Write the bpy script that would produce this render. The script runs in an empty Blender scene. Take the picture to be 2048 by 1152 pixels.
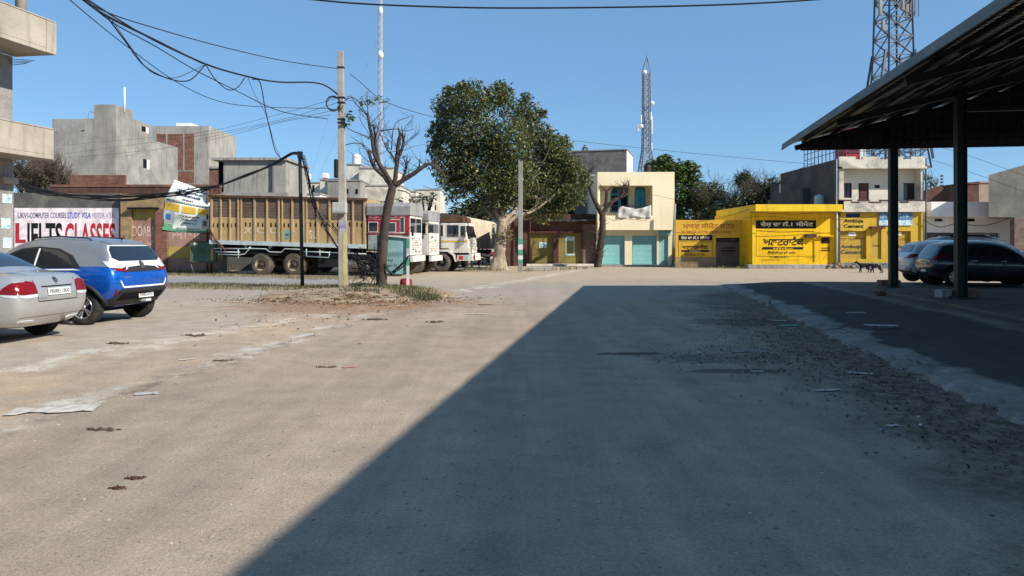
import bpy, bmesh, math, random
from mathutils import Vector, Matrix
from mathutils.bvhtree import BVHTree
random.seed(7)
R = math.radians
V = Vector
F, HY, H, CX = 1480.0, 487.0, 1.55, 1024.0       # focal length and horizon of the 2048 px photograph, eye height
YAW = R(9.0)                                      # the road runs 9 degrees right of the view
SC = bpy.context.scene
COL = SC.collection

def P(x, y, d): return V(((x - CX) / F * d, d, H - (y - HY) / F * d))
def G(x, y, z=0.0):
    d = (H - z) * F / (y - HY)
    return V(((x - CX) / F * d, d, z))
def gX(x, d): return (x - CX) / F * d
def gZ(y, d): return H - (y - HY) / F * d
def lin(r, g, b, k=1.0):
    def c(u):
        u /= 255.0
        return (u / 12.92 if u <= .04045 else ((u + .055) / 1.055) ** 2.4) * k
    return (c(r), c(g), c(b))

# ------------------------------------------------------------------ materials
class NT:
    def __init__(s, name):
        s.m = bpy.data.materials.new(name); s.m.use_nodes = True
        s.t = s.m.node_tree; s.nd = s.t.nodes; s.b = s.nd['Principled BSDF']
        s.tc = s.nd.new('ShaderNodeTexCoord')
    def link(s, a, b): s.t.links.new(a, b)
    def put(s, sock, v):
        if hasattr(v, 'is_linked') or hasattr(v, 'links'): s.link(v, sock)
        elif isinstance(v, (tuple, list)) and len(v) == 3 and sock.type == 'RGBA': sock.default_value = (*v, 1)
        else: sock.default_value = v
    def obj(s): return s.tc.outputs['Object']
    def mapping(s, vec, scale=(1, 1, 1), rot=(0, 0, 0), loc=(0, 0, 0)):
        n = s.nd.new('ShaderNodeMapping'); s.link(vec, n.inputs['Vector'])
        n.inputs['Scale'].default_value = scale; n.inputs['Rotation'].default_value = rot; n.inputs['Location'].default_value = loc
        return n.outputs[0]
    def noise(s, scale, detail=3, rough=.55, vec=None, dist=0):
        n = s.nd.new('ShaderNodeTexNoise'); n.inputs['Scale'].default_value = scale
        n.inputs['Detail'].default_value = detail; n.inputs['Roughness'].default_value = rough; n.inputs['Distortion'].default_value = dist
        s.link(vec or s.obj(), n.inputs['Vector']); return n.outputs['Fac']
    def voro(s, scale, vec=None, feature='F1', out='Distance', rnd=1):
        n = s.nd.new('ShaderNodeTexVoronoi'); n.feature = feature; n.inputs['Scale'].default_value = scale
        n.inputs['Randomness'].default_value = rnd
        s.link(vec or s.obj(), n.inputs['Vector']); return n.outputs[out]
    def rng(s, v, a, b, c=0.0, d=1.0, smooth=True):
        n = s.nd.new('ShaderNodeMapRange'); n.interpolation_type = 'SMOOTHSTEP' if smooth else 'LINEAR'
        s.put(n.inputs[0], v)
        for i, q in enumerate((a, b, c, d)): s.put(n.inputs[i + 1], q)
        return n.outputs[0]
    def math(s, op, a, b=0.0, c=None):
        n = s.nd.new('ShaderNodeMath'); n.operation = op
        s.put(n.inputs[0], a); s.put(n.inputs[1], b)
        if c is not None: s.put(n.inputs[2], c)
        return n.outputs[0]
    def scale(s, col, f):
        n = s.nd.new('ShaderNodeVectorMath'); n.operation = 'SCALE'
        if isinstance(col, (tuple, list)): n.inputs[0].default_value = col
        else: s.link(col, n.inputs[0])
        s.put(n.inputs['Scale'], f); return n.outputs[0]
    def mix(s, f, a, b):
        n = s.nd.new('ShaderNodeMix'); n.data_type = 'RGBA'
        s.put(n.inputs['Factor'], f)
        s.put(n.inputs[6], a); s.put(n.inputs[7], b)
        return n.outputs[2]
    def sep(s, vec):
        n = s.nd.new('ShaderNodeSeparateXYZ'); s.link(vec, n.inputs[0]); return n.outputs
    def comb(s, x, y, z):
        n = s.nd.new('ShaderNodeCombineXYZ')
        for i, q in enumerate((x, y, z)): s.put(n.inputs[i], q)
        return n.outputs[0]
    def bump(s, h, strength=.3, dist=.02):
        n = s.nd.new('ShaderNodeBump'); n.inputs['Strength'].default_value = strength; n.inputs['Distance'].default_value = dist
        s.link(h, n.inputs['Height']); s.link(n.outputs[0], s.b.inputs['Normal'])
    def fin(s, col=None, rough=.8, metal=0, spec=.3, coat=0):
        if col is not None: s.put(s.b.inputs['Base Color'], col)
        s.put(s.b.inputs['Roughness'], rough); s.b.inputs['Metallic'].default_value = metal
        s.b.inputs['Specular IOR Level'].default_value = spec; s.b.inputs['Coat Weight'].default_value = coat
        if coat: s.b.inputs['Coat Roughness'].default_value = .04
        return s.m

def surf(name, col, rough=.85, var=.18, scale=.8, grain=.10, gscale=22, streak=0, stcol=(.05, .045, .04), stain=0, sncol=(.12, .10, .08),
         snscale=.6, sedge=(.5, .68), bump=.25, bscale=18, metal=0, spec=.25, coat=0):
    n = NT(name)
    f = n.math('MULTIPLY', n.rng(n.noise(scale, 5), .25, .75, 1 - var, 1 + var), n.rng(n.noise(gscale, 3), .2, .8, 1 - grain, 1 + grain))
    c = n.scale(tuple(col), f)
    if streak:
        s = n.rng(n.noise(1, 4, .6, n.mapping(n.obj(), (5, 5, .45))), .5, .74, 0, streak)
        c = n.mix(s, c, stcol)
    if stain:
        s = n.rng(n.noise(snscale, 6, .68, dist=.4), sedge[0], sedge[1], 0, stain)
        c = n.mix(s, c, sncol)
    if bump: n.bump(n.noise(bscale, 4, .6), bump)
    return n.fin(c, rough, metal, spec, coat)

def bricks(name, c1, c2, mort, bw=.23, bh=.078, msz=.012, stain=.5, sncol=(.06, .05, .045), rough=.9, over=None):
    n = NT(name); o = n.sep(n.obj())
    vec = n.comb(n.math('ADD', o[0], o[1]), o[2], 0.0)
    t = n.nd.new('ShaderNodeTexBrick'); n.link(vec, t.inputs['Vector'])
    t.inputs['Color1'].default_value = (*c1, 1); t.inputs['Color2'].default_value = (*c2, 1); t.inputs['Mortar'].default_value = (*mort, 1)
    t.inputs['Scale'].default_value = 1; t.inputs['Mortar Size'].default_value = msz; t.inputs['Brick Width'].default_value = bw
    t.inputs['Row Height'].default_value = bh; t.inputs['Mortar Smooth'].default_value = .3
    c = n.scale(t.outputs['Color'], n.math('MULTIPLY', n.rng(n.noise(2.2, 5), .25, .75, .72, 1.28), n.rng(n.noise(25, 3), .2, .8, .85, 1.15)))
    if over: c = n.mix(n.rng(n.noise(.9, 6, .7, dist=.5), .42, .6, 0, over[1]), c, over[0])
    c = n.mix(n.rng(n.noise(.5, 6, .7), .48, .72, 0, stain), c, sncol)
    n.bump(n.math('SUBTRACT', n.noise(30, 3), t.outputs['Fac']), .4, .01)
    return n.fin(c, rough, 0, .2)

def plain(name, col, rough=.5, metal=0, spec=.5, coat=0, var=.06):
    n = NT(name)
    c = n.scale(tuple(col), n.rng(n.noise(3, 4), .25, .75, 1 - var, 1 + var))
    return n.fin(c, rough, metal, spec, coat)

# ------------------------------------------------------------------ mesh builder
def frame_of(a, b):
    z = (b - a).normalized(); x = z.orthogonal().normalized(); y = z.cross(x)
    return x, y, z
class B:
    def __init__(s): s.v = []; s.f = []; s.m = []; s.s = []
    def add(s, vs, fs, m=0, smooth=False):
        o = len(s.v); s.v += [V(q) for q in vs]
        for f in fs: s.f.append([i + o for i in f]); s.m.append(m); s.s.append(smooth)
    def bx(s, x0, x1, y0, y1, z0, z1, m=0, M=None):
        vs = [V((x, y, z)) for z in (z0, z1) for y in (y0, y1) for x in (x0, x1)]
        if M is not None: vs = [M @ q for q in vs]
        s.add(vs, [(0, 2, 3, 1), (4, 5, 7, 6), (0, 1, 5, 4), (2, 6, 7, 3), (0, 4, 6, 2), (1, 3, 7, 5)], m)
        return s
    def box(s, c, sz, m=0, M=None):
        c = V(c); return s.bx(c.x - sz[0] / 2, c.x + sz[0] / 2, c.y - sz[1] / 2, c.y + sz[1] / 2, c.z - sz[2] / 2, c.z + sz[2] / 2, m, M)
    def quad(s, a, b, c, d, m=0): s.add([a, b, c, d], [(0, 1, 2, 3)], m); return s
    def beam(s, a, b, w, h=None, m=0):
        a, b = V(a), V(b); h = h or w; z = (b - a)
        if z.length < 1e-6: return s
        z.normalize(); x = z.cross(V((0, 0, 1)))
        x = V((1, 0, 0)) if x.length < 1e-4 else x.normalized()
        y = x.cross(z); vs = []
        for p in (a, b):
            for i, j in ((-1, -1), (1, -1), (1, 1), (-1, 1)): vs.append(p + x * w / 2 * i + y * h / 2 * j)
        s.add(vs, [(0, 1, 2, 3), (7, 6, 5, 4), (0, 4, 5, 1), (1, 5, 6, 2), (2, 6, 7, 3), (3, 7, 4, 0)], m); return s
    def tube(s, pts, r, n=7, m=0, smooth=True, cap=True, jit=0):
        pts = [V(p) for p in pts]; k = len(pts)
        rr = [r] * k if not isinstance(r, (list, tuple)) else list(r)
        o = len(s.v); x = None
        for i, p in enumerate(pts):
            t = (pts[min(i + 1, k - 1)] - pts[max(i - 1, 0)])
            t = t.normalized() if t.length > 1e-9 else V((0, 0, 1))
            if x is None: x = t.orthogonal().normalized()
            else:
                x = x - t * x.dot(t); x = x.normalized() if x.length > 1e-6 else t.orthogonal().normalized()
            y = t.cross(x)
            for j in range(n):
                a = 2 * math.pi * j / n; q = rr[i] * (1 + (random.uniform(-jit, jit) if jit else 0))
                s.v.append(p + x * math.cos(a) * q + y * math.sin(a) * q)
        for i in range(k - 1):
            for j in range(n):
                j2 = (j + 1) % n
                s.f.append([o + i * n + j, o + i * n + j2, o + (i + 1) * n + j2, o + (i + 1) * n + j]); s.m.append(m); s.s.append(smooth)
        if cap:
            s.f.append([o + j for j in range(n)][::-1]); s.m.append(m); s.s.append(False)
            s.f.append([o + (k - 1) * n + j for j in range(n)]); s.m.append(m); s.s.append(False)
        return s
    def cyl(s, a, b, r, r2=None, n=16, m=0, smooth=True): return s.tube([a, b], [r, r if r2 is None else r2], n, m, smooth)
    def lathe(s, prof, M=None, n=28, m=0, smooth=True, close=False):
        M = M or Matrix(); o = len(s.v); k = len(prof)
        for r, h in prof:
            for j in range(n):
                a = 2 * math.pi * j / n; s.v.append(M @ V((r * math.cos(a), r * math.sin(a), h)))
        for i in range(k if close else k - 1):
            i2 = (i + 1) % k
            for j in range(n):
                j2 = (j + 1) % n
                s.f.append([o + i * n + j, o + i * n + j2, o + i2 * n + j2, o + i2 * n + j]); s.m.append(m); s.s.append(smooth)
        return s
    def prism(s, poly, M, depth, m=0):
        n = len(poly); vs = [M @ V((a, b, 0)) for a, b in poly] + [M @ V((a, b, depth)) for a, b in poly]
        s.add(vs, [list(range(n))[::-1], [n + i for i in range(n)]] + [(i, (i + 1) % n, n + (i + 1) % n, n + i) for i in range(n)], m); return s
    def blob(s, c, r, m=0, jit=.25, sub=1, rnd=random, smooth=False):
        bm = bmesh.new(); bmesh.ops.create_icosphere(bm, subdivisions=sub, radius=1)
        vs = [V(c) + V((q.co.x * r[0], q.co.y * r[1], q.co.z * r[2])) * (1 + rnd.uniform(-jit, jit)) for q in bm.verts]
        bm.verts.index_update(); s.add(vs, [[q.index for q in f.verts] for f in bm.faces], m, smooth); bm.free(); return s
    def text(s, body, M, w, h, m=0, bold=0.0, shear=0.0, keep=False):
        """lettering fitted into the rectangle 0..w, 0..h of M's xy plane"""
        vs, fs = text_geo(body, bold, shear)
        if not vs: return s
        x0 = min(q[0] for q in vs); x1 = max(q[0] for q in vs); y0 = min(q[1] for q in vs); y1 = max(q[1] for q in vs)
        kx = w / max(x1 - x0, 1e-6); ky = h / max(y1 - y0, 1e-6)
        if keep: kx = min(kx, ky * 1.3)
        s.add([M @ V(((a - x0) * kx, (b - y0) * ky, 0)) for a, b in vs], fs, m); return s
    def mesh(s, name, mats, tr=None):
        me = bpy.data.meshes.new(name)
        me.from_pydata([tr @ q if tr is not None else q for q in s.v], [], s.f)
        me.polygons.foreach_set('material_index', s.m); me.polygons.foreach_set('use_smooth', s.s)
        for q in (mats if isinstance(mats, (list, tuple)) else [mats]): me.materials.append(q)
        me.update(); return me
    def build(s, name, mats, parent=None, world=False, bevel=0, normals=False):
        """one mesh object; world: vertices are world coordinates; a top-level object gets its origin at its base"""
        if parent is not None:
            tr = parent.matrix_basis.inverted() if world else None
            if world and parent.parent is not None: tr = (parent.parent.matrix_basis @ parent.matrix_basis).inverted()
            loc = None
        else:
            xs = [q.x for q in s.v]; ys = [q.y for q in s.v]; zs = [q.z for q in s.v]
            loc = V(((min(xs) + max(xs)) / 2, (min(ys) + max(ys)) / 2, min(zs))); tr = Matrix.Translation(-loc)
        me = s.mesh(name, mats, tr)
        if normals:
            bm = bmesh.new(); bm.from_mesh(me); bmesh.ops.recalc_face_normals(bm, faces=bm.faces); bm.to_mesh(me); bm.free()
        o = bpy.data.objects.new(name, me); COL.objects.link(o)
        if parent is not None: o.parent = parent
        else: o.location = loc
        if bevel:
            md = o.modifiers.new('edge', 'BEVEL'); md.width = bevel; md.segments = 2; md.limit_method = 'ANGLE'; md.angle_limit = R(40)
        return o
_T = {}
def text_geo(body, bold=0.0, shear=0.0):
    k = (body, bold, shear)
    if k in _T: return _T[k]
    cu = bpy.data.curves.new('lettering', 'FONT'); cu.body = body; cu.size = 1; cu.offset = bold; cu.shear = shear; cu.resolution_u = 3
    o = bpy.data.objects.new('lettering', cu); COL.objects.link(o)
    dg = bpy.context.evaluated_depsgraph_get()
    me = bpy.data.meshes.new_from_object(o.evaluated_get(dg))
    _T[k] = ([(q.co.x, q.co.y) for q in me.vertices], [list(p.vertices) for p in me.polygons])
    bpy.data.objects.remove(o); bpy.data.curves.remove(cu); bpy.data.meshes.remove(me)
    return _T[k]
def XZ(x, y, z):   # matrix of a facade plane facing the camera: local x -> +X, local y -> +Z
    return Matrix(((1, 0, 0, x), (0, 0, -1, y), (0, 1, 0, z), (0, 0, 0, 1)))

def tag(o, label=None, cat=None, group=None, kind=None):
    if label: o['label'] = label
    if cat: o['category'] = cat
    if group: o['group'] = group
    if kind: o['kind'] = kind
    return o
def thing(name, label, cat, loc=(0, 0, 0), rz=0.0, group=None):
    o = bpy.data.objects.new(name, None); COL.objects.link(o); o.empty_display_size = .3
    o.location = loc; o.rotation_euler = (0, 0, rz)
    return tag(o, label, cat, group)
def copy_tree(o, parent=None):
    c = o.copy(); COL.objects.link(c)
    if parent is not None: c.parent = parent
    for ch in list(o.children): copy_tree(ch, c)
    return c
def crom(pts, k=6):
    pts = [V(p) for p in pts]
    if len(pts) < 3: return pts
    q = [pts[0] * 2 - pts[1]] + pts + [pts[-1] * 2 - pts[-2]]; out = []
    for i in range(1, len(q) - 2):
        for j in range(k):
            t = j / k; a, b, c, d = q[i - 1], q[i], q[i + 1], q[i + 2]
            out.append(.5 * (2 * b + (c - a) * t + (2 * a - 5 * b + 4 * c - d) * t * t + (3 * b - a - 3 * c + d) * t ** 3))
    return out + [pts[-1]]
def wall_holes(b, x0, x1, z0, z1, y0, y1, holes, m=0, mr=None):
    """a wall facing -Y with real openings: holes = [(xa, xb, za, zb)]"""
    mr = m if mr is None else mr
    xs = sorted({x0, x1} | {q for h in holes for q in h[:2]}); zs = sorted({z0, z1} | {q for h in holes for q in h[2:]})
    for i in range(len(xs) - 1):
        for j in range(len(zs) - 1):
            cx, cz = (xs[i] + xs[i + 1]) / 2, (zs[j] + zs[j + 1]) / 2
            if any(h[0] < cx < h[1] and h[2] < cz < h[3] for h in holes): continue
            a, c, e, g = xs[i], xs[i + 1], zs[j], zs[j + 1]
            b.quad((a, y0, e), (c, y0, e), (c, y0, g), (a, y0, g), m); b.quad((c, y1, e), (a, y1, e), (a, y1, g), (c, y1, g), m)
    for a, c, e, g in holes:
        b.quad((a, y0, e), (a, y0, g), (a, y1, g), (a, y1, e), mr); b.quad((c, y0, e), (c, y1, e), (c, y1, g), (c, y0, g), mr)
        b.quad((a, y0, g), (c, y0, g), (c, y1, g), (a, y1, g), mr)
        if e > z0 + .01: b.quad((a, y0, e), (a, y1, e), (c, y1, e), (c, y0, e), mr)
    b.quad((x0, y0, z0), (x0, y0, z1), (x0, y1, z1), (x0, y1, z0), m); b.quad((x1, y0, z0), (x1, y1, z0), (x1, y1, z1), (x1, y0, z1), m)
    b.quad((x0, y0, z1), (x1, y0, z1), (x1, y1, z1), (x0, y1, z1), m)
    return b
def shutter(root, x0, x1, z0, z1, y, mat, extra=None, name='shutter', pitch=.085):
    """a roller shutter of interlocking slats facing -Y"""
    b = B(); n = int((z1 - z0 - .08) / pitch); hh = (z1 - z0 - .08) / n
    prof = []
    for i in range(n):
        z = z0 + .08 + i * hh
        for t, dy in ((0, 0), (.12, -.010), (.5, -.018), (.88, -.010)): prof.append((y + dy, z + t * hh))
    prof.append((y, z1))
    vs = [(x, q[0], q[1]) for q in prof for x in (x0, x1)]
    b.add(vs, [(2 * i, 2 * i + 1, 2 * i + 3, 2 * i + 2) for i in range(len(prof) - 1)], 0)
    b.bx(x0, x1, y - .03, y + .02, z0, z0 + .08, 0)
    mats = [mat]
    if extra: mats += extra(b)
    return b.build(name, mats, root, world=True)
# ------------------------------------------------------------------ camera, sky, sun
cam = bpy.data.cameras.new('camera'); co = bpy.data.objects.new('camera', cam); COL.objects.link(co)
co.location = (0, 0, H); co.rotation_euler = (R(90), 0, 0)
cam.sensor_width = 36; cam.lens = F / 2048 * 36; cam.shift_y = -(576 - HY) / 2048; cam.clip_start = .05; cam.clip_end = 3000
SC.camera = co
EL, SX, SY = R(34.2), .866, -.50                 # sun height, and the ground direction towards the sun
w = bpy.data.worlds.new('World'); SC.world = w; w.use_nodes = True
nt = w.node_tree; sky = nt.nodes.new('ShaderNodeTexSky'); sky.sky_type = 'NISHITA'; sky.sun_disc = False
sky.sun_elevation = EL; sky.sun_rotation = math.atan2(SX, SY); sky.altitude = 2000
sky.air_density = .95; sky.dust_density = .3; sky.ozone_density = 5.0
tint = nt.nodes.new('ShaderNodeMix'); tint.data_type = 'RGBA'; tint.blend_type = 'MULTIPLY'; tint.inputs['Factor'].default_value = 1; tint.inputs[7].default_value = (.96, 1.0, .90, 1)
nt.links.new(sky.outputs[0], tint.inputs[6]); even = nt.nodes.new('ShaderNodeMix'); even.data_type = 'RGBA'; even.inputs['Factor'].default_value = .55; even.inputs[7].default_value = (1.08, 2.25, 3.95, 1)   # flat blue mixed in to even out the sky
nt.links.new(tint.outputs[2], even.inputs[6]); nt.links.new(even.outputs[2], nt.nodes['Background'].inputs[0]); nt.nodes['Background'].inputs[1].default_value = .112
sun = bpy.data.lights.new('sun', 'SUN'); sun.energy = 4.1; sun.angle = R(.53); sun.color = (1, .93, .82)
so = bpy.data.objects.new('sun', sun); COL.objects.link(so)
so.rotation_euler = V((-SX * math.cos(EL), -SY * math.cos(EL), -math.sin(EL))).to_track_quat('-Z', 'Y').to_euler()
so.location = (30, -15, 40)
vs = SC.view_settings; vs.view_transform = 'Standard'; vs.look = 'None'; vs.exposure = .70; vs.gamma = 1
SC.cycles.max_bounces = 6; SC.cycles.diffuse_bounces = 3; SC.cycles.use_denoising = True

# ------------------------------------------------------------------ ground
def ground_mat():
    n = NT('dusty ground'); o = n.sep(n.obj()); X, Y = o[0], o[1]
    big = n.noise(.35, 6, .62); mid = n.noise(2.3, 6, .65); fine = n.noise(38, 4, .7); fine2 = n.noise(110, 3, .7)
    sand = n.mix(n.rng(big, .38, .62), (.445, .335, .228), (.365, .295, .225))
    par = n.math('ADD', n.math('SUBTRACT', n.math('MULTIPLY_ADD', Y, .20, -7.6), X), n.rng(n.noise(.5, 6, .68), .2, .8, -1.2, 1.2, False))
    sand = n.mix(n.rng(par, -.2, .8), sand, (.385, .325, .262))
    sand = n.scale(sand, n.rng(mid, .25, .75, .84, 1.16))
    road = n.mix(n.rng(n.noise(.5, 6, .66), .35, .65), (.362, .288, .217), (.31, .254, .20))
    # the lane: worn lengthwise bands, stretched along its run
    along = n.noise(1, 5, .6, n.mapping(n.obj(), (1.5, .12, 1), (0, 0, YAW)))
    road = n.scale(road, n.rng(along, .3, .7, .89, 1.11))
    road = n.scale(road, n.rng(n.noise(1, 5, .7, n.mapping(n.obj(), (7, .35, 1), (0, 0, YAW))), .3, .7, .96, 1.04))
    road = n.scale(road, n.rng(mid, .25, .75, .88, 1.12))
    # left margin of the lane
    dl = n.math('SUBTRACT', X, n.math('MULTIPLY_ADD', Y, .1375, -5.34))
    dl = n.math('ADD', dl, n.rng(n.noise(.8, 6, .7), .2, .8, -.9, .9, False))
    m_road = n.rng(dl, -.35, .75)
    # beyond the lane the ground is sand again
    far = n.math('ADD', Y, n.rng(n.noise(.25, 5, .6), .2, .8, -4, 4, False))
    m_far = n.rng(far, 27, 34)
    grey = n.rng(n.math('ADD', Y, n.rng(n.noise(.4, 4), .2, .8, -1.5, 1.5, False)), 19, 22)
    grey = n.math('MULTIPLY', grey, n.rng(far, 27.5, 31, 1, 0))
    c = n.mix(m_road, sand, road)
    c = n.mix(n.math('MULTIPLY', m_far, .85), c, (.42, .335, .24))
    c = n.mix(n.math('MULTIPLY', grey, .55), c, (.325, .29, .25))
    # pale crumbled edge along the left margin
    e = n.math('SUBTRACT', X, n.math('MULTIPLY_ADD', Y, .1375, -5.25))
    e = n.math('ABSOLUTE', n.math('ADD', e, n.rng(n.noise(1.3, 5, .7), .2, .8, -.5, .5, False)))
    edge = n.math('MULTIPLY', n.rng(e, .05, .30, 1, 0), n.rng(n.noise(1.1, 5, .7), .42, .62))
    edge = n.math('MULTIPLY', edge, n.rng(Y, 14, 19, 1, 0))
    c = n.mix(n.math('MULTIPLY', edge, .8), c, (.58, .55, .50))
    grit = n.math('ABSOLUTE', n.math('ADD', n.math('SUBTRACT', X, n.math('MULTIPLY_ADD', Y, .1375, -5.05)), n.rng(n.noise(1.7, 6, .75), .2, .8, -.35, .35, False)))
    grit = n.math('MULTIPLY', n.math('MULTIPLY', n.rng(grit, .02, .22, 1, 0), n.rng(n.noise(2.6, 6, .75), .45, .62)), n.rng(Y, 13, 17, 1, 0))
    c = n.mix(n.math('MULTIPLY', grit, .75), c, (.13, .11, .09))
    # a second pale line further left
    e2 = n.math('ABSOLUTE', n.math('ADD', n.math('SUBTRACT', X, n.math('MULTIPLY_ADD', Y, .30, -9.0)), n.rng(n.noise(.9, 5, .7), .2, .8, -.8, .8, False)))
    c = n.mix(n.math('MULTIPLY', n.math('MULTIPLY', n.rng(e2, .05, .5, 1, 0), n.rng(n.noise(2, 5, .7), .4, .6)), .75), c, (.62, .57, .49))
    # brown earth swept against the kerb on the right
    kt = n.math('SUBTRACT', n.math('MULTIPLY_ADD', Y, .1584, 3.37), X)
    kn = n.math('ADD', kt, n.rng(n.noise(.55, 6, .68), .2, .8, -1.5, 1.5, False))
    kb = n.math('MULTIPLY', n.rng(kn, .6, 2.0, 1, 0), n.rng(kt, -.5, -.1))
    kb = n.math('MULTIPLY', kb, n.rng(Y, 22, 27, 1, 0))
    c = n.mix(n.math('MULTIPLY', kb, n.rng(n.noise(6, 5, .75), .3, .65, .25, .9)), c, (.085, .066, .048))
    # oil stains and tar
    for (sx, sy, rx, ry, k) in ((1.66, 10.4, .55, .17, .8), (2.75, 9.0, .7, .2, .65), (4.4, 14.6, 1.1, .8, .5), (2.9, 10.0, 1.2, .55, .45)):
        ex = n.math('DIVIDE', n.math('SUBTRACT', X, sx), rx); ey = n.math('DIVIDE', n.math('SUBTRACT', Y, sy), ry)
        q = n.math('SQRT', n.math('ADD', n.math('MULTIPLY', ex, ex), n.math('MULTIPLY', ey, ey)))
        q = n.math('ADD', q, n.rng(n.noise(5, 4, .7), .2, .8, -.5, .5, False))
        c = n.mix(n.rng(q, .6, 1.05, k, 0), c, (.06, .045, .035))
    # reddish leaf dust round the island
    ix = n.math('DIVIDE', n.math('SUBTRACT', X, -4.2), 3.4); iy = n.math('DIVIDE', n.math('SUBTRACT', Y, 19.0), 3.4)
    q = n.math('ADD', n.math('SQRT', n.math('ADD', n.math('MULTIPLY', ix, ix), n.math('MULTIPLY', iy, iy))), n.rng(n.noise(1.2, 6, .7), .2, .8, -.6, .6, False))
    c = n.mix(n.rng(q, .5, 1.1, .75, 0), c, (.27, .155, .085))
    # grit: dark and pale specks
    c = n.scale(c, n.rng(fine, .3, .7, .84, 1.16)); c = n.scale(c, n.rng(fine2, .3, .7, .74, 1.26))
    sp = n.voro(21); sz = n.voro(21, out='Color')
    dk = n.math('MULTIPLY', n.rng(n.math('ADD', sp, n.rng(fine2, .3, .7, -.08, .08)), .10, .24, 1, 0), n.rng(n.sep(sz)[0], .84, .86))
    c = n.mix(n.math('MULTIPLY', dk, .72), c, (.08, .065, .05))
    lt = n.math('MULTIPLY', n.rng(sp, .10, .20, 1, 0), n.rng(n.sep(sz)[1], .90, .91))
    c = n.mix(n.math('MULTIPLY', lt, .6), c, (.55, .52, .47))
    sp2 = n.voro(9); sc2 = n.sep(n.voro(9, out='Color'))
    dk2 = n.math('MULTIPLY', n.rng(n.math('ADD', sp2, n.rng(fine, .3, .7, -.04, .04)), .06, .15, 1, 0), n.rng(sc2[0], .88, .89))
    c = n.mix(n.math('MULTIPLY', dk2, .7), c, (.09, .065, .045))
    h = n.math('ADD', n.math('MULTIPLY', fine, .6), n.math('ADD', n.math('MULTIPLY', fine2, .35), n.math('MULTIPLY', mid, 1.2)))
    n.bump(h, .55, .02)
    return n.fin(c, .95, 0, .12)
b = B(); b.quad((-700, -300, 0), (700, -300, 0), (700, 1500, 0), (-700, 1500, 0))
g = b.build('ground', ground_mat()); tag(g, kind='structure'); g.data.transform(Matrix.Translation(g.location)); g.location = (0, 0, 0)

# raised forecourt of the shed: local x runs away from the kerb, local y along the lane
PZ = .20
KR = Matrix.Translation(V((3.37, 0, 0))) @ Matrix.Rotation(-YAW, 4, 'Z')
def forecourt():
    rnd = random.Random(3); ys = []; y = -14.0
    while y < 28.6: ys.append(y); y += .16
    ts = [0, .02, .10, .30, .6, 1.0, 1.5, 2.2, 3.2, 60]
    zs = [0, .04, .065, .085, .10, .125, .155, .185, PZ, PZ]
    b = B(); k = len(ts); big = 0
    for i, y in enumerate(ys):
        big = big * .88 + rnd.gauss(0, .035); chip = rnd.uniform(0, .13) if rnd.random() < .3 else 0
        end = max(0, 1 - max(0, (y - 27.2)) / 1.4)
        for t, z in zip(ts, zs):
            jx = (big + chip * (1 if t < .2 else .4) + rnd.uniform(-.03, .03)) * max(0, 1 - t / 1.6)
            zz = (z - (.05 * chip / .16 if t < .15 else 0) + rnd.uniform(-.008, .008) * (t < 2)) * (end if end < 1 else 1)
            b.v.append(V((t + jx, y, max(zz, -.02 if t == 0 else .004))))
    for i in range(len(ys) - 1):
        for j in range(k - 1):
            b.f.append([i * k + j, i * k + j + 1, (i + 1) * k + j + 1, (i + 1) * k + j]); b.m.append(0); b.s.append(j > 2)
    n = NT('worn forecourt concrete'); o = n.sep(n.obj()); X, Y = o[0], o[1]
    con = n.mix(n.rng(n.noise(.7, 6, .65), .35, .65), (.31, .29, .26), (.20, .185, .165))
    con = n.scale(con, n.rng(n.noise(4, 5, .7), .25, .75, .8, 1.2))
    xa = n.math('ADD', X, n.rng(n.noise(.7, 5, .65), .2, .8, -.38, .38, False))
    tar = n.math('MULTIPLY', n.rng(xa, .42, .58), n.rng(xa, 2.5, 2.9, 1, 0))
    c = n.mix(n.math('MULTIPLY', tar, .85), con, (.045, .043, .042))
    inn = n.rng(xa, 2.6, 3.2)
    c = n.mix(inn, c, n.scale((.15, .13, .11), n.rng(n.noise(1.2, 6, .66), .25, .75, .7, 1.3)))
    crack = n.voro(1.1, n.mapping(n.obj(), (1, .55, 1)), 'DISTANCE_TO_EDGE')
    crack = n.math('ADD', crack, n.rng(n.noise(6, 4), .2, .8, -.02, .02, False))
    c = n.mix(n.math('MULTIPLY', n.rng(crack, .006, .03, 1, 0), n.math('MULTIPLY', n.rng(X, 1.0, 1.6, .8, .06), n.rng(n.noise(.5, 3), .45, .6))), c, (.05, .045, .04))
    fine = n.noise(45, 4, .7); c = n.scale(c, n.rng(fine, .3, .7, .8, 1.2))
    n.bump(n.math('ADD', fine, n.math('MULTIPLY', n.noise(3, 5, .7), 2)), .5, .02)
    o = b.build('pavement', n.fin(c, .93, 0, .15)); tag(o, kind='structure')
    o.data.transform(Matrix.Translation(o.location)); o.matrix_world = KR; o.location = KR.translation; o.rotation_euler = (0, 0, -YAW)
forecourt()

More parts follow.
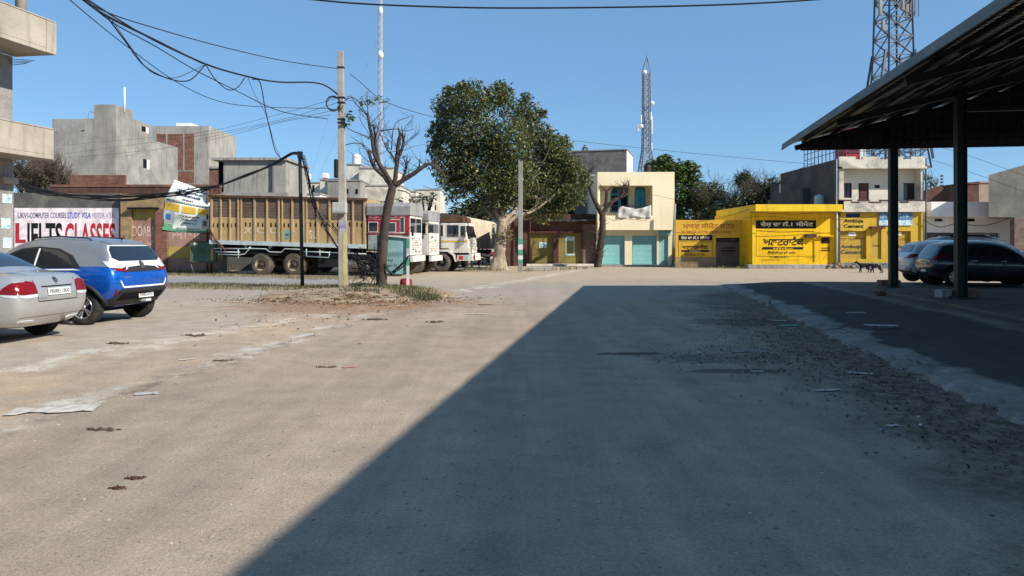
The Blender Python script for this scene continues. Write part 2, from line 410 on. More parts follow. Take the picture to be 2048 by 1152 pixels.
# ------------------------------------------------------------------ the shed: origin at the far corner of the eave, x away from the lane, y along it
E0 = V((8.67, 23.5, 0)); EZ = 4.70; SLOPE = .24; RW = 12.5; LEN = 44.0
shed = thing('market_shed', 'long open shed with dark green corrugated roof on posts beside the kerb', 'shed', E0, -YAW)
shed.rotation_euler.x = -.006
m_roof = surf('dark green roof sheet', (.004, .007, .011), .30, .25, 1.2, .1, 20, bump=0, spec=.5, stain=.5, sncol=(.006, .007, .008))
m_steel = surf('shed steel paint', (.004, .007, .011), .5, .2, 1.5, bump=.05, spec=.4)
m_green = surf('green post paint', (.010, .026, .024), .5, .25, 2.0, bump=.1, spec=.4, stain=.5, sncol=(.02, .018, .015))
def corr(slope_sign, x_from, x_to):
    b = B(); pitch = .19; n = int(LEN / pitch); prof = []
    for i in range(n + 1):
        y = .25 - i * pitch
        for t, h in ((0, 0), (.30, 0), (.42, .032), (.58, .032), (.70, 0)): prof.append((y - t * pitch, h))
    xs = [x_from, x_from + .12 * slope_sign, x_from + .4 * slope_sign, x_to]
    def zc(x):
        d = abs(x - x_from); z = EZ + SLOPE * d
        return z - (.11 if d < .01 else .045 if d < .2 else 0)      # the sheet curls down at the eave
    k = len(xs)
    for y, h in prof:
        for x in xs: b.v.append(V((x, y, zc(x) + h)))
    for i in range(len(prof) - 1):
        for j in range(k - 1):
            b.f.append([i * k + j, i * k + j + 1, (i + 1) * k + j + 1, (i + 1) * k + j]); b.m.append(0); b.s.append(False)
    return b
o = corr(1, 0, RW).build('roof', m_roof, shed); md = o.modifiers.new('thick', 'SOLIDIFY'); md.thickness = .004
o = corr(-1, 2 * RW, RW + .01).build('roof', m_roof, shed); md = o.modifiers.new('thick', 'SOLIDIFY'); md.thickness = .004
m_flash = surf('weathered grey green flashing', (.12, .145, .135), .55, .25, 1.0, bump=.08, spec=.4, stain=.6, sncol=(.08, .08, .07), metal=.2)
b = B()
for i in range(14):                                # pressed edge flashing in lengths
    y1 = .28 - i * 3.0; y0 = y1 - 2.985
    b.prism([(-.055, -.145), (-.038, -.155), (.0, .012), (.02, .065), (-.03, .045)], Matrix(((1, 0, 0, 0), (0, 0, 1, y0), (0, 1, 0, EZ), (0, 0, 0, 1))), y1 - y0)
b.build('eave_flashing', m_flash, shed, normals=True)
b = B(); gx = []; x = .55                           # vertical ribbed gable sheet at the far end
while x < 2 * RW - .5: gx.append((x, 0)); gx.append((x + .10, 0)); gx.append((x + .13, -.03)); gx.append((x + .17, -.03)); gx.append((x + .20, 0)); x += .22
vs = []
for x, dy in gx:
    t = EZ + SLOPE * min(x, 2 * RW - x) - .03
    vs += [V((x, dy, EZ - .10)), V((x, dy, t))]
b.add(vs, [(2 * i, 2 * i + 2, 2 * i + 3, 2 * i + 1) for i in range(len(gx) - 1)])
o = b.build('gable_sheet', m_roof, shed); o.location = (0, -.05, 0); md = o.modifiers.new('thick', 'SOLIDIFY'); md.thickness = .006
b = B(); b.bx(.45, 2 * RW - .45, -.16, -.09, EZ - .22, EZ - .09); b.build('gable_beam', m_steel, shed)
for i in range(15):                                # roof purlins
    x = .5 + i * .83
    b = B(); b.box((x, -LEN / 2 + .1, EZ + SLOPE * x - .085), (.06, LEN - .5, .10)); b.build('purlin', m_steel, shed)
b = B()
for k in range(9):                                # one rafter frame at each pair of posts
    y = -.30 - k * 4.68
    f = B(); f.beam((.25, y, EZ + SLOPE * .25 - .22), (RW, y, EZ + SLOPE * RW - .22), .12, .16); f.beam((RW, y, EZ + SLOPE * RW - .22), (2 * RW - .25, y, EZ + SLOPE * .25 - .22), .12, .16)
    f.beam((3.1, y, EZ + .1), (2 * RW - 3.1, y, EZ + .1), .09, .12)
    for q in range(1, 6):
        x = 3.1 + q * 1.6; f.beam((x, y, EZ + .12), (x, y, EZ + SLOPE * x - .25), .06)
        f.beam((x - 1.6, y, EZ + .12), (x, y, EZ + SLOPE * x - .25), .05)
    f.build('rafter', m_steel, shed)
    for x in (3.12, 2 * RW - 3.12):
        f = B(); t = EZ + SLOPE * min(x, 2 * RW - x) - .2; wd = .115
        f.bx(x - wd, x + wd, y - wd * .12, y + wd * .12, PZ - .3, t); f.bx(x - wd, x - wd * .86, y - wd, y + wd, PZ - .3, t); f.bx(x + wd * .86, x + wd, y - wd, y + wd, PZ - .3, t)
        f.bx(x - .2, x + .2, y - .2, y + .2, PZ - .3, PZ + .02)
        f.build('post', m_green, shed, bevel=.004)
# ------------------------------------------------------------------ plants
m_bark = surf('grey brown bark', (.062, .047, .040), .95, .35, 2.0, .2, 20, streak=.6, stcol=(.05, .04, .035), bump=.7, bscale=14)
m_bark_pale = surf('pale peeling bark', (.31, .25, .19), .95, .3, 2.5, .15, 20, streak=.55, stcol=(.14, .10, .075), stain=.6, sncol=(.16, .12, .09), bump=.7, bscale=10)
m_twig = plain('dry twigs', (.11, .085, .065), .95, spec=.1, var=.3)
def leafmat(name, col, rough=.5):
    n = NT(name); f = n.rng(n.noise(.9, 4), .25, .75, .75, 1.25)
    c = n.scale(tuple(col), f); m = n.fin(c, rough, 0, .35)
    tr = n.nd.new('ShaderNodeBsdfTranslucent'); n.link(n.scale((col[0] * 1.6, col[1] * 1.7, col[2] * .8), f), tr.inputs[0])
    mx = n.nd.new('ShaderNodeMixShader'); mx.inputs[0].default_value = .22
    n.link(n.b.outputs[0], mx.inputs[1]); n.link(tr.outputs[0], mx.inputs[2])
    n.link(mx.outputs[0], n.nd['Material Output'].inputs[0]); return m
L_dark = leafmat('dark green leaf', (.050, .064, .034)); L_mid = leafmat('mid green leaf', (.125, .152, .062), .4); L_olive = leafmat('olive leaf', (.30, .275, .125), .35)
L_dry = leafmat('dry brown leaf', (.14, .085, .045), .8); L_bright = leafmat('fresh green leaf', (.07, .125, .03))
L_grey = leafmat('grey green leaf', (.055, .068, .038)); L_brown = leafmat('brown scrub leaf', (.10, .075, .05), .8)
def leaves(b, rnd, c, rad, count, size, weights, droop=.7, shell=.35, flat=1.0):
    """leaves through an ellipsoid, each a folded blade of two faces"""
    for _ in range(count):
        while True:
            q = V((rnd.uniform(-1, 1), rnd.uniform(-1, 1), rnd.uniform(-1, 1)))
            if .02 < q.length < 1: break
        q = q * (rnd.uniform(shell, 1) ** .5 / max(q.length, .3) * q.length if rnd.random() < .5 else 1)
        if q.length > 1: q.normalize()
        p = V(c) + V((q.x * rad[0], q.y * rad[1], q.z * rad[2]))
        s = size * rnd.uniform(.5, 1.4); a = rnd.uniform(0, 6.283)
        d = V((math.cos(a), math.sin(a), rnd.uniform(-1.6, .4) * droop)).normalized()
        side = d.cross(V((rnd.uniform(-.6, .6), rnd.uniform(-.6, .6), 1))).normalized() * s * .34
        nn = side.cross(d).normalized() * s * .10
        o = len(b.v)
        b.v += [p, p + d * s * .45 + side + nn, p + d * s, p + d * s * .45 - side + nn, p + d * s * .5]
        r = rnd.random(); mi = 0
        for k, wt in enumerate(weights):
            if r < wt: mi = k; break
            r -= wt
        b.f += [[o, o + 4, o + 2, o + 1], [o, o + 3, o + 2, o + 4]]; b.m += [mi, mi]; b.s += [False, False]
    return b
def limb(b, pts, r0, r1, m=0, k=5, n=8, jit=.10):
    q = crom(pts, k); L = len(q); b.tube(q, [r0 + (r1 - r0) * i / (L - 1) for i in range(L)], n, m, jit=jit); return q
def twigs(b, rnd, p, d, ln, r, depth, m=0, spread=.7, up=.1):
    d = d.normalized(); pts = [p]; q = p.copy(); e = d.copy(); seg = 3
    for _ in range(seg):
        e = (e + V((rnd.uniform(-1, 1), rnd.uniform(-1, 1), rnd.uniform(-1, 1))) * .28 + V((0, 0, up * .3))).normalized()
        q = q + e * ln / seg; pts.append(q)
    b.tube(pts, [r, r * .8, r * .6, r * .4], 4 if r < .02 else 5, m, cap=False)
    if depth > 0:
        for _ in range(rnd.randint(2, 3)):
            i = rnd.randint(1, seg); dd = (e + V((rnd.uniform(-1, 1), rnd.uniform(-1, 1), rnd.uniform(-.6, 1))) * spread).normalized()
            twigs(b, rnd, pts[i], dd, ln * rnd.uniform(.5, .8), r * .55, depth - 1, m, spread, up)

# the big leafy tree
rnd = random.Random(11); D = 43.0
big = thing('leafy_tree', 'large leafy tree with pale twisted trunk standing right of the white truck', 'tree', G(1000, 540))
def pp(x, y, dd=0.0, d=None): return P(x, y, (d or D) + dd)
b = B()
limb(b, [pp(997, 543), pp(998, 520), pp(1000, 490), pp(1003, 462), pp(1005, 438)], .40, .27, n=12, jit=.14)
limb(b, [pp(985, 543, -.3), pp(991, 525, -.2), pp(996, 500)], .26, .16, n=8); limb(b, [pp(1010, 543, .3), pp(1006, 522, .2), pp(1003, 495)], .24, .14, n=8)
b.build('trunk', m_bark_pale, big, world=True)
for pts, r in (([pp(1004, 442), pp(990, 415, .5), pp(978, 385, 1.4), pp(950, 330, 1.8), pp(915, 270, 1.5)], .2), ([pp(1005, 440), pp(1012, 405, .3), pp(1018, 370, .6), pp(1020, 310, .5), pp(1005, 220, .3)], .2),
               ([pp(1004, 445), pp(1024, 425, .3), pp(1040, 405, .9), pp(1075, 360, 1.5), pp(1110, 320, 1.5)], .2), ([pp(1008, 452), pp(1035, 432, .5), pp(1070, 420, 1), pp(1120, 380, 1.2)], .15),
               ([pp(1001, 450), pp(985, 432, .8), pp(965, 408, 1.4), pp(930, 360, 2), pp(890, 330, 2)], .16), ([pp(1014, 400, .3), pp(1040, 340, 1), pp(1055, 250, 1.5)], .13), ([pp(985, 400, 1), pp(975, 300, 1.5), pp(950, 215, 1)], .12)):
    b = B(); q = limb(b, pts, r, .04, n=8)
    for _ in range(6):
        i = rnd.randint(len(q) // 3, len(q) - 2); twigs(b, rnd, q[i], V((rnd.uniform(-1, 1), rnd.uniform(-1, 1), rnd.uniform(.1, 1))), 1.5, .035, 1)
    b.build('limb', m_bark_pale, big, world=True)
b = B(); S = 1 / F * D
for x, y, r, n in ((900, 215, 38, 1500), (945, 200, 45, 1700), (1000, 195, 36, 1200), (1003, 172, 14, 170), (1050, 232, 40, 1500), (1055, 196, 13, 150), (886, 265, 34, 1300), (945, 265, 58, 2500), (1015, 280, 58, 2500), (1078, 280, 42, 1700),
                   (1110, 308, 40, 1500), (1146, 340, 32, 1000), (896, 325, 42, 1600), (958, 340, 55, 2300), (1030, 358, 56, 2200), (1090, 372, 48, 1800), (1140, 388, 34, 1000), (1000, 402, 30, 600), (925, 365, 32, 900), (1060, 410, 32, 750),
                   (1110, 416, 28, 600), (893, 360, 24, 400), (872, 295, 18, 300), (925, 176, 16, 200), (897, 180, 13, 150), (1168, 362, 18, 260), (1172, 294, 5, 16), (1085, 225, 13, 140), (1128, 282, 18, 240), (905, 392, 18, 160), (960, 402, 20, 260), (1080, 432, 20, 230),
                   (1010, 395, 34, 900), (975, 375, 34, 800), (1045, 385, 34, 800), (1000, 335, 40, 900), (1050, 330, 30, 600), (990, 300, 34, 700), (930, 300, 34, 700), (1100, 340, 34, 600)):
    leaves(b, rnd, pp(x + rnd.uniform(-3, 3), y, .9 + rnd.uniform(-1.9, 1.9)), (r * S * 1.02, r * S * 1.1, r * S * .98), int(n * 1.12), .195, (.41, .43, .14, .02), droop=1.0)
leaves(b, rnd, pp(1018, 470, -.4), (.35, .3, .5), 60, .2, (.2, .3, .5), 1)
leaves(b, rnd, pp(992, 466, -.2), (.3, .3, .6), 50, .2, (.2, .3, .5), 1)
b.build('crown', [L_dark, L_mid, L_olive, L_dry], big, world=True)

# the lopped bare tree on the island
rnd = random.Random(5); D = 24.7
bare = thing('bare_tree', 'lopped leafless tree with upright stubs growing on the littered island', 'tree', G(765, 580))
b = B(); limb(b, [pp(764, 582), pp(763, 555), pp(765, 500), pp(771, 440), pp(779, 400), pp(786, 372)], .19, .125, n=12, jit=.10); b.tube(crom([pp(764, 584), pp(763, 572), pp(763, 560)], 3), [.29, .23, .19, .18, .18, .17, .17][:7], 12, jit=.1)
b.build('trunk', m_bark, bare, world=True)
def stub_limb(pts, r0, r1, nt=5, seed=0):
    b = B(); q = limb(b, [pp(*p) for p in pts], r0, r1, n=8, jit=.16); rr = random.Random(seed)
    for _ in range(nt):
        i = rr.randint(len(q) // 4, len(q) - 2)
        twigs(b, rr, q[i], V((rr.uniform(-1, 1), rr.uniform(-.5, .5), rr.uniform(.2, 1))), rr.uniform(.35, .9), .016, 1)
    for _ in range(4):                                         # cut stubs and torn bark
        i = rr.randint(len(q) // 3, len(q) - 1); b.tube([q[i], q[i] + V((rr.uniform(-.14, .14), rr.uniform(-.1, .1), rr.uniform(.12, .4)))], [r1 * .7, r1 * .35], 5)
    b.build('limb', m_bark, bare, world=True)
stub_limb([(784, 374), (768, 352), (752, 338), (742, 320), (738, 300)], .085, .05, 5, 1)
stub_limb([(786, 372), (770, 345), (757, 325), (748, 305), (744, 275), (739, 250), (735, 226)], .085, .045, 7, 2)
stub_limb([(757, 322), (752, 295), (750, 270), (746, 248)], .055, .035, 4, 3)
stub_limb([(788, 370), (792, 345), (794, 320), (796, 295), (800, 272)], .085, .06, 6, 4)
stub_limb([(794, 330), (785, 312), (775, 300), (768, 285)], .04, .02, 3, 5)
stub_limb([(790, 372), (812, 356), (832, 344), (846, 334), (858, 328), (872, 332)], .09, .05, 7, 6)
stub_limb([(795, 318), (803, 300), (807, 285), (806, 272)], .06, .04, 3, 7)
stub_limb([(805, 358), (812, 338), (814, 322)], .05, .04, 3, 8)
for pts in ([(783, 300), (786, 262), (795, 243), (812, 236), (826, 230)], [(760, 262), (790, 258), (812, 262), (830, 257)], [(736, 228), (735, 200), (733, 182)], [(735, 214), (726, 200), (722, 192)], [(860, 328), (885, 345), (890, 365), (870, 378), (846, 372)],
            [(735, 232), (710, 205), (702, 192), (690, 198)], [(752, 300), (742, 275), (735, 280)], [(796, 380), (815, 385), (826, 400), (836, 412)]):
    b = B(); q = limb(b, [pp(*p, rnd.uniform(-.3, .3)) for p in pts], .022, .008, n=5); 
    for _ in range(3): twigs(b, rnd, q[rnd.randint(1, len(q) - 2)], V((rnd.uniform(-1, 1), 0, rnd.uniform(-.3, 1))), .35, .008, 1)
    b.build('shoot', m_twig, bare, world=True)
b = B()
for x, y, n in ((738, 200, 26), (757, 196, 18), (745, 205, 20), (766, 203, 8), (772, 199, 10), (730, 205, 8)): leaves(b, rnd, pp(x, y), (.14, .12, .09), n, .12, (0, .5, .0, 0, .5), .8)
b.build('crown', [L_dark, L_mid, L_olive, L_dry, L_bright], bare, world=True)

# the forked pollard before the cream shop
rnd = random.Random(9); D = 48.3
yt = thing('pollard_tree', 'pollarded leafless tree forking in a Y before the cream shop', 'tree', G(1196, 534.5))
b = B(); limb(b, [pp(1195, 536), pp(1199, 505), pp(1204, 470), pp(1205, 440), pp(1203, 424)], .27, .19, n=10, jit=.16); b.build('trunk', m_bark, yt, world=True)
for pts, r0, r1 in (([(1203, 428), (1193, 408), (1185, 392), (1180, 375), (1178, 345)], .155, .10), ([(1205, 428), (1214, 414), (1226, 402), (1238, 396), (1246, 390)], .15, .11), ([(1210, 414), (1213, 400), (1214, 382)], .12, .10), ([(1240, 396), (1246, 384), (1244, 374)], .14, .1), ([(1244, 394), (1254, 386), (1256, 378)], .1, .07)):
    b = B(); q = limb(b, [pp(*p) for p in pts], r0, r1, n=8, jit=.2)
    for _ in range(7): twigs(b, rnd, q[-1], V((rnd.uniform(-1, 1), rnd.uniform(-1, 1), rnd.uniform(0, 1))), .5, .03, 1)
    b.build('limb', m_bark, yt, world=True)
b = B()
for _ in range(40):
    z = rnd.uniform(.8, 3.2); a = rnd.uniform(0, 6.28); twigs(b, rnd, V((gX(1200, D) + .25 * math.cos(a), D + .25 * math.sin(a), z)), V((math.cos(a), math.sin(a), .5)), .4, .02, 0)
b.build('epicormic_shoots', m_twig, yt, world=True)

# trees beyond the shops and walls
def far_tree(name, label, d, base_x, top, clumps, mats, wts, size, dens, seed, bark=None, twig=0, group=None):
    rr = random.Random(seed); s = d / F
    t = thing(name, label, 'tree', (gX(base_x, d), d, 0), group=group)
    b = B(); z1 = gZ(clumps[0][1], d); limb(b, [(gX(base_x, d), d, -.05), (gX(base_x + 2, d), d, z1 * .4), (gX(base_x - 2, d), d, z1 * .8)], .28, .14, n=8)
    for x, y, r, k in clumps: limb(b, [(gX(base_x - 1, d), d, z1 * .55), (gX((base_x + x) / 2, d), d, (z1 * .6 + gZ(y, d)) / 2), P(x, y, d)], .12, .03, n=5)
    b.build('trunk', bark or m_bark, t, world=True)
    b = B(); tw = B()
    for x, y, r, k in clumps:
        dd = rr.uniform(-1.5, 1.5); leaves(b, rr, P(x, y, d + dd), (r * s, r * s * 1.1, r * s * .95), int(dens * k), size, wts, .6)
        for _ in range(int(twig * k)): twigs(tw, rr, P(x + rr.uniform(-r, r) * .6, y + rr.uniform(-r, r) * .6, d + dd), V((rr.uniform(-1, 1), rr.uniform(-1, 1), rr.uniform(0, 1.2))), r * s * .9, .03, 2)
    b.build('crown', mats, t, world=True)
    if tw.v: tw.build('twigs', m_twig, t, world=True)
far_tree('leafy_tree', 'dense round green tree rising behind the cream shop roof', 66, 1352, 0, [(1340, 350, 38, 10), (1310, 335, 22, 5), (1375, 345, 28, 7), (1385, 385, 32, 8), (1345, 400, 38, 8), (1330, 322, 16, 3), (1400, 415, 26, 5), (1360, 435, 30, 5), (1300, 360, 22, 4)], [L_dark, L_mid, L_bright], (.3, .4, .3), .36, 130, 21)
far_tree('scrub_tree', 'thin brownish tree between the green tree and the orange wall', 63, 1438, 0, [(1425, 385, 26, 5), (1440, 410, 34, 6), (1410, 420, 28, 5), (1460, 430, 30, 5), (1400, 395, 18, 3)], [L_grey, L_brown, L_mid], (.45, .2, .35), .28, 150, 22, twig=4)
far_tree('scrub_tree', 'sparse twiggy tree just left of the small white house', 60, 1510, 0, [(1500, 375, 24, 4), (1525, 385, 28, 4), (1482, 360, 16, 2), (1545, 372, 20, 3), (1510, 410, 34, 6), (1475, 405, 24, 4), (1545, 405, 22, 4), (1490, 350, 10, 1)], [L_grey, L_brown, L_mid], (.45, .15, .4), .26, 125, 23, twig=6)
far_tree('leafy_tree', 'dark tree low over the orange wall beside the yellow shop', 56, 1465, 0, [(1400, 440, 20, 5), (1440, 436, 24, 6), (1475, 440, 20, 5), (1500, 436, 16, 3), (1425, 425, 18, 4)], [L_dark, L_grey, L_mid], (.6, .3, .1), .26, 110, 24)
far_tree('hazy_tree', 'distant bluish tree mass behind the white truck', 95, 940, 0, [(915, 430, 24, 5), (940, 415, 22, 5), (965, 425, 28, 6), (990, 430, 22, 5), (895, 442, 18, 3), (940, 440, 30, 6)], [L_grey, L_mid, L_dark], (.6, .2, .2), .5, 90, 25)
far_tree('leafy_tree', 'shaded tree between the big pale trunk and the brick shop', 58, 1090, 0, [(1080, 410, 30, 6), (1110, 405, 28, 6), (1130, 420, 24, 4), (1060, 425, 22, 4), (1040, 455, 26, 4), (1045, 490, 22, 3)], [L_dark, L_grey, L_mid], (.6, .3, .1), .3, 110, 26)
far_tree('thorn_scrub', 'brown leafless thorn scrub under the lower grey balcony', 46, 75, 0, [(60, 365, 30, 6), (95, 355, 28, 6), (40, 350, 24, 5), (120, 370, 24, 4), (80, 335, 20, 3), (55, 385, 28, 4), (110, 392, 24, 4), (140, 372, 14, 2)], [L_brown, L_grey, L_dry], (.5, .3, .2), .12, 60, 27, twig=14)
far_tree('small_tree', 'small green leafed sapling growing behind the lorry cab roofs', 44, 850, 0, [(845, 395, 12, 2), (860, 402, 12, 2), (770, 408, 8, 1), (800, 400, 10, 1), (868, 390, 8, 1), (825, 402, 9, 1)], [L_mid, L_olive, L_bright], (.4, .3, .3), .16, 40, 28)
far_tree('distant_tree', 'faint far tree beyond the brick box right of the white balconies', 90, 1862, 0, [(1860, 362, 12, 2), (1850, 355, 8, 1), (1868, 372, 12, 2)], [L_grey, L_brown], (.6, .4), .3, 40, 29, twig=6)

# weeds, dry grass and leaf litter
m_grass = leafmat('dry grass blade', (.27, .21, .11), .9); m_grass2 = leafmat('green weed blade', (.055, .085, .03), .8); m_grass3 = leafmat('grey weed blade', (.08, .085, .05), .9); m_weed = leafmat('dark weed blade', (.035, .06, .028), .8)
def grass(name, spots, seed, hmax, mats, wts, kind='stuff'):
    rr = random.Random(seed); b = B()
    for (xa, ya), (xb, yb), wd, n in spots:
        a, c = G(xa, ya), G(xb, yb)
        for _ in range(n):
            p = a.lerp(c, rr.random()) + V((rr.gauss(0, wd * .3), rr.gauss(0, wd * .6), 0)); z = mound_z(p)
            h = hmax * rr.uniform(.3, 1.1); an = rr.uniform(0, 6.28); ln = V((math.cos(an), math.sin(an), 0)); wv = V((-ln.y, ln.x, 0)) * h * .07
            p = V((p.x, p.y, z)); t1 = p + ln * h * .15 + V((0, 0, h * .6)); t2 = p + ln * h * rr.uniform(.3, .8) + V((0, 0, h))
            o = len(b.v); b.v += [p - wv, p + wv, t1 + wv * .8, t1 - wv * .8, t2]
            r = rr.random(); mi = 0 if r < wts[0] else 1 if r < wts[0] + wts[1] else 2
            b.f += [[o, o + 1, o + 2, o + 3], [o + 3, o + 2, o + 4]]; b.m += [mi, mi]; b.s += [False, False]
    return tag(b.build(name, mats), kind=kind)
IC = G(765, 588)
def mound_z(p):
    x = (p.x - (-4.6)) / 3.0; y = (p.y - 22.6) / 3.4; q = x * x + y * y
    return .13 * max(0, 1 - q) ** .8 if q < 1 else 0.0
def island():
    rr = random.Random(31); b = B(); nr, na = 14, 64
    for i in range(nr + 1):
        for j in range(na):
            a = 2 * math.pi * j / na; r = i / nr; p = V((-4.6 + 3.0 * r * math.cos(a), 22.6 + 3.4 * r * math.sin(a), 0))
            b.v.append(V((p.x, p.y, mound_z(p) + (rr.uniform(-.015, .03) if 0 < i < nr else 0) + (-.03 if i == nr else .006))))
    for i in range(nr):
        for j in range(na):
            j2 = (j + 1) % na; b.f.append([i * na + j, i * na + j2, (i + 1) * na + j2, (i + 1) * na + j][::-1]); b.m.append(0); b.s.append(True)
    m = surf('island soil', (.33, .25, .17), .95, .35, 1.4, .25, 30, stain=.6, sncol=(.22, .13, .07), snscale=1.3, bump=.7, bscale=25)
    tag(b.build('traffic_island', m, normals=True), kind='structure')
    # verge strip further left and the dry verge before the lorry
    b = B(); n = 40
    for (x0, y0, x1, y1, ww, zz) in ((325, 572, 610, 576, 1.5, .07), (325, 548, 730, 556, 1.4, .06), (390, 541, 460, 546, 1.6, .05)):
        o = len(b.v)
        for i in range(n + 1):
            p = G(x0, y0).lerp(G(x1, y1), i / n)
            for t in (-1, -.7, 0, .7, 1): b.v.append(V((p.x, p.y + t * ww * rr.uniform(.85, 1.1), (zz if abs(t) < .5 else zz * .6 if abs(t) < .9 else -.02) + rr.uniform(-.01, .01) * (abs(t) < .9))))
        for i in range(n):
            for j in range(4): b.f.append([o + i * 5 + j, o + i * 5 + j + 1, o + i * 5 + j + 6, o + i * 5 + j + 5][::-1]); b.m.append(0); b.s.append(True)
    b2 = B()
    for i in range(12):
        xa, xb = 250 + i * 36, 250 + (i + 1) * 36; b2.quad(G(xa, 566.5), G(xb, 566.5), G(xb, 553), G(xa, 553))
    b2.v = [V((q.x, q.y, .006)) for q in b2.v]
    tag(b2.build('side_road', surf('grey side road', (.27, .26, .25), .93, .12, .6, .12, 30, stain=.5, sncol=(.36, .31, .25), snscale=.5, bump=.3)), kind='structure')
    tag(b.build('verge', surf('verge soil', (.24, .19, .125), .95, .35, 1.2, .25, 30, stain=.6, sncol=(.12, .11, .06), bump=.7, bscale=25), normals=True), kind='structure')
island()
GM = [m_grass, m_grass2, m_grass3]
grass('grass', [((330, 573), (600, 577), 1.1, 1500), ((600, 578), (760, 578), 1.0, 1500), ((770, 583), (860, 592), 1.0, 900), ((820, 596), (872, 598), .55, 700), ((330, 549), (560, 553), 1.3, 1100), ((560, 556), (740, 560), 1.2, 700), ((700, 572), (760, 574), .5, 600)], 41, .15, GM, (.60, .20, .20))
grass('island_weeds', [((612, 577), (752, 579), 1.0, 2600), ((775, 580), (835, 586), .9, 1100), ((800, 592), (868, 600), .5, 1100), ((690, 590), (760, 592), .5, 400)], 43, .125, [m_grass, m_grass3, m_weed], (.10, .35, .55))
grass('verge_weeds', [((330, 572), (610, 576), .9, 3200), ((330, 549), (560, 552), 1.0, 900)], 44, .12, [m_grass, m_grass3, m_weed], (.15, .4, .45))
grass('roadside_weeds', [((1040, 543), (1190, 537), .7, 260), ((1330, 536), (1500, 538), .5, 160), ((330, 545), (430, 547), .9, 500), ((920, 541), (1000, 542), .8, 200)], 42, .22, GM, (.5, .25, .25))
def litter(name, spots, seed, size, mats, n_sides=0):
    rr = random.Random(seed); b = B()
    for (x0, y0, sx, sy, n) in spots:
        for _ in range(n):
            p = V((rr.gauss(x0, sx), rr.gauss(y0, sy), 0)); z = mound_z(p) + .012; s = size * rr.uniform(.5, 1.5); a = rr.uniform(0, 6.28)
            u = V((math.cos(a), math.sin(a), rr.uniform(-.3, .5))) * s; v = V((-math.sin(a), math.cos(a), rr.uniform(-.2, .4))) * s * .5; c = V((p.x, p.y, z)); o = len(b.v)
            b.v += [c - u, c + v + V((0, 0, s * .2)), c + u, c - v + V((0, 0, s * .2))]; mi = rr.randrange(len(mats)); b.f += [[o, o + 1, o + 2], [o, o + 2, o + 3]]; b.m += [mi, mi]; b.s += [False, False]
    return tag(b.build(name, mats), kind='stuff')
L_rust = plain('rusty fallen leaf', (.23, .10, .045), .9, spec=.1, var=.3); L_tan = plain('tan fallen leaf', (.33, .23, .13), .9, spec=.1, var=.3); L_dk = plain('dark fallen leaf', (.05, .038, .03), .9, spec=.1, var=.3); L_dk2 = plain('brown fallen leaf', (.11, .08, .055), .9, spec=.1, var=.3); L_pale = plain('pale litter', (.42, .42, .40), .8, var=.2); L_pale2 = plain('straw litter', (.30, .28, .24), .9, var=.2)
litter('leaf_litter', [(-4.5, 20.4, 1.4, .55, 2200), (-4.2, 19.3, 1.2, .5, 700), (-5.6, 20.2, .8, .5, 500), (-3.0, 20.5, .7, .6, 300), (-4.0, 15.5, .9, 2.0, 200), (-4.6, 22, 1.6, .8, 400)], 51, .034, [L_rust, L_tan, L_dk])
litter('kerb_leaf_litter', [(3.9, 8.0, .55, 1.6, 420), (4.3, 10.5, .6, 1.6, 420), (4.6, 13.3, .6, 1.6, 320), (3.2, 10.2, .8, .8, 240), (5.2, 17, .5, 2.4, 200), (3.7, 5.6, .4, .9, 160)], 52, .022, [L_dk, L_dk2, L_dk, L_dk2])
litter('kerb_scraps', [(3.05, 10.0, .5, .4, 110), (3.9, 8.5, .5, 1.6, 50), (4.6, 13.5, .5, 1.5, 60), (4.75, 14.5, .25, .5, 40), (3.6, 6.5, .4, 1, 25)], 53, .022, [L_pale, L_pale2, L_dk2])
def stones(name, spots, seed, smin, smax, mats):
    rr = random.Random(seed); b = B()
    for (x0, y0, sx, sy, n) in spots:
        for _ in range(n):
            p = V((rr.gauss(x0, sx), rr.gauss(y0, sy), 0)); s = smin * (smax / smin) ** (rr.random() ** 2.2); z = mound_z(p)
            if p.y < 2.2: continue
            o = len(b.v); a = rr.uniform(0, 6.28); ca, sa = math.cos(a) * s, math.sin(a) * s; k = rr.uniform(.6, 1.1)
            b.v += [V((p.x + ca, p.y + sa, z + .1 * s)), V((p.x - sa * k, p.y + ca * k, z + .1 * s)), V((p.x - ca * .9, p.y - sa * .9, z + .1 * s)), V((p.x + sa * k, p.y - ca * k, z + .1 * s)), V((p.x + ca * .2, p.y + sa * .3, z + s * rr.uniform(.3, .65)))]
            mi = rr.randrange(len(mats)); b.f += [[o + i, o + (i + 1) % 4, o + 4] for i in range(4)]; b.m += [mi] * 4; b.s += [False] * 4
    return tag(b.build(name, mats), kind='stuff')
m_st1 = plain('tan stone', (.30, .25, .19), .95, spec=.1, var=.25); m_st2 = plain('grey stone', (.20, .19, .175), .95, spec=.1, var=.25); m_st3 = plain('pale stone', (.42, .39, .34), .95, spec=.1, var=.2)
stones('gravel', [(-3.9, 9.0, .5, 2.4, 700), (-3.0, 14, .9, 2.5, 600), (-5.6, 10.5, 1.0, 1.6, 300), (0, 7, 2.6, 3.0, 420), (-1.6, 5, 1.2, 1.3, 260), (1.2, 4.5, 1.0, 1.2, 260), (-4.4, 20.5, 1.8, 1.2, 400), (0, 30, 10, 6, 500)], 61, .004, .020, [m_st1, m_st2, m_st1, m_st2, m_st3])
m_st4 = plain('dark stone', (.09, .08, .07), .95, spec=.1, var=.3)
stones('kerb_rubble', [(3.75, 7.0, .40, 1.4, 420), (4.2, 9.5, .45, 1.6, 480), (4.75, 13, .45, 2, 420), (3.0, 10.1, .6, .5, 240), (5.6, 19, .4, 3, 260), (3.3, 5, .4, 1, 160)], 62, .005, .026, [m_st2, m_st4, m_st4, m_st4])
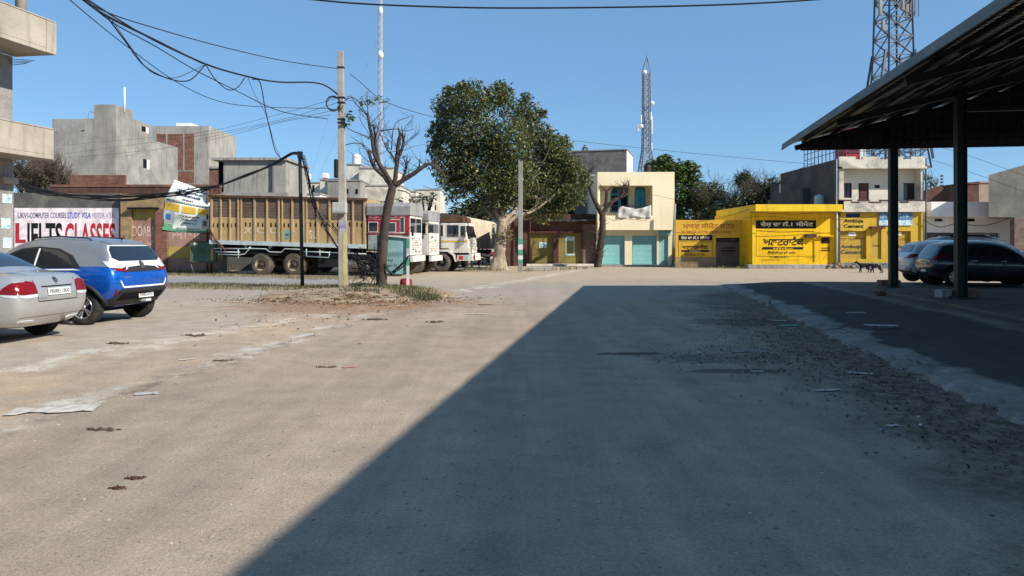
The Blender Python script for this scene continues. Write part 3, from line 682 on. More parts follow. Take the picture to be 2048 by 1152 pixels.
stones('island_stones', [(-4.4, 21.2, 1.7, .8, 150), (-3.2, 20.8, .8, .6, 60)], 63, .02, .09, [m_st1, m_st2, m_st1])
# ------------------------------------------------------------------ buildings and walls
m_conc = surf('raw concrete', (.36, .32, .265), .92, .2, .7, .12, 25, streak=.45, stcol=(.17, .145, .115), stain=.55, sncol=(.20, .165, .125), snscale=.8, bump=.35)
m_conc_grey = surf('grey cement plaster', (.285, .27, .25), .92, .28, .45, .18, 14, streak=.6, stcol=(.115, .11, .105), stain=.65, sncol=(.155, .15, .145), snscale=.35, bump=.35)
m_conc_pale = surf('pale cement plaster', (.33, .31, .28), .92, .2, .5, .12, 14, streak=.75, stcol=(.075, .07, .066), stain=.45, sncol=(.18, .165, .15), snscale=.5, bump=.35)
m_conc_dark = surf('dark weathered and shaded plaster', (.075, .075, .085), .92, .3, .6, .15, 14, streak=.4, stcol=(.04, .04, .045), bump=.35)  # dark tone also carries the shade on the balcony building's side
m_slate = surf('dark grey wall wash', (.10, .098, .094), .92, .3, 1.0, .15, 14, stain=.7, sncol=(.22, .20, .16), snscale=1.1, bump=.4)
m_white_old = surf('old limewash', (.62, .58, .49), .9, .15, .5, .1, 16, streak=.45, stcol=(.22, .20, .17), stain=.75, sncol=(.27, .25, .22), snscale=.55, sedge=(.48, .62), bump=.3)
m_white = surf('white wall paint', (.74, .73, .72), .85, .08, .6, .06, 16, streak=.25, stcol=(.36, .34, .32), bump=.2)
m_cream = surf('cream wall paint', (.84, .73, .50), .85, .07, .5, .05, 16, streak=.22, stcol=(.42, .34, .2), bump=.15)
m_cream_lt = surf('pale cream wall paint', (.78, .69, .47), .85, .08, .5, .05, 16, streak=.22, stcol=(.4, .34, .24), bump=.15)
m_yel = surf('yellow wall paint', (.78, .47, .006), .7, .12, .5, .06, 16, streak=.45, stcol=(.36, .2, .02), stain=.5, sncol=(.45, .26, .02), bump=.15)
m_yel_lt = surf('bright yellow parapet paint', (.74, .50, .018), .7, .14, .6, .06, 16, streak=.55, stcol=(.42, .27, .03), bump=.15)
m_ochre = surf('ochre wall paint', (.62, .36, .035), .8, .1, .6, .06, 16, streak=.35, stcol=(.27, .15, .03), stain=.4, sncol=(.36, .2, .04), bump=.2)
m_brick = bricks('red brick', (.24, .085, .055), (.17, .062, .045), (.20, .165, .135), stain=.6)
m_brick_dark = bricks('sooty brick', (.135, .055, .042), (.095, .042, .034), (.11, .085, .07), stain=.7, sncol=(.035, .03, .028))
m_brick_yel = bricks('yellow washed brick', (.34, .235, .12), (.27, .17, .085), (.26, .21, .15), stain=.45, over=((.36, .27, .13), .7))
m_brick_grey = bricks('unplastered grey brick', (.17, .105, .085), (.13, .085, .07), (.20, .185, .17), stain=.5)
m_brick_painted = bricks('whitewashed brick sign ground', (.86, .78, .82), (.82, .74, .78), (.68, .61, .65), msz=.008, stain=.2, sncol=(.42, .37, .36))
m_dark = plain('dark opening', (.012, .012, .014), .8, spec=.1); m_glass = plain('dark window glass', (.015, .02, .026), .08, spec=.6)
m_black = plain('black sign paint', (.012, .011, .012), .7, spec=.2, var=.3); m_iron = plain('black iron', (.014, .014, .016), .5, spec=.4)
m_teal = surf('turquoise shutter paint', (.23, .50, .51), .6, .12, .9, .06, 16, streak=.3, stcol=(.14, .26, .26), bump=.05, spec=.4)
m_mustard = surf('mustard shutter paint', (.25, .195, .06), .65, .2, .9, .08, 16, streak=.4, stcol=(.14, .11, .04), stain=.4, sncol=(.19, .16, .07), bump=.05)
m_maroon = surf('dark maroon frame paint', (.085, .032, .03), .7, .2, 2, bump=.1)
m_bluedoor = surf('turquoise blue door paint', (.04, .30, .42), .55, .12, 2, bump=.1, spec=.4)
m_red = surf('red sign paint', (.42, .025, .04), .75, .18, 2, bump=.1); m_navy = plain('navy sign paint', (.03, .04, .16), .75, spec=.2, var=.3); m_blue = plain('blue sign paint', (.05, .09, .42), .75, spec=.2, var=.3)
m_lilac = plain('faded violet sign paint', (.25, .22, .45), .75, spec=.2, var=.3); m_ltpink = plain('faded pink lettering', (.55, .40, .36), .8, spec=.2, var=.3)
m_rust = plain('rusted steel', (.10, .055, .035), .85, spec=.2, var=.35); m_wht = plain('white enamel', (.78, .78, .77), .45, spec=.5); m_cyan = surf('pale cyan poster', (.55, .66, .68), .7, .15, 8, stain=.8, sncol=(.06, .34, .48), snscale=6, sedge=(.52, .56), bump=.05)
m_brown = plain('brown sign lettering', (.34, .10, .03), .75, spec=.2, var=.3); m_greyl = plain('faded dark lettering', (.085, .07, .05), .8, spec=.2, var=.4); m_tan = plain('weak brown lettering', (.30, .19, .04), .8, spec=.2, var=.3)

def block(b, x0, x1, yt, yb, d, dep, m=0, zb=None):
    """a solid block whose front shows the pixel rectangle x0..x1, yt..yb at distance d"""
    return b.bx(gX(x0, d), gX(x1, d), d, d + dep, gZ(yb, d) if zb is None else zb, gZ(yt, d), m)
def ptext(b, body, x0, x1, yt, yb, d, off=.004, m=0, bold=.015, shear=0):
    return b.text(body, XZ(gX(x0, d), d - off, gZ(yb, d)), gX(x1, d) - gX(x0, d), gZ(yt, d) - gZ(yb, d), m, bold, shear)
def scribble(b, x0, x1, yt, yb, d, off=.004, m=0, seed=1):
    # strokes of writing worn or too small to read
    rr = random.Random(int(x0 * 7 + yt)); x = x0; h = yb - yt; u = max(1.0, h * .28)
    while x < x1 - u:
        w = u * rr.uniform(.35, .6); a = yt + rr.choice((0, 0, h * .3)); c = yb - rr.choice((0, 0, h * .35))
        panel(b, x, x + w, a, c, d, off, m, t=.003)
        if rr.random() < .7: y = yt + h * rr.choice((0, .4, .75)); panel(b, x + w, min(x1, x + w + u), y, y + h * .22, d, off, m, t=.003)
        x += u * rr.choice((1.2, 1.6, 1.6, 2.2))
    return b
def panel(b, x0, x1, yt, yb, d, off=.01, m=0, t=.008):
    return b.bx(gX(x0, d), gX(x1, d), d - off - t, d - off, gZ(yb, d), gZ(yt, d), m)
def window(root, x0, x1, yt, yb, d, glass=m_glass, frame=m_brown, name='window', bars=2, rec=.10, ft=.06, arch=False):
    X0, X1, Z0, Z1 = gX(x0, d), gX(x1, d), gZ(yb, d), gZ(yt, d); y = d + rec
    b = B(); b.bx(X0, X0 + ft, y - .03, y + .03, Z0, Z1); b.bx(X1 - ft, X1, y - .03, y + .03, Z0, Z1); b.bx(X0 + ft, X1 - ft, y - .03, y + .03, Z1 - ft, Z1); b.bx(X0 + ft, X1 - ft, y - .03, y + .03, Z0, Z0 + ft)
    for i in range(1, bars): x = X0 + (X1 - X0) * i / bars; b.bx(x - ft * .35, x + ft * .35, y - .025, y + .025, Z0 + ft, Z1 - ft)
    f = b.build(name, frame, root, world=True)
    b = B(); b.bx(X0 + ft, X1 - ft, y + .035, y + .05, Z0 + ft, Z1 - ft)
    g = b.build('pane', glass, root, world=True); g.parent = f
    return f
def holes(d, *hs): return [(gX(a, d), gX(c, d), gZ(e, d) if e is not None else 0.0, gZ(g, d)) for a, c, g, e in hs]

# concrete building at the left edge, running beside the lane
lb = thing('concrete_building', 'unfinished concrete building with two projecting balconies at the left edge', 'building', (-16.84, 25, 0), -YAW)
b = B(); b.bx(-9, 0, -.62, 0, 0, 4.35); b.bx(-9, 0, -22, -.621, 3.35, 4.35); b.bx(-9, -.35, -22, -.63, 0, 3.34); b.bx(-9, -.02, -22, -.02, 4.351, 7.86); b.bx(-9, -1.4, -22, -.6, 7.861, 12.5)
b.build('wall', m_conc_grey, lb)
def balcony(z0, z1, xo, ye):
    b = B(); b.bx(0.0, xo, -21.5, ye, z0, z0 + .14); b.bx(xo - .12, xo, -21.5, ye - .12, z0 + .141, z1); b.bx(.0, xo, ye - .119, ye, z0 + .141, z1 - .004); b.bx(xo - .14, xo + .02, -21.5, ye + .02, z1 + .001, z1 + .05); b.bx(xo + .001, xo + .03, ye - .4, ye + .015, z0, z1 - .01)
    b.build('balcony', m_conc, lb, bevel=.015)
balcony(7.86, 8.93, 1.55, .05); balcony(4.36, 5.36, 1.45, .05)
for y in (-1.0, -5.5, -10): B().cyl((1.2, y, 8.0), (1.2, y, 12.4), .16).build('column', m_conc, lb)
b = B(); b.bx(0, 1.5, -22, .05, 12.4, 12.55); b.build('roof_slab', m_conc, lb)
b = B()
for k in range(4): b.tube([(.0, -.1 - k * .05, 7.55 + k * .06), (.55 + .1 * k, -.05, 7.6 + k * .03)], .012, 4)
b.build('rebar', m_rust, lb)
b = B(); n = 34
for i in range(n): b.bx(-.30, -.27 + (.012 if i % 2 else 0), -5.5, -.63, .05 + i * .095, .05 + i * .095 + .09)
b.build('shutter', surf('brown shutter steel', (.10, .065, .05), .6, .2, 2, bump=.05), lb)
for z0, z1, y0, y1 in ((2.9, 3.2, -.46, -.08), (2.05, 2.4, -.50, -.14), (1.4, 1.75, -.44, -.1)):
    B().bx(.004, .012, y0, y1, z0, z1).build('poster', m_cyan, lb)
B().bx(.013, .2, -.6, .0, 3.55, 3.75).build('ledge', m_conc, lb)

# wall with the painted school advertisement
d = 40.0
iw = thing('painted_wall', 'brick wall painted white with large red and black IELTS CLASSES lettering', 'wall', (gX(135, d), d, 0))
b = B(); block(b, -20, 240, 386, 0, d, .24, zb=0); b.build('wall', m_slate, iw, world=True)
b = B(); panel(b, 29, 238, 416, 516, d, .0, t=.012); b.build('sign_ground', m_brick_painted, iw, world=True)
b = B()
for t, x0, x1 in (('UKVI-', 36, 59), ('COMPUTER', 60, 99), ('COURSES', 101, 133)): ptext(b, t, x0, x1, 425, 436.5, d, .016, 0, .01)
for t, x0, x1 in (('STUDY', 135, 161), ('VISA', 163, 182)): ptext(b, t, x0, x1, 424.5, 437, d, .016, 1, .025)
for t, x0, x1 in (('VISITOR', 184, 210), ('VISA', 212, 229)): ptext(b, t, x0, x1, 425, 436, d, .016, 2, .008)
ptext(b, 'IELTS', 55, 125, 445.5, 500, d, .016, 3, .03); ptext(b, 'CLASSES', 130, 231, 446, 500, d, .016, 4, .025)
b.bx(gX(31, d), gX(39, d), d - .018, d - .013, gZ(486, d), gZ(446, d), 4); b.bx(gX(39, d), gX(52, d), d - .018, d - .013, gZ(486, d), gZ(479, d), 4)
b.build('lettering', [m_navy, m_blue, m_lilac, m_black, m_red], iw, world=True)
d = 42.0
bw = thing('brick_wall', 'long low red brick wall behind the painted advertisement wall', 'wall', (gX(230, d), d, 0))
b = B(); block(b, 100, 440, 374, 0, d, .25, zb=0); b.build('wall', m_brick_dark, bw, world=True)
b = B(); block(b, 100, 440, 369, 374, d - .04, .33); b.build('coping', m_brick, bw, world=True)
b = B(); block(b, 440.5, 640, 478, 0, d + .3, .2, zb=0); b.build('shade_backing', m_slate, bw, world=True)  # added dark backing so the space under the lorry looks shaded
b = B(); block(b, 98, 226, 392, 0, d - .5, .2, zb=0); block(b, 140, 250, 350, 374, d + 1.5, .2); b.build('plaster_bay', m_brick, bw, world=True)
# the painted shop unit
d = 39.6
ds = thing('painted_shop', 'low brick shop front with faded yellow and pink DOABA painted shutter', 'shop', (gX(340, d), d, 0))
b = B(); D0 = gX(241, d); wall_holes(b, D0, gX(450, d), 0, gZ(388, d), d, d + .3, holes(d, (263, 312, 417.5, None)))
b.build('wall', m_brick_yel, ds, world=True)
b = B(); b.bx(gX(312, d), gX(335, d), d - .06, d - .001, 0, gZ(418, d)); b.build('brick_pier', m_brick, ds, world=True)
m_pk = surf('faded pink shop paint', (.36, .22, .18), .8, .18, 1, bump=.1, stain=.5, sncol=(.24, .17, .12)); m_yl = surf('faded yellow shop paint', (.42, .33, .10), .8, .15, 1, bump=.1, stain=.5, sncol=(.28, .22, .10))
b = B(); X0, X1 = gX(263, d), gX(312, d)
b.bx(X0, X1, d + .14, d + .17, gZ(440, d), gZ(418, d), 1); b.bx(X0, X1, d + .141, d + .171, .9, gZ(440, d) - .001, 0); b.bx(X0, X1, d + .14, d + .17, 0, .899, 1)
for i in range(26): z = .1 + i * .11; b.bx(X0 + .02, X1 - .02, d + .132, d + .1395, z, z + .012, 0)
b.text('DOABA', XZ(gX(262, d) + .02, d + .128, gZ(473, d)), X1 - X0 - .1, gZ(451, d) - gZ(473, d), 2, .02); scribble(b, 268, 306, 482, 496, d + .132, .004, 2)
b.build('shutter', [m_pk, m_yl, m_ltpink], ds, world=True)
b = B(); b.bx(gX(259, d), gX(319, d), d - .30, d - .002, gZ(418.5, d), gZ(415, d)); b.build('lintel', m_dark, ds, world=True)
b = B(); b.bx(gX(337, d), gX(447, d), d - .012, d - .002, gZ(493, d), gZ(447, d), 0); b.bx(gX(337, d), gX(447, d), d - .013, d - .003, gZ(516, d), gZ(493.2, d), 1); b.bx(gX(337, d), gX(447, d), d - .012, d - .002, gZ(540, d), gZ(516.2, d), 0)
scribble(b, 345, 400, 460, 478, d - .014, .004, 2); b.build('painted_panel', [m_pk, m_yl, m_ltpink], ds, world=True)

# stepped grey plaster building behind
d = 70.0
gb = thing('plaster_building', 'tall windowless grey plastered building with stepped roof behind the brick wall', 'building', (gX(190, d), d, 0))
b = B(); XR = gX(231.5, d); b.bx(gX(188, d), XR, d, 73.2, 0, gZ(209, d)); b.bx(gX(60, d), XR - .6, d + .02, 76.9, 0, gZ(263, d)); b.bx(gX(168, d), XR - .62, d + .04, 75, 0, gZ(237, d)); b.bx(XR - 8, XR - .005, 73.201, 77.1, 0, gZ(238, 73.2)); b.bx(XR - 8, XR - .01, 77.101, 83, 0, gZ(280, 77.1))
b.build('wall', m_conc_grey, gb, world=True)
def sidewin(y0, y1, z0, z1, root, x):
    B().bx(x - .02, x + .02, y0, y1, z0, z1).build('window', m_dark, root, world=True)
    B().bx(x - .01, x + .05, y1, y1 + .5, z0 - .1, z1).build('reveal', m_white, root, world=True)
sidewin(75.2, 75.9, gZ(335, 75), gZ(317, 75), gb, XR); sidewin(74.9, 75.7, gZ(262, 75), gZ(252, 75), gb, XR)
b = B(); b.tube([(gX(249, 71.5), 71.5, gZ(225, 71.5)), (gX(249, 71.5), 71.5, gZ(175, 71.5))], .09, 6); b.build('pipe', m_wht, gb, world=True); b = B(); b.tube([(gX(170, d), d + .5, gZ(240, d)), (gX(170, d), d + .5, gZ(221, d)), (gX(188, d), d + .5, gZ(224, d))], .05, 6); b.build('pipe', m_wht, gb, world=True)
b = B(); b.prism([(gX(122, d), gZ(264, d)), (gX(170, d), gZ(264, d)), (gX(162, d), gZ(255, d)), (gX(142, d), gZ(253, d))], Matrix(((1, 0, 0, 0), (0, 0, 1, d + 2), (0, 1, 0, 0), (0, 0, 0, 1))), 3); b.build('rooftop_canopy', surf('red roof sheet', (.38, .09, .06), .7, .1, 1), gb, world=True, normals=True)
# brick infill building
d = 90.0
ib = thing('infill_building', 'half plastered building with red brick infill panel and grey columns', 'building', (gX(363, d), d, 0))
b = B(); block(b, 305, 417, 252, 0, d, 9, zb=0); b.build('frame', m_conc_pale, ib, world=True)
b = B(); panel(b, 314, 388, 268, 366, d, .0, t=.03); b.build('brick_panel', m_brick, ib, world=True)
b = B(); 
for x in (332, 366): panel(b, x, x + 3, 268, 342, d, .03, t=.03)
panel(b, 356, 388, 341, 343, d, .03, t=.03); b.build('concrete_band', m_conc_pale, ib, world=True)
b = B(); block(b, 352, 382, 246, 252, d + 2, 3); b.build('parapet', m_white, ib, world=True)
# water tank room of bare concrete behind the lorry
d = 49.0
cb = thing('concrete_room', 'streaked bare concrete rooftop room behind the tan lorry', 'building', (gX(500, d), d, 0))
b = B(); block(b, 447, 572, 319, 0, d, 5, zb=0); b.build('wall', m_conc_pale, cb, world=True)
b = B(); block(b, 422, 574, 315, 320, d - .25, 5.6); b.build('roof_slab', m_conc_pale, cb, world=True)
b = B(); b.cyl((gX(546, d), d - .1, 0), (gX(546, d), d - .1, gZ(320, d)), .07); b.build('rain_pipe', m_conc_dark, cb, world=True)
b = B(); block(b, 437, 446.5, 320.5, 0, d + .8, .3, zb=0); b.build('void_shade', m_dark, cb, world=True)  # solid black block, the shade of the void put into its colour
b = B(); block(b, 440, 575, 385, 396, d - 2.5, .4); b.build('ledge', m_conc_grey, cb, world=True)
d = 58.0
rb = thing('brick_house', 'sliver of red brick house between the infill building and the concrete room', 'building', (gX(432, d), d, 0))
b = B(); block(b, 418, 470, 337, 0, d, 5, zb=0); b.build('wall', m_brick, rb, world=True)
b = B(); block(b, 415, 473, 333, 337, d - .1, 5.2); b.build('coping', m_conc_grey, rb, world=True)
# white lime washed houses behind the lorries
def house(name, label, d, blocks, mat, wins=(), dep=7):
    t = thing(name, label, 'building', (gX(sum(q[0] + q[1] for q in blocks) / 2 / len(blocks), d), d, 0))
    for i, q in enumerate(blocks):
        b = B(); dd = d + (q[3] if len(q) > 3 else 0); block(b, q[0], q[1], q[2], 0, dd, dep, zb=0); b.build('wall', q[4] if len(q) > 4 else mat, t, world=True)
        b = B(); b.bx(gX(q[0], dd) - .06, gX(q[1], dd) + .06, dd - .08, dd + dep + .1, gZ(q[2], dd) + .001, gZ(q[2], dd) + .12); b.build('coping', q[4] if len(q) > 4 else m_conc_grey, t, world=True)
    for x0, x1, y0, y1, k in wins: dd = d + k; b = B(); b.bx(gX(x0, dd), gX(x1, dd), dd - .03, dd + .05, gZ(y1, dd), gZ(y0, dd)); b.build('window', m_dark, t, world=True)
    return t
house('white_house', 'stained whitewashed house with small slit windows behind the tan lorry', 76, [(584, 662, 366), (640, 700, 360, -2)], m_white_old, [(605, 609, 372, 382, 0), (625, 629, 370, 384, 0), (684, 688, 378, 390, -2)])
wh = house('white_house', 'tall stained white house block carrying a round white water tank', 70, [(694, 722, 330, 2), (718, 786, 337), (718, 800, 372, -2)], m_white_old, [(695, 699, 381, 388, 0), (714, 718, 380, 392, 1.0)])
house('white_house', 'yellowed stepped house behind the lorry cabs right of the bare tree', 84, [(786, 832, 384), (830, 880, 380, 2), (795, 862, 394, -2)], m_white_old, [(866, 872, 410, 420, 1.9), (846, 851, 402, 409, 1.9)])
house('grey_house', 'grey shaded house front behind the concrete pole', 66, [(655, 721, 362)], m_conc_grey, [(692, 697, 378, 387, 0), (711, 716, 378, 388, 0)])
def water_tank(label, x, yt, yb, r, d, mat, group=None, cap=True):
    t = thing('water_tank', label, 'water tank', (gX(x, d), d, gZ(yb, d)), group=group); h = gZ(yt, d) - gZ(yb, d); rr = r / F * d
    b = B(); pr = [(0.01, 0), (rr, 0)]
    for i in range(6): z = h * .82 * (i + .5) / 6; pr += [(rr, z - h * .03), (rr * 1.03, z), (rr, z + h * .03)]
    pr += [(rr, h * .84), (rr * .75, h * .94), (rr * .3, h)]; b.lathe(pr, n=20); b.build('drum', mat, t)
    B().lathe([(rr * .34, h * .98), (rr * .34, h * 1.05), (.001, h * 1.06)], n=14).build('lid', mat, t)
water_tank('white round water tank on the stained tall white house', 713, 309, 330, 9, 72.5, m_wht)
for x, y0, y1, g in ((612, 346, 358, 'tall'), (649, 346, 356, 'low')):
    d = 76; t = thing('rooftop_box', 'small pale tank box on stilts, %s' % ('the one right beside the black iron pole' if g == 'tall' else 'the lower one between iron and concrete poles'), 'tank', (gX(x, d), d, gZ(366, d)))
    b = B(); block(b, x - 5, x + 5, y0, y1, d, 1.0); b.build('tank', m_white, t, world=True, bevel=.05)
    for q in (-4, 4): b = B(); b.bx(gX(x + q, d) - .06, gX(x + q, d) + .06, d + .4, d + .5, gZ(368, d), gZ(y1, d)); b.build('leg', m_rust, t, world=True)
house('pale_house', 'thin white parapet house showing above the lorry body near the black pole', 60, [(567, 640, 389)], m_white, dep=3)

# brick shop with two mustard shutters
d = 51.0
bs = thing('brick_shop', 'low brick shop with two mustard yellow shutters behind the short concrete pole', 'shop', (gX(1110, d), d, 0))
b = B(); wall_holes(b, gX(1003, d), gX(1197, d), 0, gZ(428, d), d, d + .35, holes(d, (1061, 1107, 466, None), (1117, 1164, 466, None)))
b.bx(gX(1003, d), gX(1197, d), d + .36, d + 7, 0, gZ(436, d)); b.build('wall', m_brick_dark, bs, world=True)
b = B(); b.bx(gX(1165.5, d), gX(1196, d), d - .03, d - .002, 0, gZ(448, d)); b.build('plaster_panel', surf('brown stained plaster', (.17, .12, .095), .92, .3, .8, stain=.6, sncol=(.08, .06, .05), bump=.4), bs, world=True)
b = B(); rr = random.Random(2)
for i in range(16):
    x0 = gX(1048 + i * 9.4, d); b.bx(x0, x0 + .33, d - .5 - rr.uniform(0, .1), d + .3, gZ(443, d) + rr.uniform(-.03, .03), gZ(440.5, d) + rr.uniform(-.02, .06), 0)
b.build('broken_ledge', m_conc_dark, bs, world=True)
shutter(bs, gX(1061, d), gX(1107, d), 0.05, gZ(466, d), d + .2, m_mustard, lambda b: (panel(b, 1078, 1093, 484, 496, d + .175, .006, 1), scribble(b, 1080, 1091, 487, 493, d + .16, .004, 0), [m_cyan])[2])
shutter(bs, gX(1117, d), gX(1164, d), 0.05, gZ(466, d), d + .2, m_mustard, lambda b: (panel(b, 1131, 1149, 473, 511, d + .175, .006, 1), panel(b, 1133, 1147, 482, 508, d + .165, .004, 0), [m_cyan])[2])
for x0, x1 in ((1057.5, 1061), (1107, 1117), (1164, 1166.5)): b = B(); b.bx(gX(x0, d), gX(x1, d), d - .06, d - .001 + .0, 0, gZ(463, d)); b.build('frame_post', m_maroon, bs, world=True)
b = B(); b.bx(gX(1057, d), gX(1167, d), d - .07, d - .003, gZ(466, d), gZ(462, d)); b.build('frame_lintel', m_maroon, bs, world=True)
b = B(); b.bx(gX(1052, d), gX(1192, d), d - 1.1, d - .08, 0, .16); b.build('threshold', m_white_old, bs, world=True, bevel=.03)
b = B(); b.tube([(gX(1058, d), d - .7, 0), (gX(1061, d), d - .7, gZ(380, d))], .05, 6); b.build('iron_stand', m_maroon, bs, world=True)
# tall grey building turned towards the light
ang = -R(15); P0 = P(1253, 300, 62); gy = thing('grey_building', 'tall grey cement block with bright sunlit side behind the cream shop', 'building', (P0.x, P0.y, 0), ang)
b = B(); b.bx(-9, 0, 0, 4.9, 0, P0.z); b.build('wall', bricks('grey block wall', (.20, .18, .17), (.17, .155, .15), (.15, .14, .135), bw=.4, bh=.2, stain=.4), gy)
B().bx(.004, .03, .02, 4.88, 0, P0.z - .004).build('side_wall', m_white, gy); b = B(); b.bx(-9.05, .08, -.05, 4.95, P0.z + .001, P0.z + .1); b.build('coping', m_conc_grey, gy)  # white slab on the side: sunlit brightness put into its colour
house('grey_annex', 'lower grey wall under the tall block beside the leafy tree', 57, [(1150, 1210, 352)], m_conc_grey, dep=4)

# cream two storey shop
d = 50.0
cs = thing('cream_shop', 'two storey cream shop with turquoise shutters and recessed balcony', 'shop', (gX(1272, d), d, 0))
XL, XRt = gX(1195, d), gX(1349, d); zf = gZ(460, d)
b = B(); wall_holes(b, XL, XRt, zf, gZ(344, d), d, d + .22, holes(d, (1196.5, 1305, 371, 431)), 0)
b.bx(XL, XRt, d + 1.5, d + 9, zf - .2, gZ(346, d)); b.bx(XL, XL + .2, d + .221, d + 1.499, zf, gZ(346, d)); b.bx(XRt - .2, XRt, d + .221, d + 1.499, zf, gZ(346, d)); b.bx(gX(1305, d) , XRt - .21, d + .222, d + 1.498, gZ(431, d) - .3, gZ(371, d) + .1)
b.bx(XL + .21, XRt - .21, d + .223, d + 1.497, gZ(371, d), gZ(371, d) + .15); b.bx(XL + .21, XRt - .21, d + .224, d + 1.496, zf, zf + .15)
b.build('upper_wall', m_cream, cs, world=True)
d2 = d + .55
b = B(); wall_holes(b, XL, XRt, 0, zf - .001, d2, d2 + .3, [(gX(1206, d), gX(1252, d), 0, gZ(471, d)), (gX(1267, d), gX(1317, d), 0, gZ(471, d)), (gX(1321, d), gX(1340, d), 0, gZ(471, d))]); b.bx(XL, XRt, d2 + .6, d + 9, 0, zf - .21)
b.build('ground_wall', m_cream_lt, cs, world=True)
for a, c in ((1206, 1252), (1267, 1317)): shutter(cs, gX(a, d), gX(c, d), .12, gZ(471, d), d2 + .2, m_teal)
b = B(); b.bx(gX(1321, d), gX(1340, d), d2 + .15, d2 + .19, .1, gZ(471, d)); b.bx(gX(1330, d), gX(1331, d), d2 + .14, d2 + .149, .1, gZ(471, d)); b.build('shop_door', m_teal, cs, world=True)
b = B(); b.bx(gX(1320, d), gX(1344, d), d2 - .25, d2 - .002, gZ(469.5, d), gZ(462, d)); b.build('shutter_box', m_teal, cs, world=True)
b = B(); b.bx(XL, XRt, d - .6, d2 + .1, -.02, .11); b.build('step', m_conc_grey, cs, world=True, bevel=.03)
dB = d + 1.5
def arched(root, x0, x1, yt, yb, leaf, name):
    X0, X1, Z0, Z1 = gX(x0, dB), gX(x1, dB), gZ(yb, dB), gZ(yt, dB); r = (X1 - X0) / 2; cx = (X0 + X1) / 2; zc = Z1 - r
    out = [(X0, Z0)] + [(X1, Z0)] + [(cx + r * math.cos(t), zc + r * math.sin(t)) for t in [math.pi * i / 12 for i in range(13)]]
    M = Matrix(((1, 0, 0, 0), (0, 0, 1, dB - .05), (0, 1, 0, 0), (0, 0, 0, 1)))
    b = B(); b.prism(out, M, .045); f = b.build(name, m_bluedoor, root, world=True, normals=True)
    k = .80; inn = [(cx + (p - cx) * k, zc + .08 + (q - zc) * .9) for p, q in [(cx + r * math.cos(t), zc + r * math.sin(t)) for t in [math.pi * i / 12 for i in range(13)]]]
    b = B(); b.prism(inn, Matrix(((1, 0, 0, 0), (0, 0, 1, dB - .075), (0, 1, 0, 0), (0, 0, 0, 1))), .02); g = b.build('fanlight', m_glass, root, world=True, normals=True); g.parent = f
    w2 = (X1 - X0) * .08
    for i in (0, 1):
        a = X0 + w2 + i * (X1 - X0) / 2; c = a + (X1 - X0) / 2 - 2 * w2
        b = B(); b.bx(a, c, dB - .085, dB - .052, Z0 + .1, zc - .05); g = b.build('leaf', leaf, root, world=True, bevel=.01); g.parent = f
arched(cs, 1269, 1291, 372, 432, m_bluedoor, 'balcony_door'); arched(cs, 1220, 1257, 371, 425, m_dark, 'balcony_window')
b = B(); zr = gZ(411, d)
b.bx(gX(1196, d) + .1, gX(1305, d), d + .05, d + .10, zr - .03, zr + .02)
for i in range(26): x = gX(1199 + i * 4.1, d); b.bx(x - .008, x + .008, d + .06, d + .085, gZ(431, d), zr - .03)
b.build('railing', m_iron, cs, world=True)
cl = B(); nx, nz = 22, 8
for j in range(nz + 1):
    for i in range(nx + 1):
        u, v = i / nx, j / nz; top = zr + .04 - .35 * math.sin(u * math.pi) ** 1 * (.6 if u < .5 else .8) - (.5 * max(0, .12 - u) * 6 if u < .12 else 0)
        zb_ = gZ(432, d) - .12 - .05 * math.sin(u * 9); cl.v.append(V((gX(1235 + u * 67, d), d - .05 - .035 * math.sin(u * 26 + v * 3) - .03 * math.sin(u * 11 - v * 5), top + (zb_ - top) * v)))
for j in range(nz):
    for i in range(nx): o = j * (nx + 1) + i; cl.f.append([o, o + nx + 1, o + nx + 2, o + 1]); cl.m.append(0); cl.s.append(True)
o = cl.build('tarpaulin', surf('crumpled pale tarpaulin', (.55, .53, .50), .8, .15, 3, stain=.5, sncol=(.16, .15, .15), snscale=2.5, bump=.3)); md = o.modifiers.new('thick', 'SOLIDIFY'); md.thickness = .01
tag(o, 'crumpled whitish sheet draped over the balcony railing of the cream shop', 'tarpaulin')
B().cyl((gX(1345, 49.2), 49.2, 0), (gX(1350, 49.2), 49.2, gZ(408, 49.2)), .09, .07, 8).build('utility_post', m_conc_pale); tag(bpy.data.objects['utility_post'], 'short whitewashed post leaning on the right corner of the cream shop', 'post')
water_tank('black water tank on the cream shop roof under the lattice tower', 1295, 330, 344, 7.5, 53, m_iron)

# ochre yard wall with cement shop lettering
d = 47.6
ow = thing('yard_wall', 'ochre painted yard wall with brown Punjabi lettering and a dark gate', 'wall', (gX(1420, d), d, 0))
b = B(); wall_holes(b, gX(1351, d), gX(1502, d), .0, gZ(440, d), d, d + .25, holes(d, (1432, 1480, 474, None))); b.build('wall', m_ochre, ow, world=True)
b = B(); b.bx(gX(1351, d), gX(1431, d), d - .02, d - .002, 0, gZ(514, d)); b.build('bare_plinth', surf('flaked plinth', (.25, .18, .11), .95, .3, 1.2, stain=.8, sncol=(.11, .08, .06), bump=.6), ow, world=True)
b = B(); ptext(b, 'ਮਾਧਵ ਸੀਮੈਂਟ ਸਟੋਰ', 1366, 1469, 445, 457, d, .006, 0, .02); ptext(b, 'ਮੋ. 98556-61278, 98882-15878', 1364, 1461, 460, 467.5, d, .006, 0, .015); b.build('lettering', m_brown, ow, world=True)
b = B(); panel(b, 1357, 1425, 470, 481, d, .0, 0); ptext(b, 'ਦੇਸ਼ ਦਾ ਨੰ.1 ਸੀਮੈਂਟ', 1362, 1419, 472, 479.5, d, .012, 1, .02)
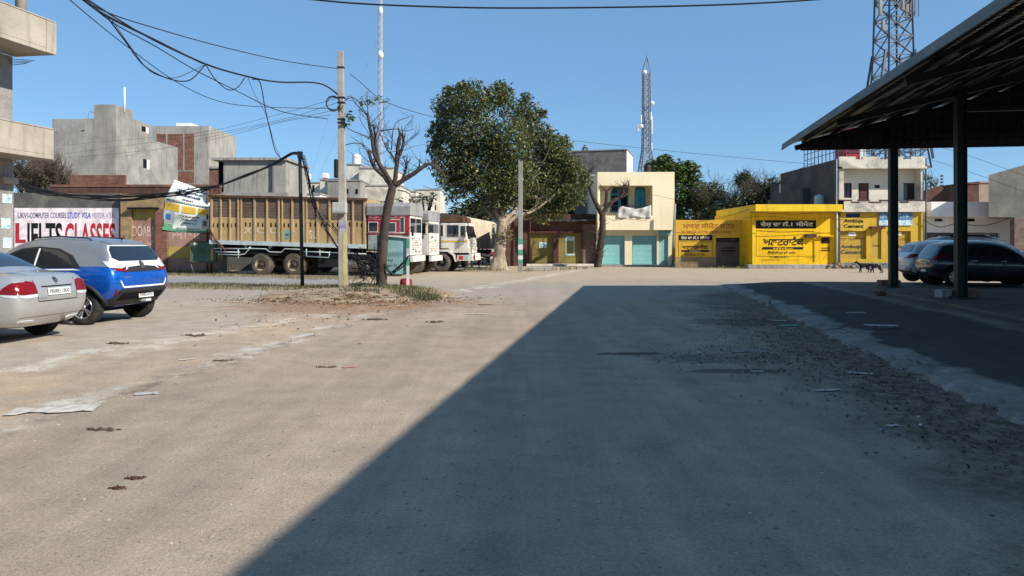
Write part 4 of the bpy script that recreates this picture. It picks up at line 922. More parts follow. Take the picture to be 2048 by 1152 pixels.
ptext(b, 'ਅਲਟਰਾਟੈਕ', 1364, 1416, 489, 498.5, d, .006, 2, .035, .15); panel(b, 1363, 1418, 500, 504, d, .0, 2); ptext(b, 'ਸੀਮੈਂਟ', 1378, 1402, 500.6, 503.6, d, .012, 1, .02); ptext(b, 'ਇੰਜੀਨੀਅਰ ਦੀ ਪਸੰਦ', 1369, 1411, 506.5, 512, d, .006, 2, .01, .15)
for x0, x1, y0, y1 in ((1356.3, 1425, 483.2, 484), (1356.3, 1357, 484, 514), (1424.3, 1425, 484, 514)): panel(b, x0, x1, y0, y1, d, .0, 2, t=.004)
b.build('painted_sign', [m_black, m_cream_lt, m_black], ow, world=True)
m_gate = surf('grey brown gate sheet', (.105, .085, .07), .6, .2, 1.0, streak=.4, stcol=(.05, .04, .035), bump=.05, metal=.2)
b = B(); b.bx(gX(1432, d) + .01, gX(1480, d) - .01, d + .08, d + .11, .04, gZ(475, d)); b.bx(gX(1455.6, d), gX(1456.4, d), d + .072, d + .079, .05, gZ(486, d)); panel(b, 1434, 1478, 476, 484, d + .08, .0, 1); ptext(b, 'ਦੇਸ਼ ਦਾ ਨੰ.1 ਸੀਮੈਂਟ', 1437, 1474, 477.5, 482.5, d + .08, .012, 3, .015)
ptext(b, 'ਅਲਟਰਾਟੈਕ', 1442, 1471, 493, 499, d + .08, .01, 1, .03, .15); panel(b, 1441, 1472, 500.5, 503, d + .08, .0, 1); ptext(b, 'ਇੰਜੀਨੀਅਰ ਦੀ ਪਸੰਦ', 1444, 1468, 505, 508, d + .08, .01, 1, .01)
b.build('gate', [m_gate, m_black, m_black, m_greyl], ow, world=True)

# yellow cement shop
d = 46.0
ys = thing('yellow_shop', 'bright yellow single storey shop covered in black Punjabi cement lettering', 'shop', (gX(1585, d), d, 0))
XA, XB, zt = gX(1500, d), gX(1675, d), gZ(424, d)
b = B(); wall_holes(b, XA, XB - .004, 0.25, zt, d, d + .3, holes(d, (1519, 1570, 468, 527), (1610, 1629, 478, 525), (1641, 1661, 473, 530)))
b.bx(XA, XB - .004, d + .6, d + 8, .2, zt); b.bx(XA, XA + .25, d + .301, d + .599, .2, zt); b.build('wall', m_yel, ys, world=True)
b = B(); b.bx(gX(1503, d), XB - .006, d - .75, d + 8, zt + .001, gZ(410, d)); b.build('parapet', m_yel_lt, ys, world=True, bevel=.02)
b = B(); b.bx(XA - .3, XB - .006, d - .55, d + .29, -.02, .249); b.build('plinth', m_conc_grey, ys, world=True, bevel=.03)
b = B(); b.bx(gX(1503.5, d), gX(1509, d), d - .12, d - .002, .25, zt); b.build('pier', m_yel_lt, ys, world=True)
b = B(); b.bx(gX(1671, d), gX(1675, d) - .007, d - .08, d - .002, .25, zt); b.build('pier', m_yel, ys, world=True)
b = B()
for i in range(4): x0 = gX(1519, d) + (gX(1570, d) - gX(1519, d)) * i / 4; b.bx(x0 + .006, x0 + (gX(1570, d) - gX(1519, d)) / 4 - .006, d + .004, d + .05, gZ(527, d), gZ(468, d))
b.build('folding_door', m_yel, ys, world=True)
b = B(); b.bx(gX(1610, d), gX(1629, d), d + .06, d + .1, gZ(525, d), gZ(478, d)); b.build('side_door', m_yel, ys, world=True)
b = B(); b.bx(gX(1609, d), gX(1630, d), d - .28, d - .002, gZ(475.6, d), gZ(468.5, d)); b.build('door_canopy', m_maroon, ys, world=True)
b = B(); b.bx(gX(1638.5, d), gX(1664, d), d - .22, d - .002, gZ(473, d), gZ(470.8, d)); b.build('door_canopy', m_yel_lt, ys, world=True)
b = B(); b.bx(gX(1641, d), gX(1661, d), d + .08, d + .12, gZ(530, d), gZ(473, d)); panel(b, 1642.5, 1658.5, 475, 487, d + .08, .0, 1); ptext(b, 'ਦੇਸ਼ ਦਾ', 1645, 1656, 476.5, 480.5, d + .08, .012, 2); ptext(b, 'ਸੀਮੈਂਟ', 1645, 1656, 482, 485.5, d + .08, .012, 2); ptext(b, 'ਅਲਟਰਾਟੈਕ', 1642.5, 1659, 494, 498.5, d + .08, .006, 1, .03); panel(b, 1642, 1659, 500, 502.5, d + .08, .0, 1)
b.build('narrow_door', [m_yel, m_black, m_greyl], ys, world=True)
b = B(); b.bx(gX(1512, d), gX(1632, d), d - .012, d - .002, gZ(457, d), gZ(440.6, d), 0); ptext(b, 'ਦੇਸ਼ ਦਾ ਨੰ.1 ਸੀਮੈਂਟ', 1521, 1626, 442.5, 454.5, d, .016, 1, .028); b.build('sign_band', [m_black, m_cream_lt], ys, world=True)
b = B(); ptext(b, 'ਅਲਟਰਾਟੈਕ', 1526, 1608, 473, 491, d, .006, 0, .03, .1)
b.add([V((gX(a, d), d - .006, gZ(c, d))) for a, c in ((1523, 499), (1605, 499), (1608, 494), (1526, 494))], [(0, 1, 2, 3)]); ptext(b, 'ਸੀਮੈਂਟ', 1545, 1588, 494.8, 498.4, d, .010, 1, .02, .2)
ptext(b, 'ਇੰਜੀਨੀਅਰ ਦੀ ਪਸੰਦ', 1535, 1592, 502, 508.5, d, .006, 0, .012, .2); ptext(b, '✆ 1800 210 3311', 1540, 1577, 512, 517, d, .006, 0, .008)
for x0, x1, y0, y1 in ((1512, 1628, 462, 462.7), (1512, 1512.7, 462, 512.6), (1511, 1630, 512, 512.8), (1574, 1598, 520, 520.5), (1522, 1560, 519.5, 520.2)): panel(b, x0, x1, y0, y1, d, .0, 0, t=.004)
b.build('lettering', [m_black, m_yel], ys, world=True)
water_tank('translucent bluish water drum on the yellow shop roof', 1639, 390, 410, 10, 48, plain('bluish plastic', (.42, .52, .56), .4))

# three storey building over the second cement shop
d = 45.95
ac = thing('balcony_building', 'two storey house with a stained white balcony over a yellow cement shop', 'building', (gX(1760, d), d, 0))
XA, XB = gX(1675, d), gX(1846, d); zs = gZ(424, d); zt = gZ(318, d); zb = gZ(402, d)
b = B(); wall_holes(b, XA, XB, .1, zs - .002, d + .02, d + .3, holes(d, (1681, 1733, 462, 518), (1741, 1763, 459, 518), (1774, 1822, 462, 518))); b.bx(XA, XB, d + .55, d + 10, 0, zs - .002); b.build('shop_wall', surf('cement yellow wall paint', (.56, .36, .035), .75, .1, .6, streak=.3, stcol=(.27, .17, .03)), ac, world=True)
m_ysh = surf('dull yellow shutter paint', (.45, .30, .045), .7, .12, .9, streak=.3, stcol=(.24, .15, .03))
shutter(ac, gX(1681, d), gX(1733, d), gZ(519, d), gZ(462, d), d + .2, m_ysh, lambda b: (ptext(b, 'Ambuja', 1681.5, 1724, 489.5, 498.5, d + .18, .006, 1, .03), ptext(b, 'Cement', 1681.5, 1724, 500, 508, d + .18, .006, 1, .03), ptext(b, 'ਵਿਸ਼ਾਲ ਅੰਬੂਜਾ ਸੀਮੈਂਟ', 1676, 1731, 475, 481, d + .18, .006, 2, .01), panel(b, 1697, 1711, 464, 472, d + .17, .0, 3), scribble(b, 1699, 1709, 466, 470, d + .16, .008, 1), [m_greyl, m_tan, m_wht])[5])
shutter(ac, gX(1774, d), gX(1822, d), gZ(519, d), gZ(462, d), d + .2, m_ysh, lambda b: (ptext(b, 'Ambuja', 1776, 1818, 489.5, 498.5, d + .18, .006, 1, .03), ptext(b, 'Cement', 1776, 1818, 500, 508, d + .18, .006, 1, .03), ptext(b, 'ਅੰਬੂਜਾ ਸੀਮੈਂਟ', 1779, 1818, 476, 482, d + .18, .006, 2, .01), panel(b, 1791, 1803, 464, 471, d + .17, .0, 3), [m_greyl, m_tan, m_wht])[4])
b = B(); b.bx(gX(1741, d), gX(1763, d), d + .12, d + .16, gZ(518, d), gZ(459, d)); ptext(b, 'Cement', 1744, 1760, 489, 493, d + .12, .005, 1); b.build('narrow_door', [m_ysh, m_greyl], ac, world=True)
b = B(); b.bx(gX(1739, d), gX(1766, d), d - .3, d + .018, gZ(457.5, d), gZ(453, d)); b.build('door_canopy', m_maroon, ac, world=True)
b = B(); panel(b, 1692, 1720, 427, 435, d + .02, .0, 2); ptext(b, 'Ambuja', 1687, 1727, 438, 447.5, d + .02, .006, 0, .035); ptext(b, 'Cement', 1687, 1727, 448.5, 456, d + .02, .006, 0, .035); b.build('lettering', [m_black, m_greyl, m_navy], ac, world=True)
b = B(); panel(b, 1757, 1824, 425, 440, d + .02, .06, 0); panel(b, 1757, 1824, 440.1, 451, d + .02, .06, 1); scribble(b, 1760, 1821, 427, 437, d - .05, .006, 1); b.build('name_board', [plain('board blue', (.05, .17, .30), .5), m_cyan], ac, world=True)
b = B(); b.bx(XA, XB, d - .45, d + .5, -.02, .35); b.build('plinth', surf('blue grey plinth', (.12, .13, .16), .9, .3, 2, stain=.6, sncol=(.35, .33, .30), snscale=4), ac, world=True, bevel=.02)
dp = d - .25; m_wb = m_white_old
notch = [(1690, 1700), (1708, 1714), (1750, 1760), (1800, 1812)]
b = B(); b.bx(XA, XB, dp, d + 1.6, zs, zs + .14); b.bx(XA, XB, dp, dp + .14, zs + .141, zb - .12)
for x0, x1 in ((1675, 1700), (1714, 1735), (1757, 1796), (1812, 1846)): b.bx(gX(x0, d), gX(x1, d), dp, dp + .14, zb - .119, zb)
b.build('balcony_parapet', m_wb, ac, world=True)
b = B()
for x0, x1, z in ((1675, 1700, 0), (1700, 1714, -.12), (1714, 1735, 0), (1735, 1757, -.12), (1757, 1796, 0), (1796, 1812, -.12), (1812, 1846, 0)): b.bx(gX(x0, d) - .03, gX(x1, d) + .03, dp - .03, dp + .17, zb + z + .001, zb + z + .07 + (.002 if z else 0))
b.build('parapet_coping', m_maroon, ac, world=True)
dw = d + .55
def hw(a, c, e, g): return (gX(a, dw), gX(c, dw), gZ(g, dw), gZ(e, dw))
z2 = gZ(338, d)
b = B(); wall_holes(b, XA + .02, XB - .02, zs + .142, z2, dw, dw + .25, [hw(1688, 1704, 366, 396), hw(1717, 1738, 366, 404), hw(1749, 1760, 370, 376), hw(1786, 1792, 366, 394), hw(1807, 1830, 366, 400)]); b.bx(XA, XB, dw + .5, d + 10, zs, z2)
b.build('upper_wall', surf('off white wall paint', (.66, .62, .53), .85, .1, .6, streak=.25, stcol=(.36, .33, .28)), ac, world=True)
for a, c, e, g in ((1688, 1704, 366, 396), (1807, 1830, 366, 400), (1786, 1792, 366, 394)): window(ac, a, c, e, g, dw, frame=m_maroon)
window(ac, 1749, 1760, 370, 376, dw, frame=m_dark, name='ventilator', bars=1)
X0, X1, Z0, Z1 = hw(1717, 1738, 366, 404)
b = B(); b.bx(X0, X1, dw + .08, dw + .13, Z0, Z1)
for i in range(5): z = Z0 + .12 + i * (Z1 - Z0 - .2) / 5; b.bx(X0 + .12, X1 - .12, dw + .06, dw + .079, z, z + .18)
b.build('balcony_door', surf('maroon door paint', (.10, .035, .035), .5, .15, 2), ac, world=True)
b = B(); b.bx(XA, gX(1684, d), dp, dw - .002, zs + .142, z2); b.build('side_wall', m_wb, ac, world=True); b = B(); b.bx(gX(1840, d), XB, dp + .15, dw - .002, zs + .142, z2); b.build('side_wall', m_wb, ac, world=True)
b = B(); b.bx(XA + .165, XB + .05, dp - .12, d + 10, z2 + .001, z2 + .12); b.bx(XA, XB, dp, dp + .2, z2 + .121, zt - .05)
for x0, x1 in ((1675, 1708), (1722, 1756), (1772, 1802), (1818, 1846)): b.bx(gX(x0, d), gX(x1, d), dp + .001, dp + .199, zt - .049, zt + .12)
b.bx(XA, XB, d + 9.8, d + 10, z2 + .121, zt); b.build('roof_parapet', m_wb, ac, world=True)
b = B(); b.bx(XA - .02, XA + .16, dp + .21, d + 9.7, 0, zt); b.bx(XA - .5, XA - .021, d + 4.2, d + 9, 0, zt - 1.5); b.build('shaded_side_wall', m_conc_dark, ac, world=True)  # shade on this side is put into its dark colour
b = B(); b.cyl((XA - .08, d - .1, 0.3), (XA - .08, d - .1, zt), .05); b.build('rain_pipe', m_wht, ac, world=True); b = B(); b.cyl((XB + .09, d - .15, 0.3), (XB + .09, d - .15, zt), .05); b.build('rain_pipe', m_conc_dark, ac, world=True)
b = B(); zq = zt + 1.35
for x0, x1, y0, y1 in ((XA + .1, XA + .1, dp + .4, d + 5.5), (XA + .1, XB - .1, dp + .35, dp + .35)):
    n = 9 if x0 == x1 else 16
    for i in range(n + 1): t = i / n; x, y = x0 + (x1 - x0) * t, y0 + (y1 - y0) * t; b.bx(x - .02, x + .02, y - .02, y + .02, zt - .2, zq)
    for z in (zt + .5, zt + .9, zq - .02): b.beam((x0, y0, z), (x1, y1, z), .035)
b.build('roof_railing', plain('blue grey railing paint', (.025, .035, .055), .5), ac, world=True)
house('grey_block', 'dark shaded grey block with stepped top left of the balcony building', 51.5, [(1589, 1632, 362, 1.5, m_conc_dark), (1612, 1650, 344, 3, m_conc_dark)], m_conc_dark, dep=5)  # blocks coloured dark to match the shaded side
rbx = thing('roof_cabin', 'red louvred equipment cabin on the balcony building roof', 'cabin', (gX(1706, 47), 47, zt))
b = B(); b.bx(gX(1692, 47), gX(1720, 47), 47, 48.6, zt + .12, zt + 2.1); b.build('cabinet', surf('red cabin paint', (.40, .03, .045), .6, .15, 2), rbx, world=True)
b = B()
for i in range(7): z = zt + .5 + i * .2; b.bx(gX(1696, 47), gX(1717, 47), 46.96, 46.999, z, z + .09)
b.build('louvre', plain('dark red louvre', (.16, .015, .02), .6), rbx, world=True)
b = B(); b.bx(gX(1720.5, 47), gX(1732, 47), 47.02, 48.5, zt + .12, zt + 2.2); b.build('side_cabinet', m_white, rbx, world=True)

# white shop at the right
d = 47.0
ws = thing('white_shop', 'low white shop with a deep white parapet and dark shutters behind the parked cars', 'shop', (gX(1935, d), d, 0))
XA, XB = gX(1846, d) + .05, gX(2020, d); zp = gZ(434, d)
b = B(); wall_holes(b, XA, XB, 0, zp - .002, d, d + .3, holes(d, (1849, 1902, 465, None), (1930, 1973, 465, None), (1979, 2000, 466, None), (1869, 1885, 437, 443), (1934, 1950, 437, 443))); b.bx(XA, XB, d + .6, d + 8, 0, zp); b.build('wall', m_white, ws, world=True)
b = B(); b.bx(XA, gX(2025, d), d - .8, d + 8, zp, gZ(405, d)); b.build('parapet', m_white, ws, world=True, bevel=.02)
m_sh = surf('slate blue shutter paint', (.10, .11, .13), .6, .15, 1)
for a, c in ((1849, 1902), (1930, 1973), (1979, 2000)): shutter(ws, gX(a, d), gX(c, d), .02, gZ(465, d), d + .2, m_sh)
for a, c in ((1869, 1885), (1934, 1950)): window(ws, a, c, 437, 443, d, frame=m_dark, name='ventilator', bars=1)
d = 56
bb = thing('brick_stub', 'roofless dark brick wall stub with toothed end above the white shop', 'wall', (gX(1868, d), d, 0))
b = B(); b.prism([(gX(1850, d), 0), (gX(1884, d), 0), (gX(1884, d), gZ(371, d)), (gX(1850, d), gZ(381, d))], Matrix(((1, 0, 0, 0), (0, 0, 1, d), (0, 1, 0, 0), (0, 0, 0, 1))), .25)
for i in range(9): b.bx(gX(1884, d), gX(1887, d), d + .01, d + .24, gZ(404, d) + i * .24, gZ(404, d) + i * .24 + .12)
b.build('wall', m_brick_dark, bb, world=True, normals=True)
house('brick_box', 'small brick rooftop room with a plastered pinkish side right of the second post', 54, [(1934, 1958, 368, 0, m_brick_dark), (1958, 1990, 366, .1, surf('pinkish plaster', (.34, .26, .21), .9, .15, .8))], m_brick_dark, dep=4)
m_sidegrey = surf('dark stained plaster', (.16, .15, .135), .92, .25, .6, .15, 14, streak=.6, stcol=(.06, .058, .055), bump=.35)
sg = thing('grey_side_building', 'grey plastered building with sloping top at the right edge', 'building', (gX(2050, 44), 44, 0))
M = Matrix(((1, 0, .549, 0), (0, 0, .836, 44.4), (0, 1, 0, 0), (0, 0, 0, 1)))
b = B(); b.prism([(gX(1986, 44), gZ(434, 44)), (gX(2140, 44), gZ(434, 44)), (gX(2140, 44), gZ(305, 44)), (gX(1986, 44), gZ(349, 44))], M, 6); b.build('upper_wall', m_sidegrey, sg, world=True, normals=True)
b = B(); b.bx(gX(2029, 44.2), gX(2140, 44), 44.2, 44.6, 0, gZ(434, 44) - .002); b.build('lower_wall', m_brick_grey, sg, world=True)
wv = house('white_villa', 'small distant white house with a tank room left of the dark block', 88, [(1546, 1592, 376), (1560, 1575, 366, 1.5), (1556, 1592, 396, -2)], m_white, [(1576, 1584, 384, 392, -.1)])
house('far_wall', 'rubbly tan wall top between the small trees and the yellow roof', 58, [(1545, 1600, 402)], m_conc, dep=1)

# ------------------------------------------------------------------ towers
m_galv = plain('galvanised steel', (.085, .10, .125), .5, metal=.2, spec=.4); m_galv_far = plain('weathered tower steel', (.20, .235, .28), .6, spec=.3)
def lattice(root, name, base, zs, widths, mat, leg=.07, br=.04, bays=None, four=True):
    b = B(); lv = []
    k = 4 if four else 3
    for z, w_ in zip(zs, widths): lv.append([V((base.x + w_ / 2 * math.sqrt(2 if four else 1.3) * math.cos(math.pi / 4 + 2 * math.pi * i / k + .12), base.y + w_ / 2 * math.sqrt(2 if four else 1.3) * math.sin(math.pi / 4 + 2 * math.pi * i / k + .12), z)) for i in range(k)])
    for a, c in zip(lv, lv[1:]):
        for i in range(k):
            j = (i + 1) % k; b.beam(a[i], c[i], leg); b.beam(c[i], c[j], br); b.beam(a[i], c[j], br); b.beam(a[j], c[i], br)
    for i in range(k): b.beam(lv[0][i], lv[0][(i + 1) % k], br)
    return b.build(name, mat, root, world=True)
d = 85.0
lt = thing('lattice_tower', 'slender steel lattice tower with antennas rising behind the cream shop', 'tower', (gX(1293, d), d, 0))
zs = [gZ(y, d) for y in range(345, 145, -11)]; zs = [0, 4] + zs; ws_ = [2.6, 2.3] + [(1.75 - i * .19 if i < 5 else .92 - (i - 5) * .012) * .9 for i in range(len(zs) - 2)]
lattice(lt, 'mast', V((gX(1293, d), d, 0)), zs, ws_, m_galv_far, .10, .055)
b = B(); top = V((gX(1294, d), d, gZ(112, d)))
for i in range(4): b.beam((gX(1293, d) + .5 * (1 if i % 2 else -1), d + .5 * (1 if i > 1 else -1), zs[-1]), top, .06)
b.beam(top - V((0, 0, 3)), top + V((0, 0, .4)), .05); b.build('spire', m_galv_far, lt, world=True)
for x, y in ((1290, 144), (1305, 206), (1283, 252)):
    b = B(); c = P(x, y, d - .9); b.lathe([(.01, .12), (.18, .08), (.24, 0), (.24, -.06), (.01, -.08)], Matrix.Translation(c) @ Matrix.Rotation(R(90), 4, 'X') @ Matrix.Rotation(R(15), 4, 'Y'), n=14); b.build('dish', m_wht, lt, world=True)
for x, y0, y1 in ((1302.5, 224, 240), (1304.5, 232, 268), (1283, 230, 245), (1277.5, 250, 262), (1304, 285, 300)): b = B(); block(b, x - 1, x + 1, y0, y1, d - .9, .15); b.build('panel_antenna', m_wht, lt, world=True)
d = 100.0
gm = thing('guyed_mast', 'very tall thin white guyed mast behind the bare tree', 'mast', (gX(761, d), d, 0))
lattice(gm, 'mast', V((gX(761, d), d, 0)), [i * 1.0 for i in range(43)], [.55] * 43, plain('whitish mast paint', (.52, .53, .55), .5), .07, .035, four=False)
for y in (22, 108, 110): b = B(); b.blob(P(761 + (y % 3 - 1), y, d - .4), (.34, .3, .5), jit=.1, sub=2, smooth=True); b.build('antenna', m_wht, gm, world=True)
for sx, sz in ((-14, 30), (15, 30), (-14, 18), (15, 18), (-14, 41), (15, 41)): b = B(); b.tube([(gX(761, d), d, sz), (gX(761, d) + sx, d + 4, 0)], .012, 3); b.build('guy_wire', m_galv_far, gm, world=True)
d = 49.5
rt = thing('roof_tower', 'broad steel lattice telecom tower standing on the balcony building behind the shed roof', 'tower', (gX(1785, d), d, zt - .1))
zs = [zt - .3 + i * 1.25 for i in range(14)]; ws_ = [3.2, 2.9, 2.6, 2.3, 2.0, 1.85, 1.75, 1.7, 1.65, 1.6, 1.55, 1.5, 1.5, 1.45]
lattice(rt, 'mast', V((gX(1786, d), d, 0)), zs, ws_, m_galv, .11, .06)
for s, t in ((-1, 0), (1, 0), (-1, 1), (1, 1)):
    b = B(); b.beam((gX(1786, d) + s * 2.0, d - 1.2 + t * 2.4, zt + .3), (gX(1786, d) + s * .95, d - .9 + t * 1.8, zt + 7.5), .14); b.build('stay', m_galv, rt, world=True)
for x, y0, y1, dd in ((1762, -60, 30, -1.3), (1806, -90, 20, -1.3), (1815, -70, 35, -.4), (1768, 40, 60, -1.2), (1823, -40, 40, 0), (1790, -120, -20, -1.5)):
    b = B(); D_ = d + dd; block(b, x - 3, x + 3, y0, y1, D_, .2); b.build('panel_antenna', m_conc_pale, rt, world=True, bevel=.03)
b = B()
for i in range(5): z = gZ(30 - i * 30, d); b.tube([(gX(1806, d), d - .9, z), (gX(1824, d), d - .5, z), (gX(1824, d), d + .5, z)], .035, 5)
for x in (1810, 1817, 1824): b.beam((gX(x, d), d - .8, gZ(40, d)), (gX(x, d), d - .8, gZ(-90, d)), .05)
b.build('cable_ladder', m_galv, rt, world=True)
b = B()
for i in range(40):
    rr = random.Random(i + 200); a = V((gX(1735 + rr.uniform(0, 100), d), d + rr.uniform(-2, 2), zt + rr.uniform(.1, 2.0))); b.beam(a, a + V((rr.uniform(-1.5, 1.5), rr.uniform(-.5, .5), rr.uniform(-.6, 1))), .06)
b.build('base_frame', m_galv, rt, world=True)
# ------------------------------------------------------------------ cars
m_tyre = surf('tyre rubber', (.022, .021, .020), .9, .3, 6, .1, 30, stain=.4, sncol=(.10, .085, .07), snscale=4, bump=.2); m_alloy = plain('machined alloy', (.45, .46, .48), .3, metal=.8, spec=.5)
m_alloy_dk = plain('dark alloy', (.03, .03, .033), .35, metal=.3); m_under = plain('underbody black', (.010, .010, .011), .9, spec=.1)
m_cglass = plain('tinted car glass', (.012, .018, .024), .04, spec=.8, coat=.6); m_clad = plain('black plastic cladding', (.022, .022, .024), .6, spec=.35); m_chrome = plain('satin chrome', (.65, .66, .68), .18, metal=.9)
m_lampred = plain('red lamp lens', (.17, .004, .008), .2, spec=.3, coat=.15); m_lampclr = plain('clear lamp lens', (.55, .55, .56), .12, spec=.6, coat=.6); m_plate = plain('plate white', (.72, .71, .68), .5)
def paint(name, col, metal=.35, rough=.35, flake=.012):
    n = NT(name); c = n.scale(tuple(col), n.rng(n.noise(2.2, 5, .65), .3, .7, .93, 1.05))
    return n.fin(c, n.rng(n.noise(3, 5, .7), .3, .7, rough * .85, rough * 1.25), metal, .5, .9)
def sec(xs, zb, ws, wb, zm, zs, wsh, zr, wr, zt):
    xs = [xs] * 9 if not isinstance(xs, (list, tuple)) else xs
    p = [(0, zb), (ws * .8, zb), (ws, zb + .08), (wb, zm), (wb - .005, zs - .11), (wsh, zs), (wr + .04, zr), (wr - .10, zt - .018), (0, zt)]
    return [V((x, y, z)) for x, (y, z) in zip(xs, p)]
class Car:
    def __init__(s, name, label, loc, rz, stations, wheels, wr, mats, two_tone=5, group='parked cars', L=4.0):
        s.t = thing(name, label, 'car', loc, rz, group); s.L = L
        bm = bmesh.new(); rings = []
        for st in stations:
            vl = [bm.verts.new(p) for p in st]; vr = [vl[0]] + [bm.verts.new(V((p.x, -p.y, p.z))) for p in st[1:-1]] + [vl[-1]]
            rings.append((vl, vr))
        def face(v, m):
            f = bm.faces.new(v); f.material_index = m; f.smooth = True
        for (al, ar), (bl, br) in zip(rings, rings[1:]):
            for i in range(8):
                m = 2 if i >= two_tone else 0
                face([al[i], al[i + 1], bl[i + 1], bl[i]], m); face([ar[i + 1], ar[i], br[i], br[i + 1]], m)
        for k, (l, r) in ((0, rings[0]), (1, rings[-1])):
            for i in range(8):
                vv = [l[i], r[i], r[i + 1], l[i + 1]]; vv = [q for j, q in enumerate(vv) if q not in vv[:j]]
                face(vv if k == 0 else vv[::-1], 2 if i >= two_tone else 0)
        bmesh.ops.recalc_face_normals(bm, faces=bm.faces)
        me = bpy.data.meshes.new('body'); bm.to_mesh(me); bm.free()
        for m in (mats['body'], m_under, mats['roof']): me.materials.append(m)
        tmp = bpy.data.objects.new('body_shape', me); COL.objects.link(tmp)
        md = tmp.modifiers.new('s', 'SUBSURF'); md.levels = 3; md.render_levels = 3
        me1 = bpy.data.meshes.new_from_object(tmp.evaluated_get(bpy.context.evaluated_depsgraph_get()))
        s.bvh_me = me1; tmp.modifiers.clear(); tmp.data = me1
        if len(me1.materials) < 3:
            me1.materials.clear()
            for m in (mats['body'], m_under, mats['roof']): me1.materials.append(m)
        bmv = bmesh.new(); bmv.from_mesh(me1); s.bvh = BVHTree.FromBMesh(bmv); bmv.free()
        c = B()
        for x in wheels:
            for sd in (-1, 1): c.tube([(x, sd * .48, wr), (x, sd * 1.3, wr)], wr + .075, 28, 1)
        cm = c.mesh('cutter', [mats['body'], m_under]); cobj = bpy.data.objects.new('cutter', cm); COL.objects.link(cobj)
        md = tmp.modifiers.new('b', 'BOOLEAN'); md.operation = 'DIFFERENCE'; md.object = cobj; md.solver = 'EXACT'; md.material_mode = 'INDEX'
        me2 = bpy.data.meshes.new_from_object(tmp.evaluated_get(bpy.context.evaluated_depsgraph_get())); me2.name = 'body'
        bpy.data.objects.remove(tmp); bpy.data.objects.remove(cobj)
        print('CARMATS', [m.name if m else None for m in me2.materials], sorted({p.material_index for p in me2.polygons}))
        o = bpy.data.objects.new('body', me2); COL.objects.link(o); o.parent = s.t; s.body = o
        s.wheel_proto = None
        for x in wheels:
            for sd in (-1, 1): s.wheel(x, sd, wr, mats)
    def wheel(s, x, sd, r, mats):
        if s.wheel_proto is None:
            wdt = .205; b = B(); p = [(r * .62, -wdt / 2), (r * .80, -wdt / 2 - .012), (r * .93, -wdt / 2), (r, -wdt / 2 + .025), (r, -.02), (r * .985, -.015), (r * .985, .015), (r, .02), (r, wdt / 2 - .025), (r * .93, wdt / 2), (r * .80, wdt / 2 + .012), (r * .62, wdt / 2)]
            M = Matrix.Rotation(R(-90), 4, 'X'); b.lathe(p, M, 40)
            wo = bpy.data.objects.new('wheel', None); COL.objects.link(wo); wo.parent = s.t
            b.build('tyre', m_tyre, wo)
            b = B(); b.lathe([(r * .64, -wdt / 2), (r * .64, wdt / 2), (r * .60, wdt / 2 - .01), (r * .58, .02), (.01, .0)], M, 32, 1); b.lathe([(r * .64, wdt / 2 + .004), (r * .655, wdt / 2 + .008), (r * .60, wdt / 2 + .006), (r * .58, wdt / 2 - .03)], M, 32, 0); ns = mats.get('spokes', 5)
            for k in range(ns):
                a = 2 * math.pi * k / ns
                for da in (-.16, .16):
                    p0 = M @ V((math.cos(a + da * .5) * .05, math.sin(a + da * .5) * .05, wdt / 2 - .045)); p1 = M @ V((math.cos(a + da) * r * .62, math.sin(a + da) * r * .62, wdt / 2 - .004)); b.beam(p0, p1, .030, .022, 0)
            b.lathe([(.055, wdt / 2 - .03), (.05, wdt / 2 - .01), (.001, wdt / 2 - .008)], M, 16, 0)
            b.build('rim', [mats['rim'], m_alloy_dk], wo); s.wheel_proto = wo; wo.location = (x, sd * s.track, r); wo.rotation_euler = (0, 0, 0 if sd > 0 else math.pi)
        else:
            wo = copy_tree(s.wheel_proto, s.t); wo.location = (x, sd * s.track, r); wo.rotation_euler = (0, 0, 0 if sd > 0 else math.pi)
    track = .76
    def cast(s, axis, a, c):
        o, d = {'y': (V((a, 5, c)), V((0, -1, 0))), '-y': (V((a, -5, c)), V((0, 1, 0))), 'r': (V((-5, a, c)), V((1, 0, 0))), 'f': (V((9, a, c)), V((-1, 0, 0))), 'z': (V((a, c, 5)), V((0, 0, -1)))}[axis]
        loc, n, _, _ = s.bvh.ray_cast(o, d)
        if loc is None:
            p = {'y': V((a, .8, c)), '-y': V((a, -.8, c)), 'r': V((0, a, c)), 'f': V((s.L, a, c)), 'z': V((a, c, 1.4))}[axis]; loc, n, _, _ = s.bvh.find_nearest(p)
        if n.dot(d) > 0: n = -n
        return loc, n
    def patch(s, name, mat, axis, poly, off=.006, step=.06, parent=None, skirt=.02, round_=0, b=None, m=0):
        """a panel, lamp or pane of this outline, following the body surface"""
        bm = bmesh.new(); f = bm.faces.new([bm.verts.new((p[0], p[1], 0)) for p in poly]); bm.normal_update()
        if f.normal.z < 0: bmesh.ops.reverse_faces(bm, faces=[f])
        for ax in (0, 1):
            lo = min(p[ax] for p in poly); hi = max(p[ax] for p in poly); q = lo + step
            while q < hi - .004:
                co_ = [0, 0, 0]; no = [0, 0, 0]; co_[ax] = q; no[ax] = 1
                bmesh.ops.bisect_plane(bm, geom=bm.verts[:] + bm.edges[:] + bm.faces[:], plane_co=co_, plane_no=no); q += step
        bmesh.ops.triangulate(bm, faces=[f for f in bm.faces if len(f.verts) > 4])
        nn = {}
        for v in bm.verts:
            loc, n = s.cast(axis, v.co.x, v.co.y); v.co = loc + n * off; nn[v] = n
        be = [e for e in bm.edges if len(e.link_faces) == 1]
        r = bmesh.ops.extrude_edge_only(bm, edges=be); nv = [g for g in r['geom'] if isinstance(g, bmesh.types.BMVert)]
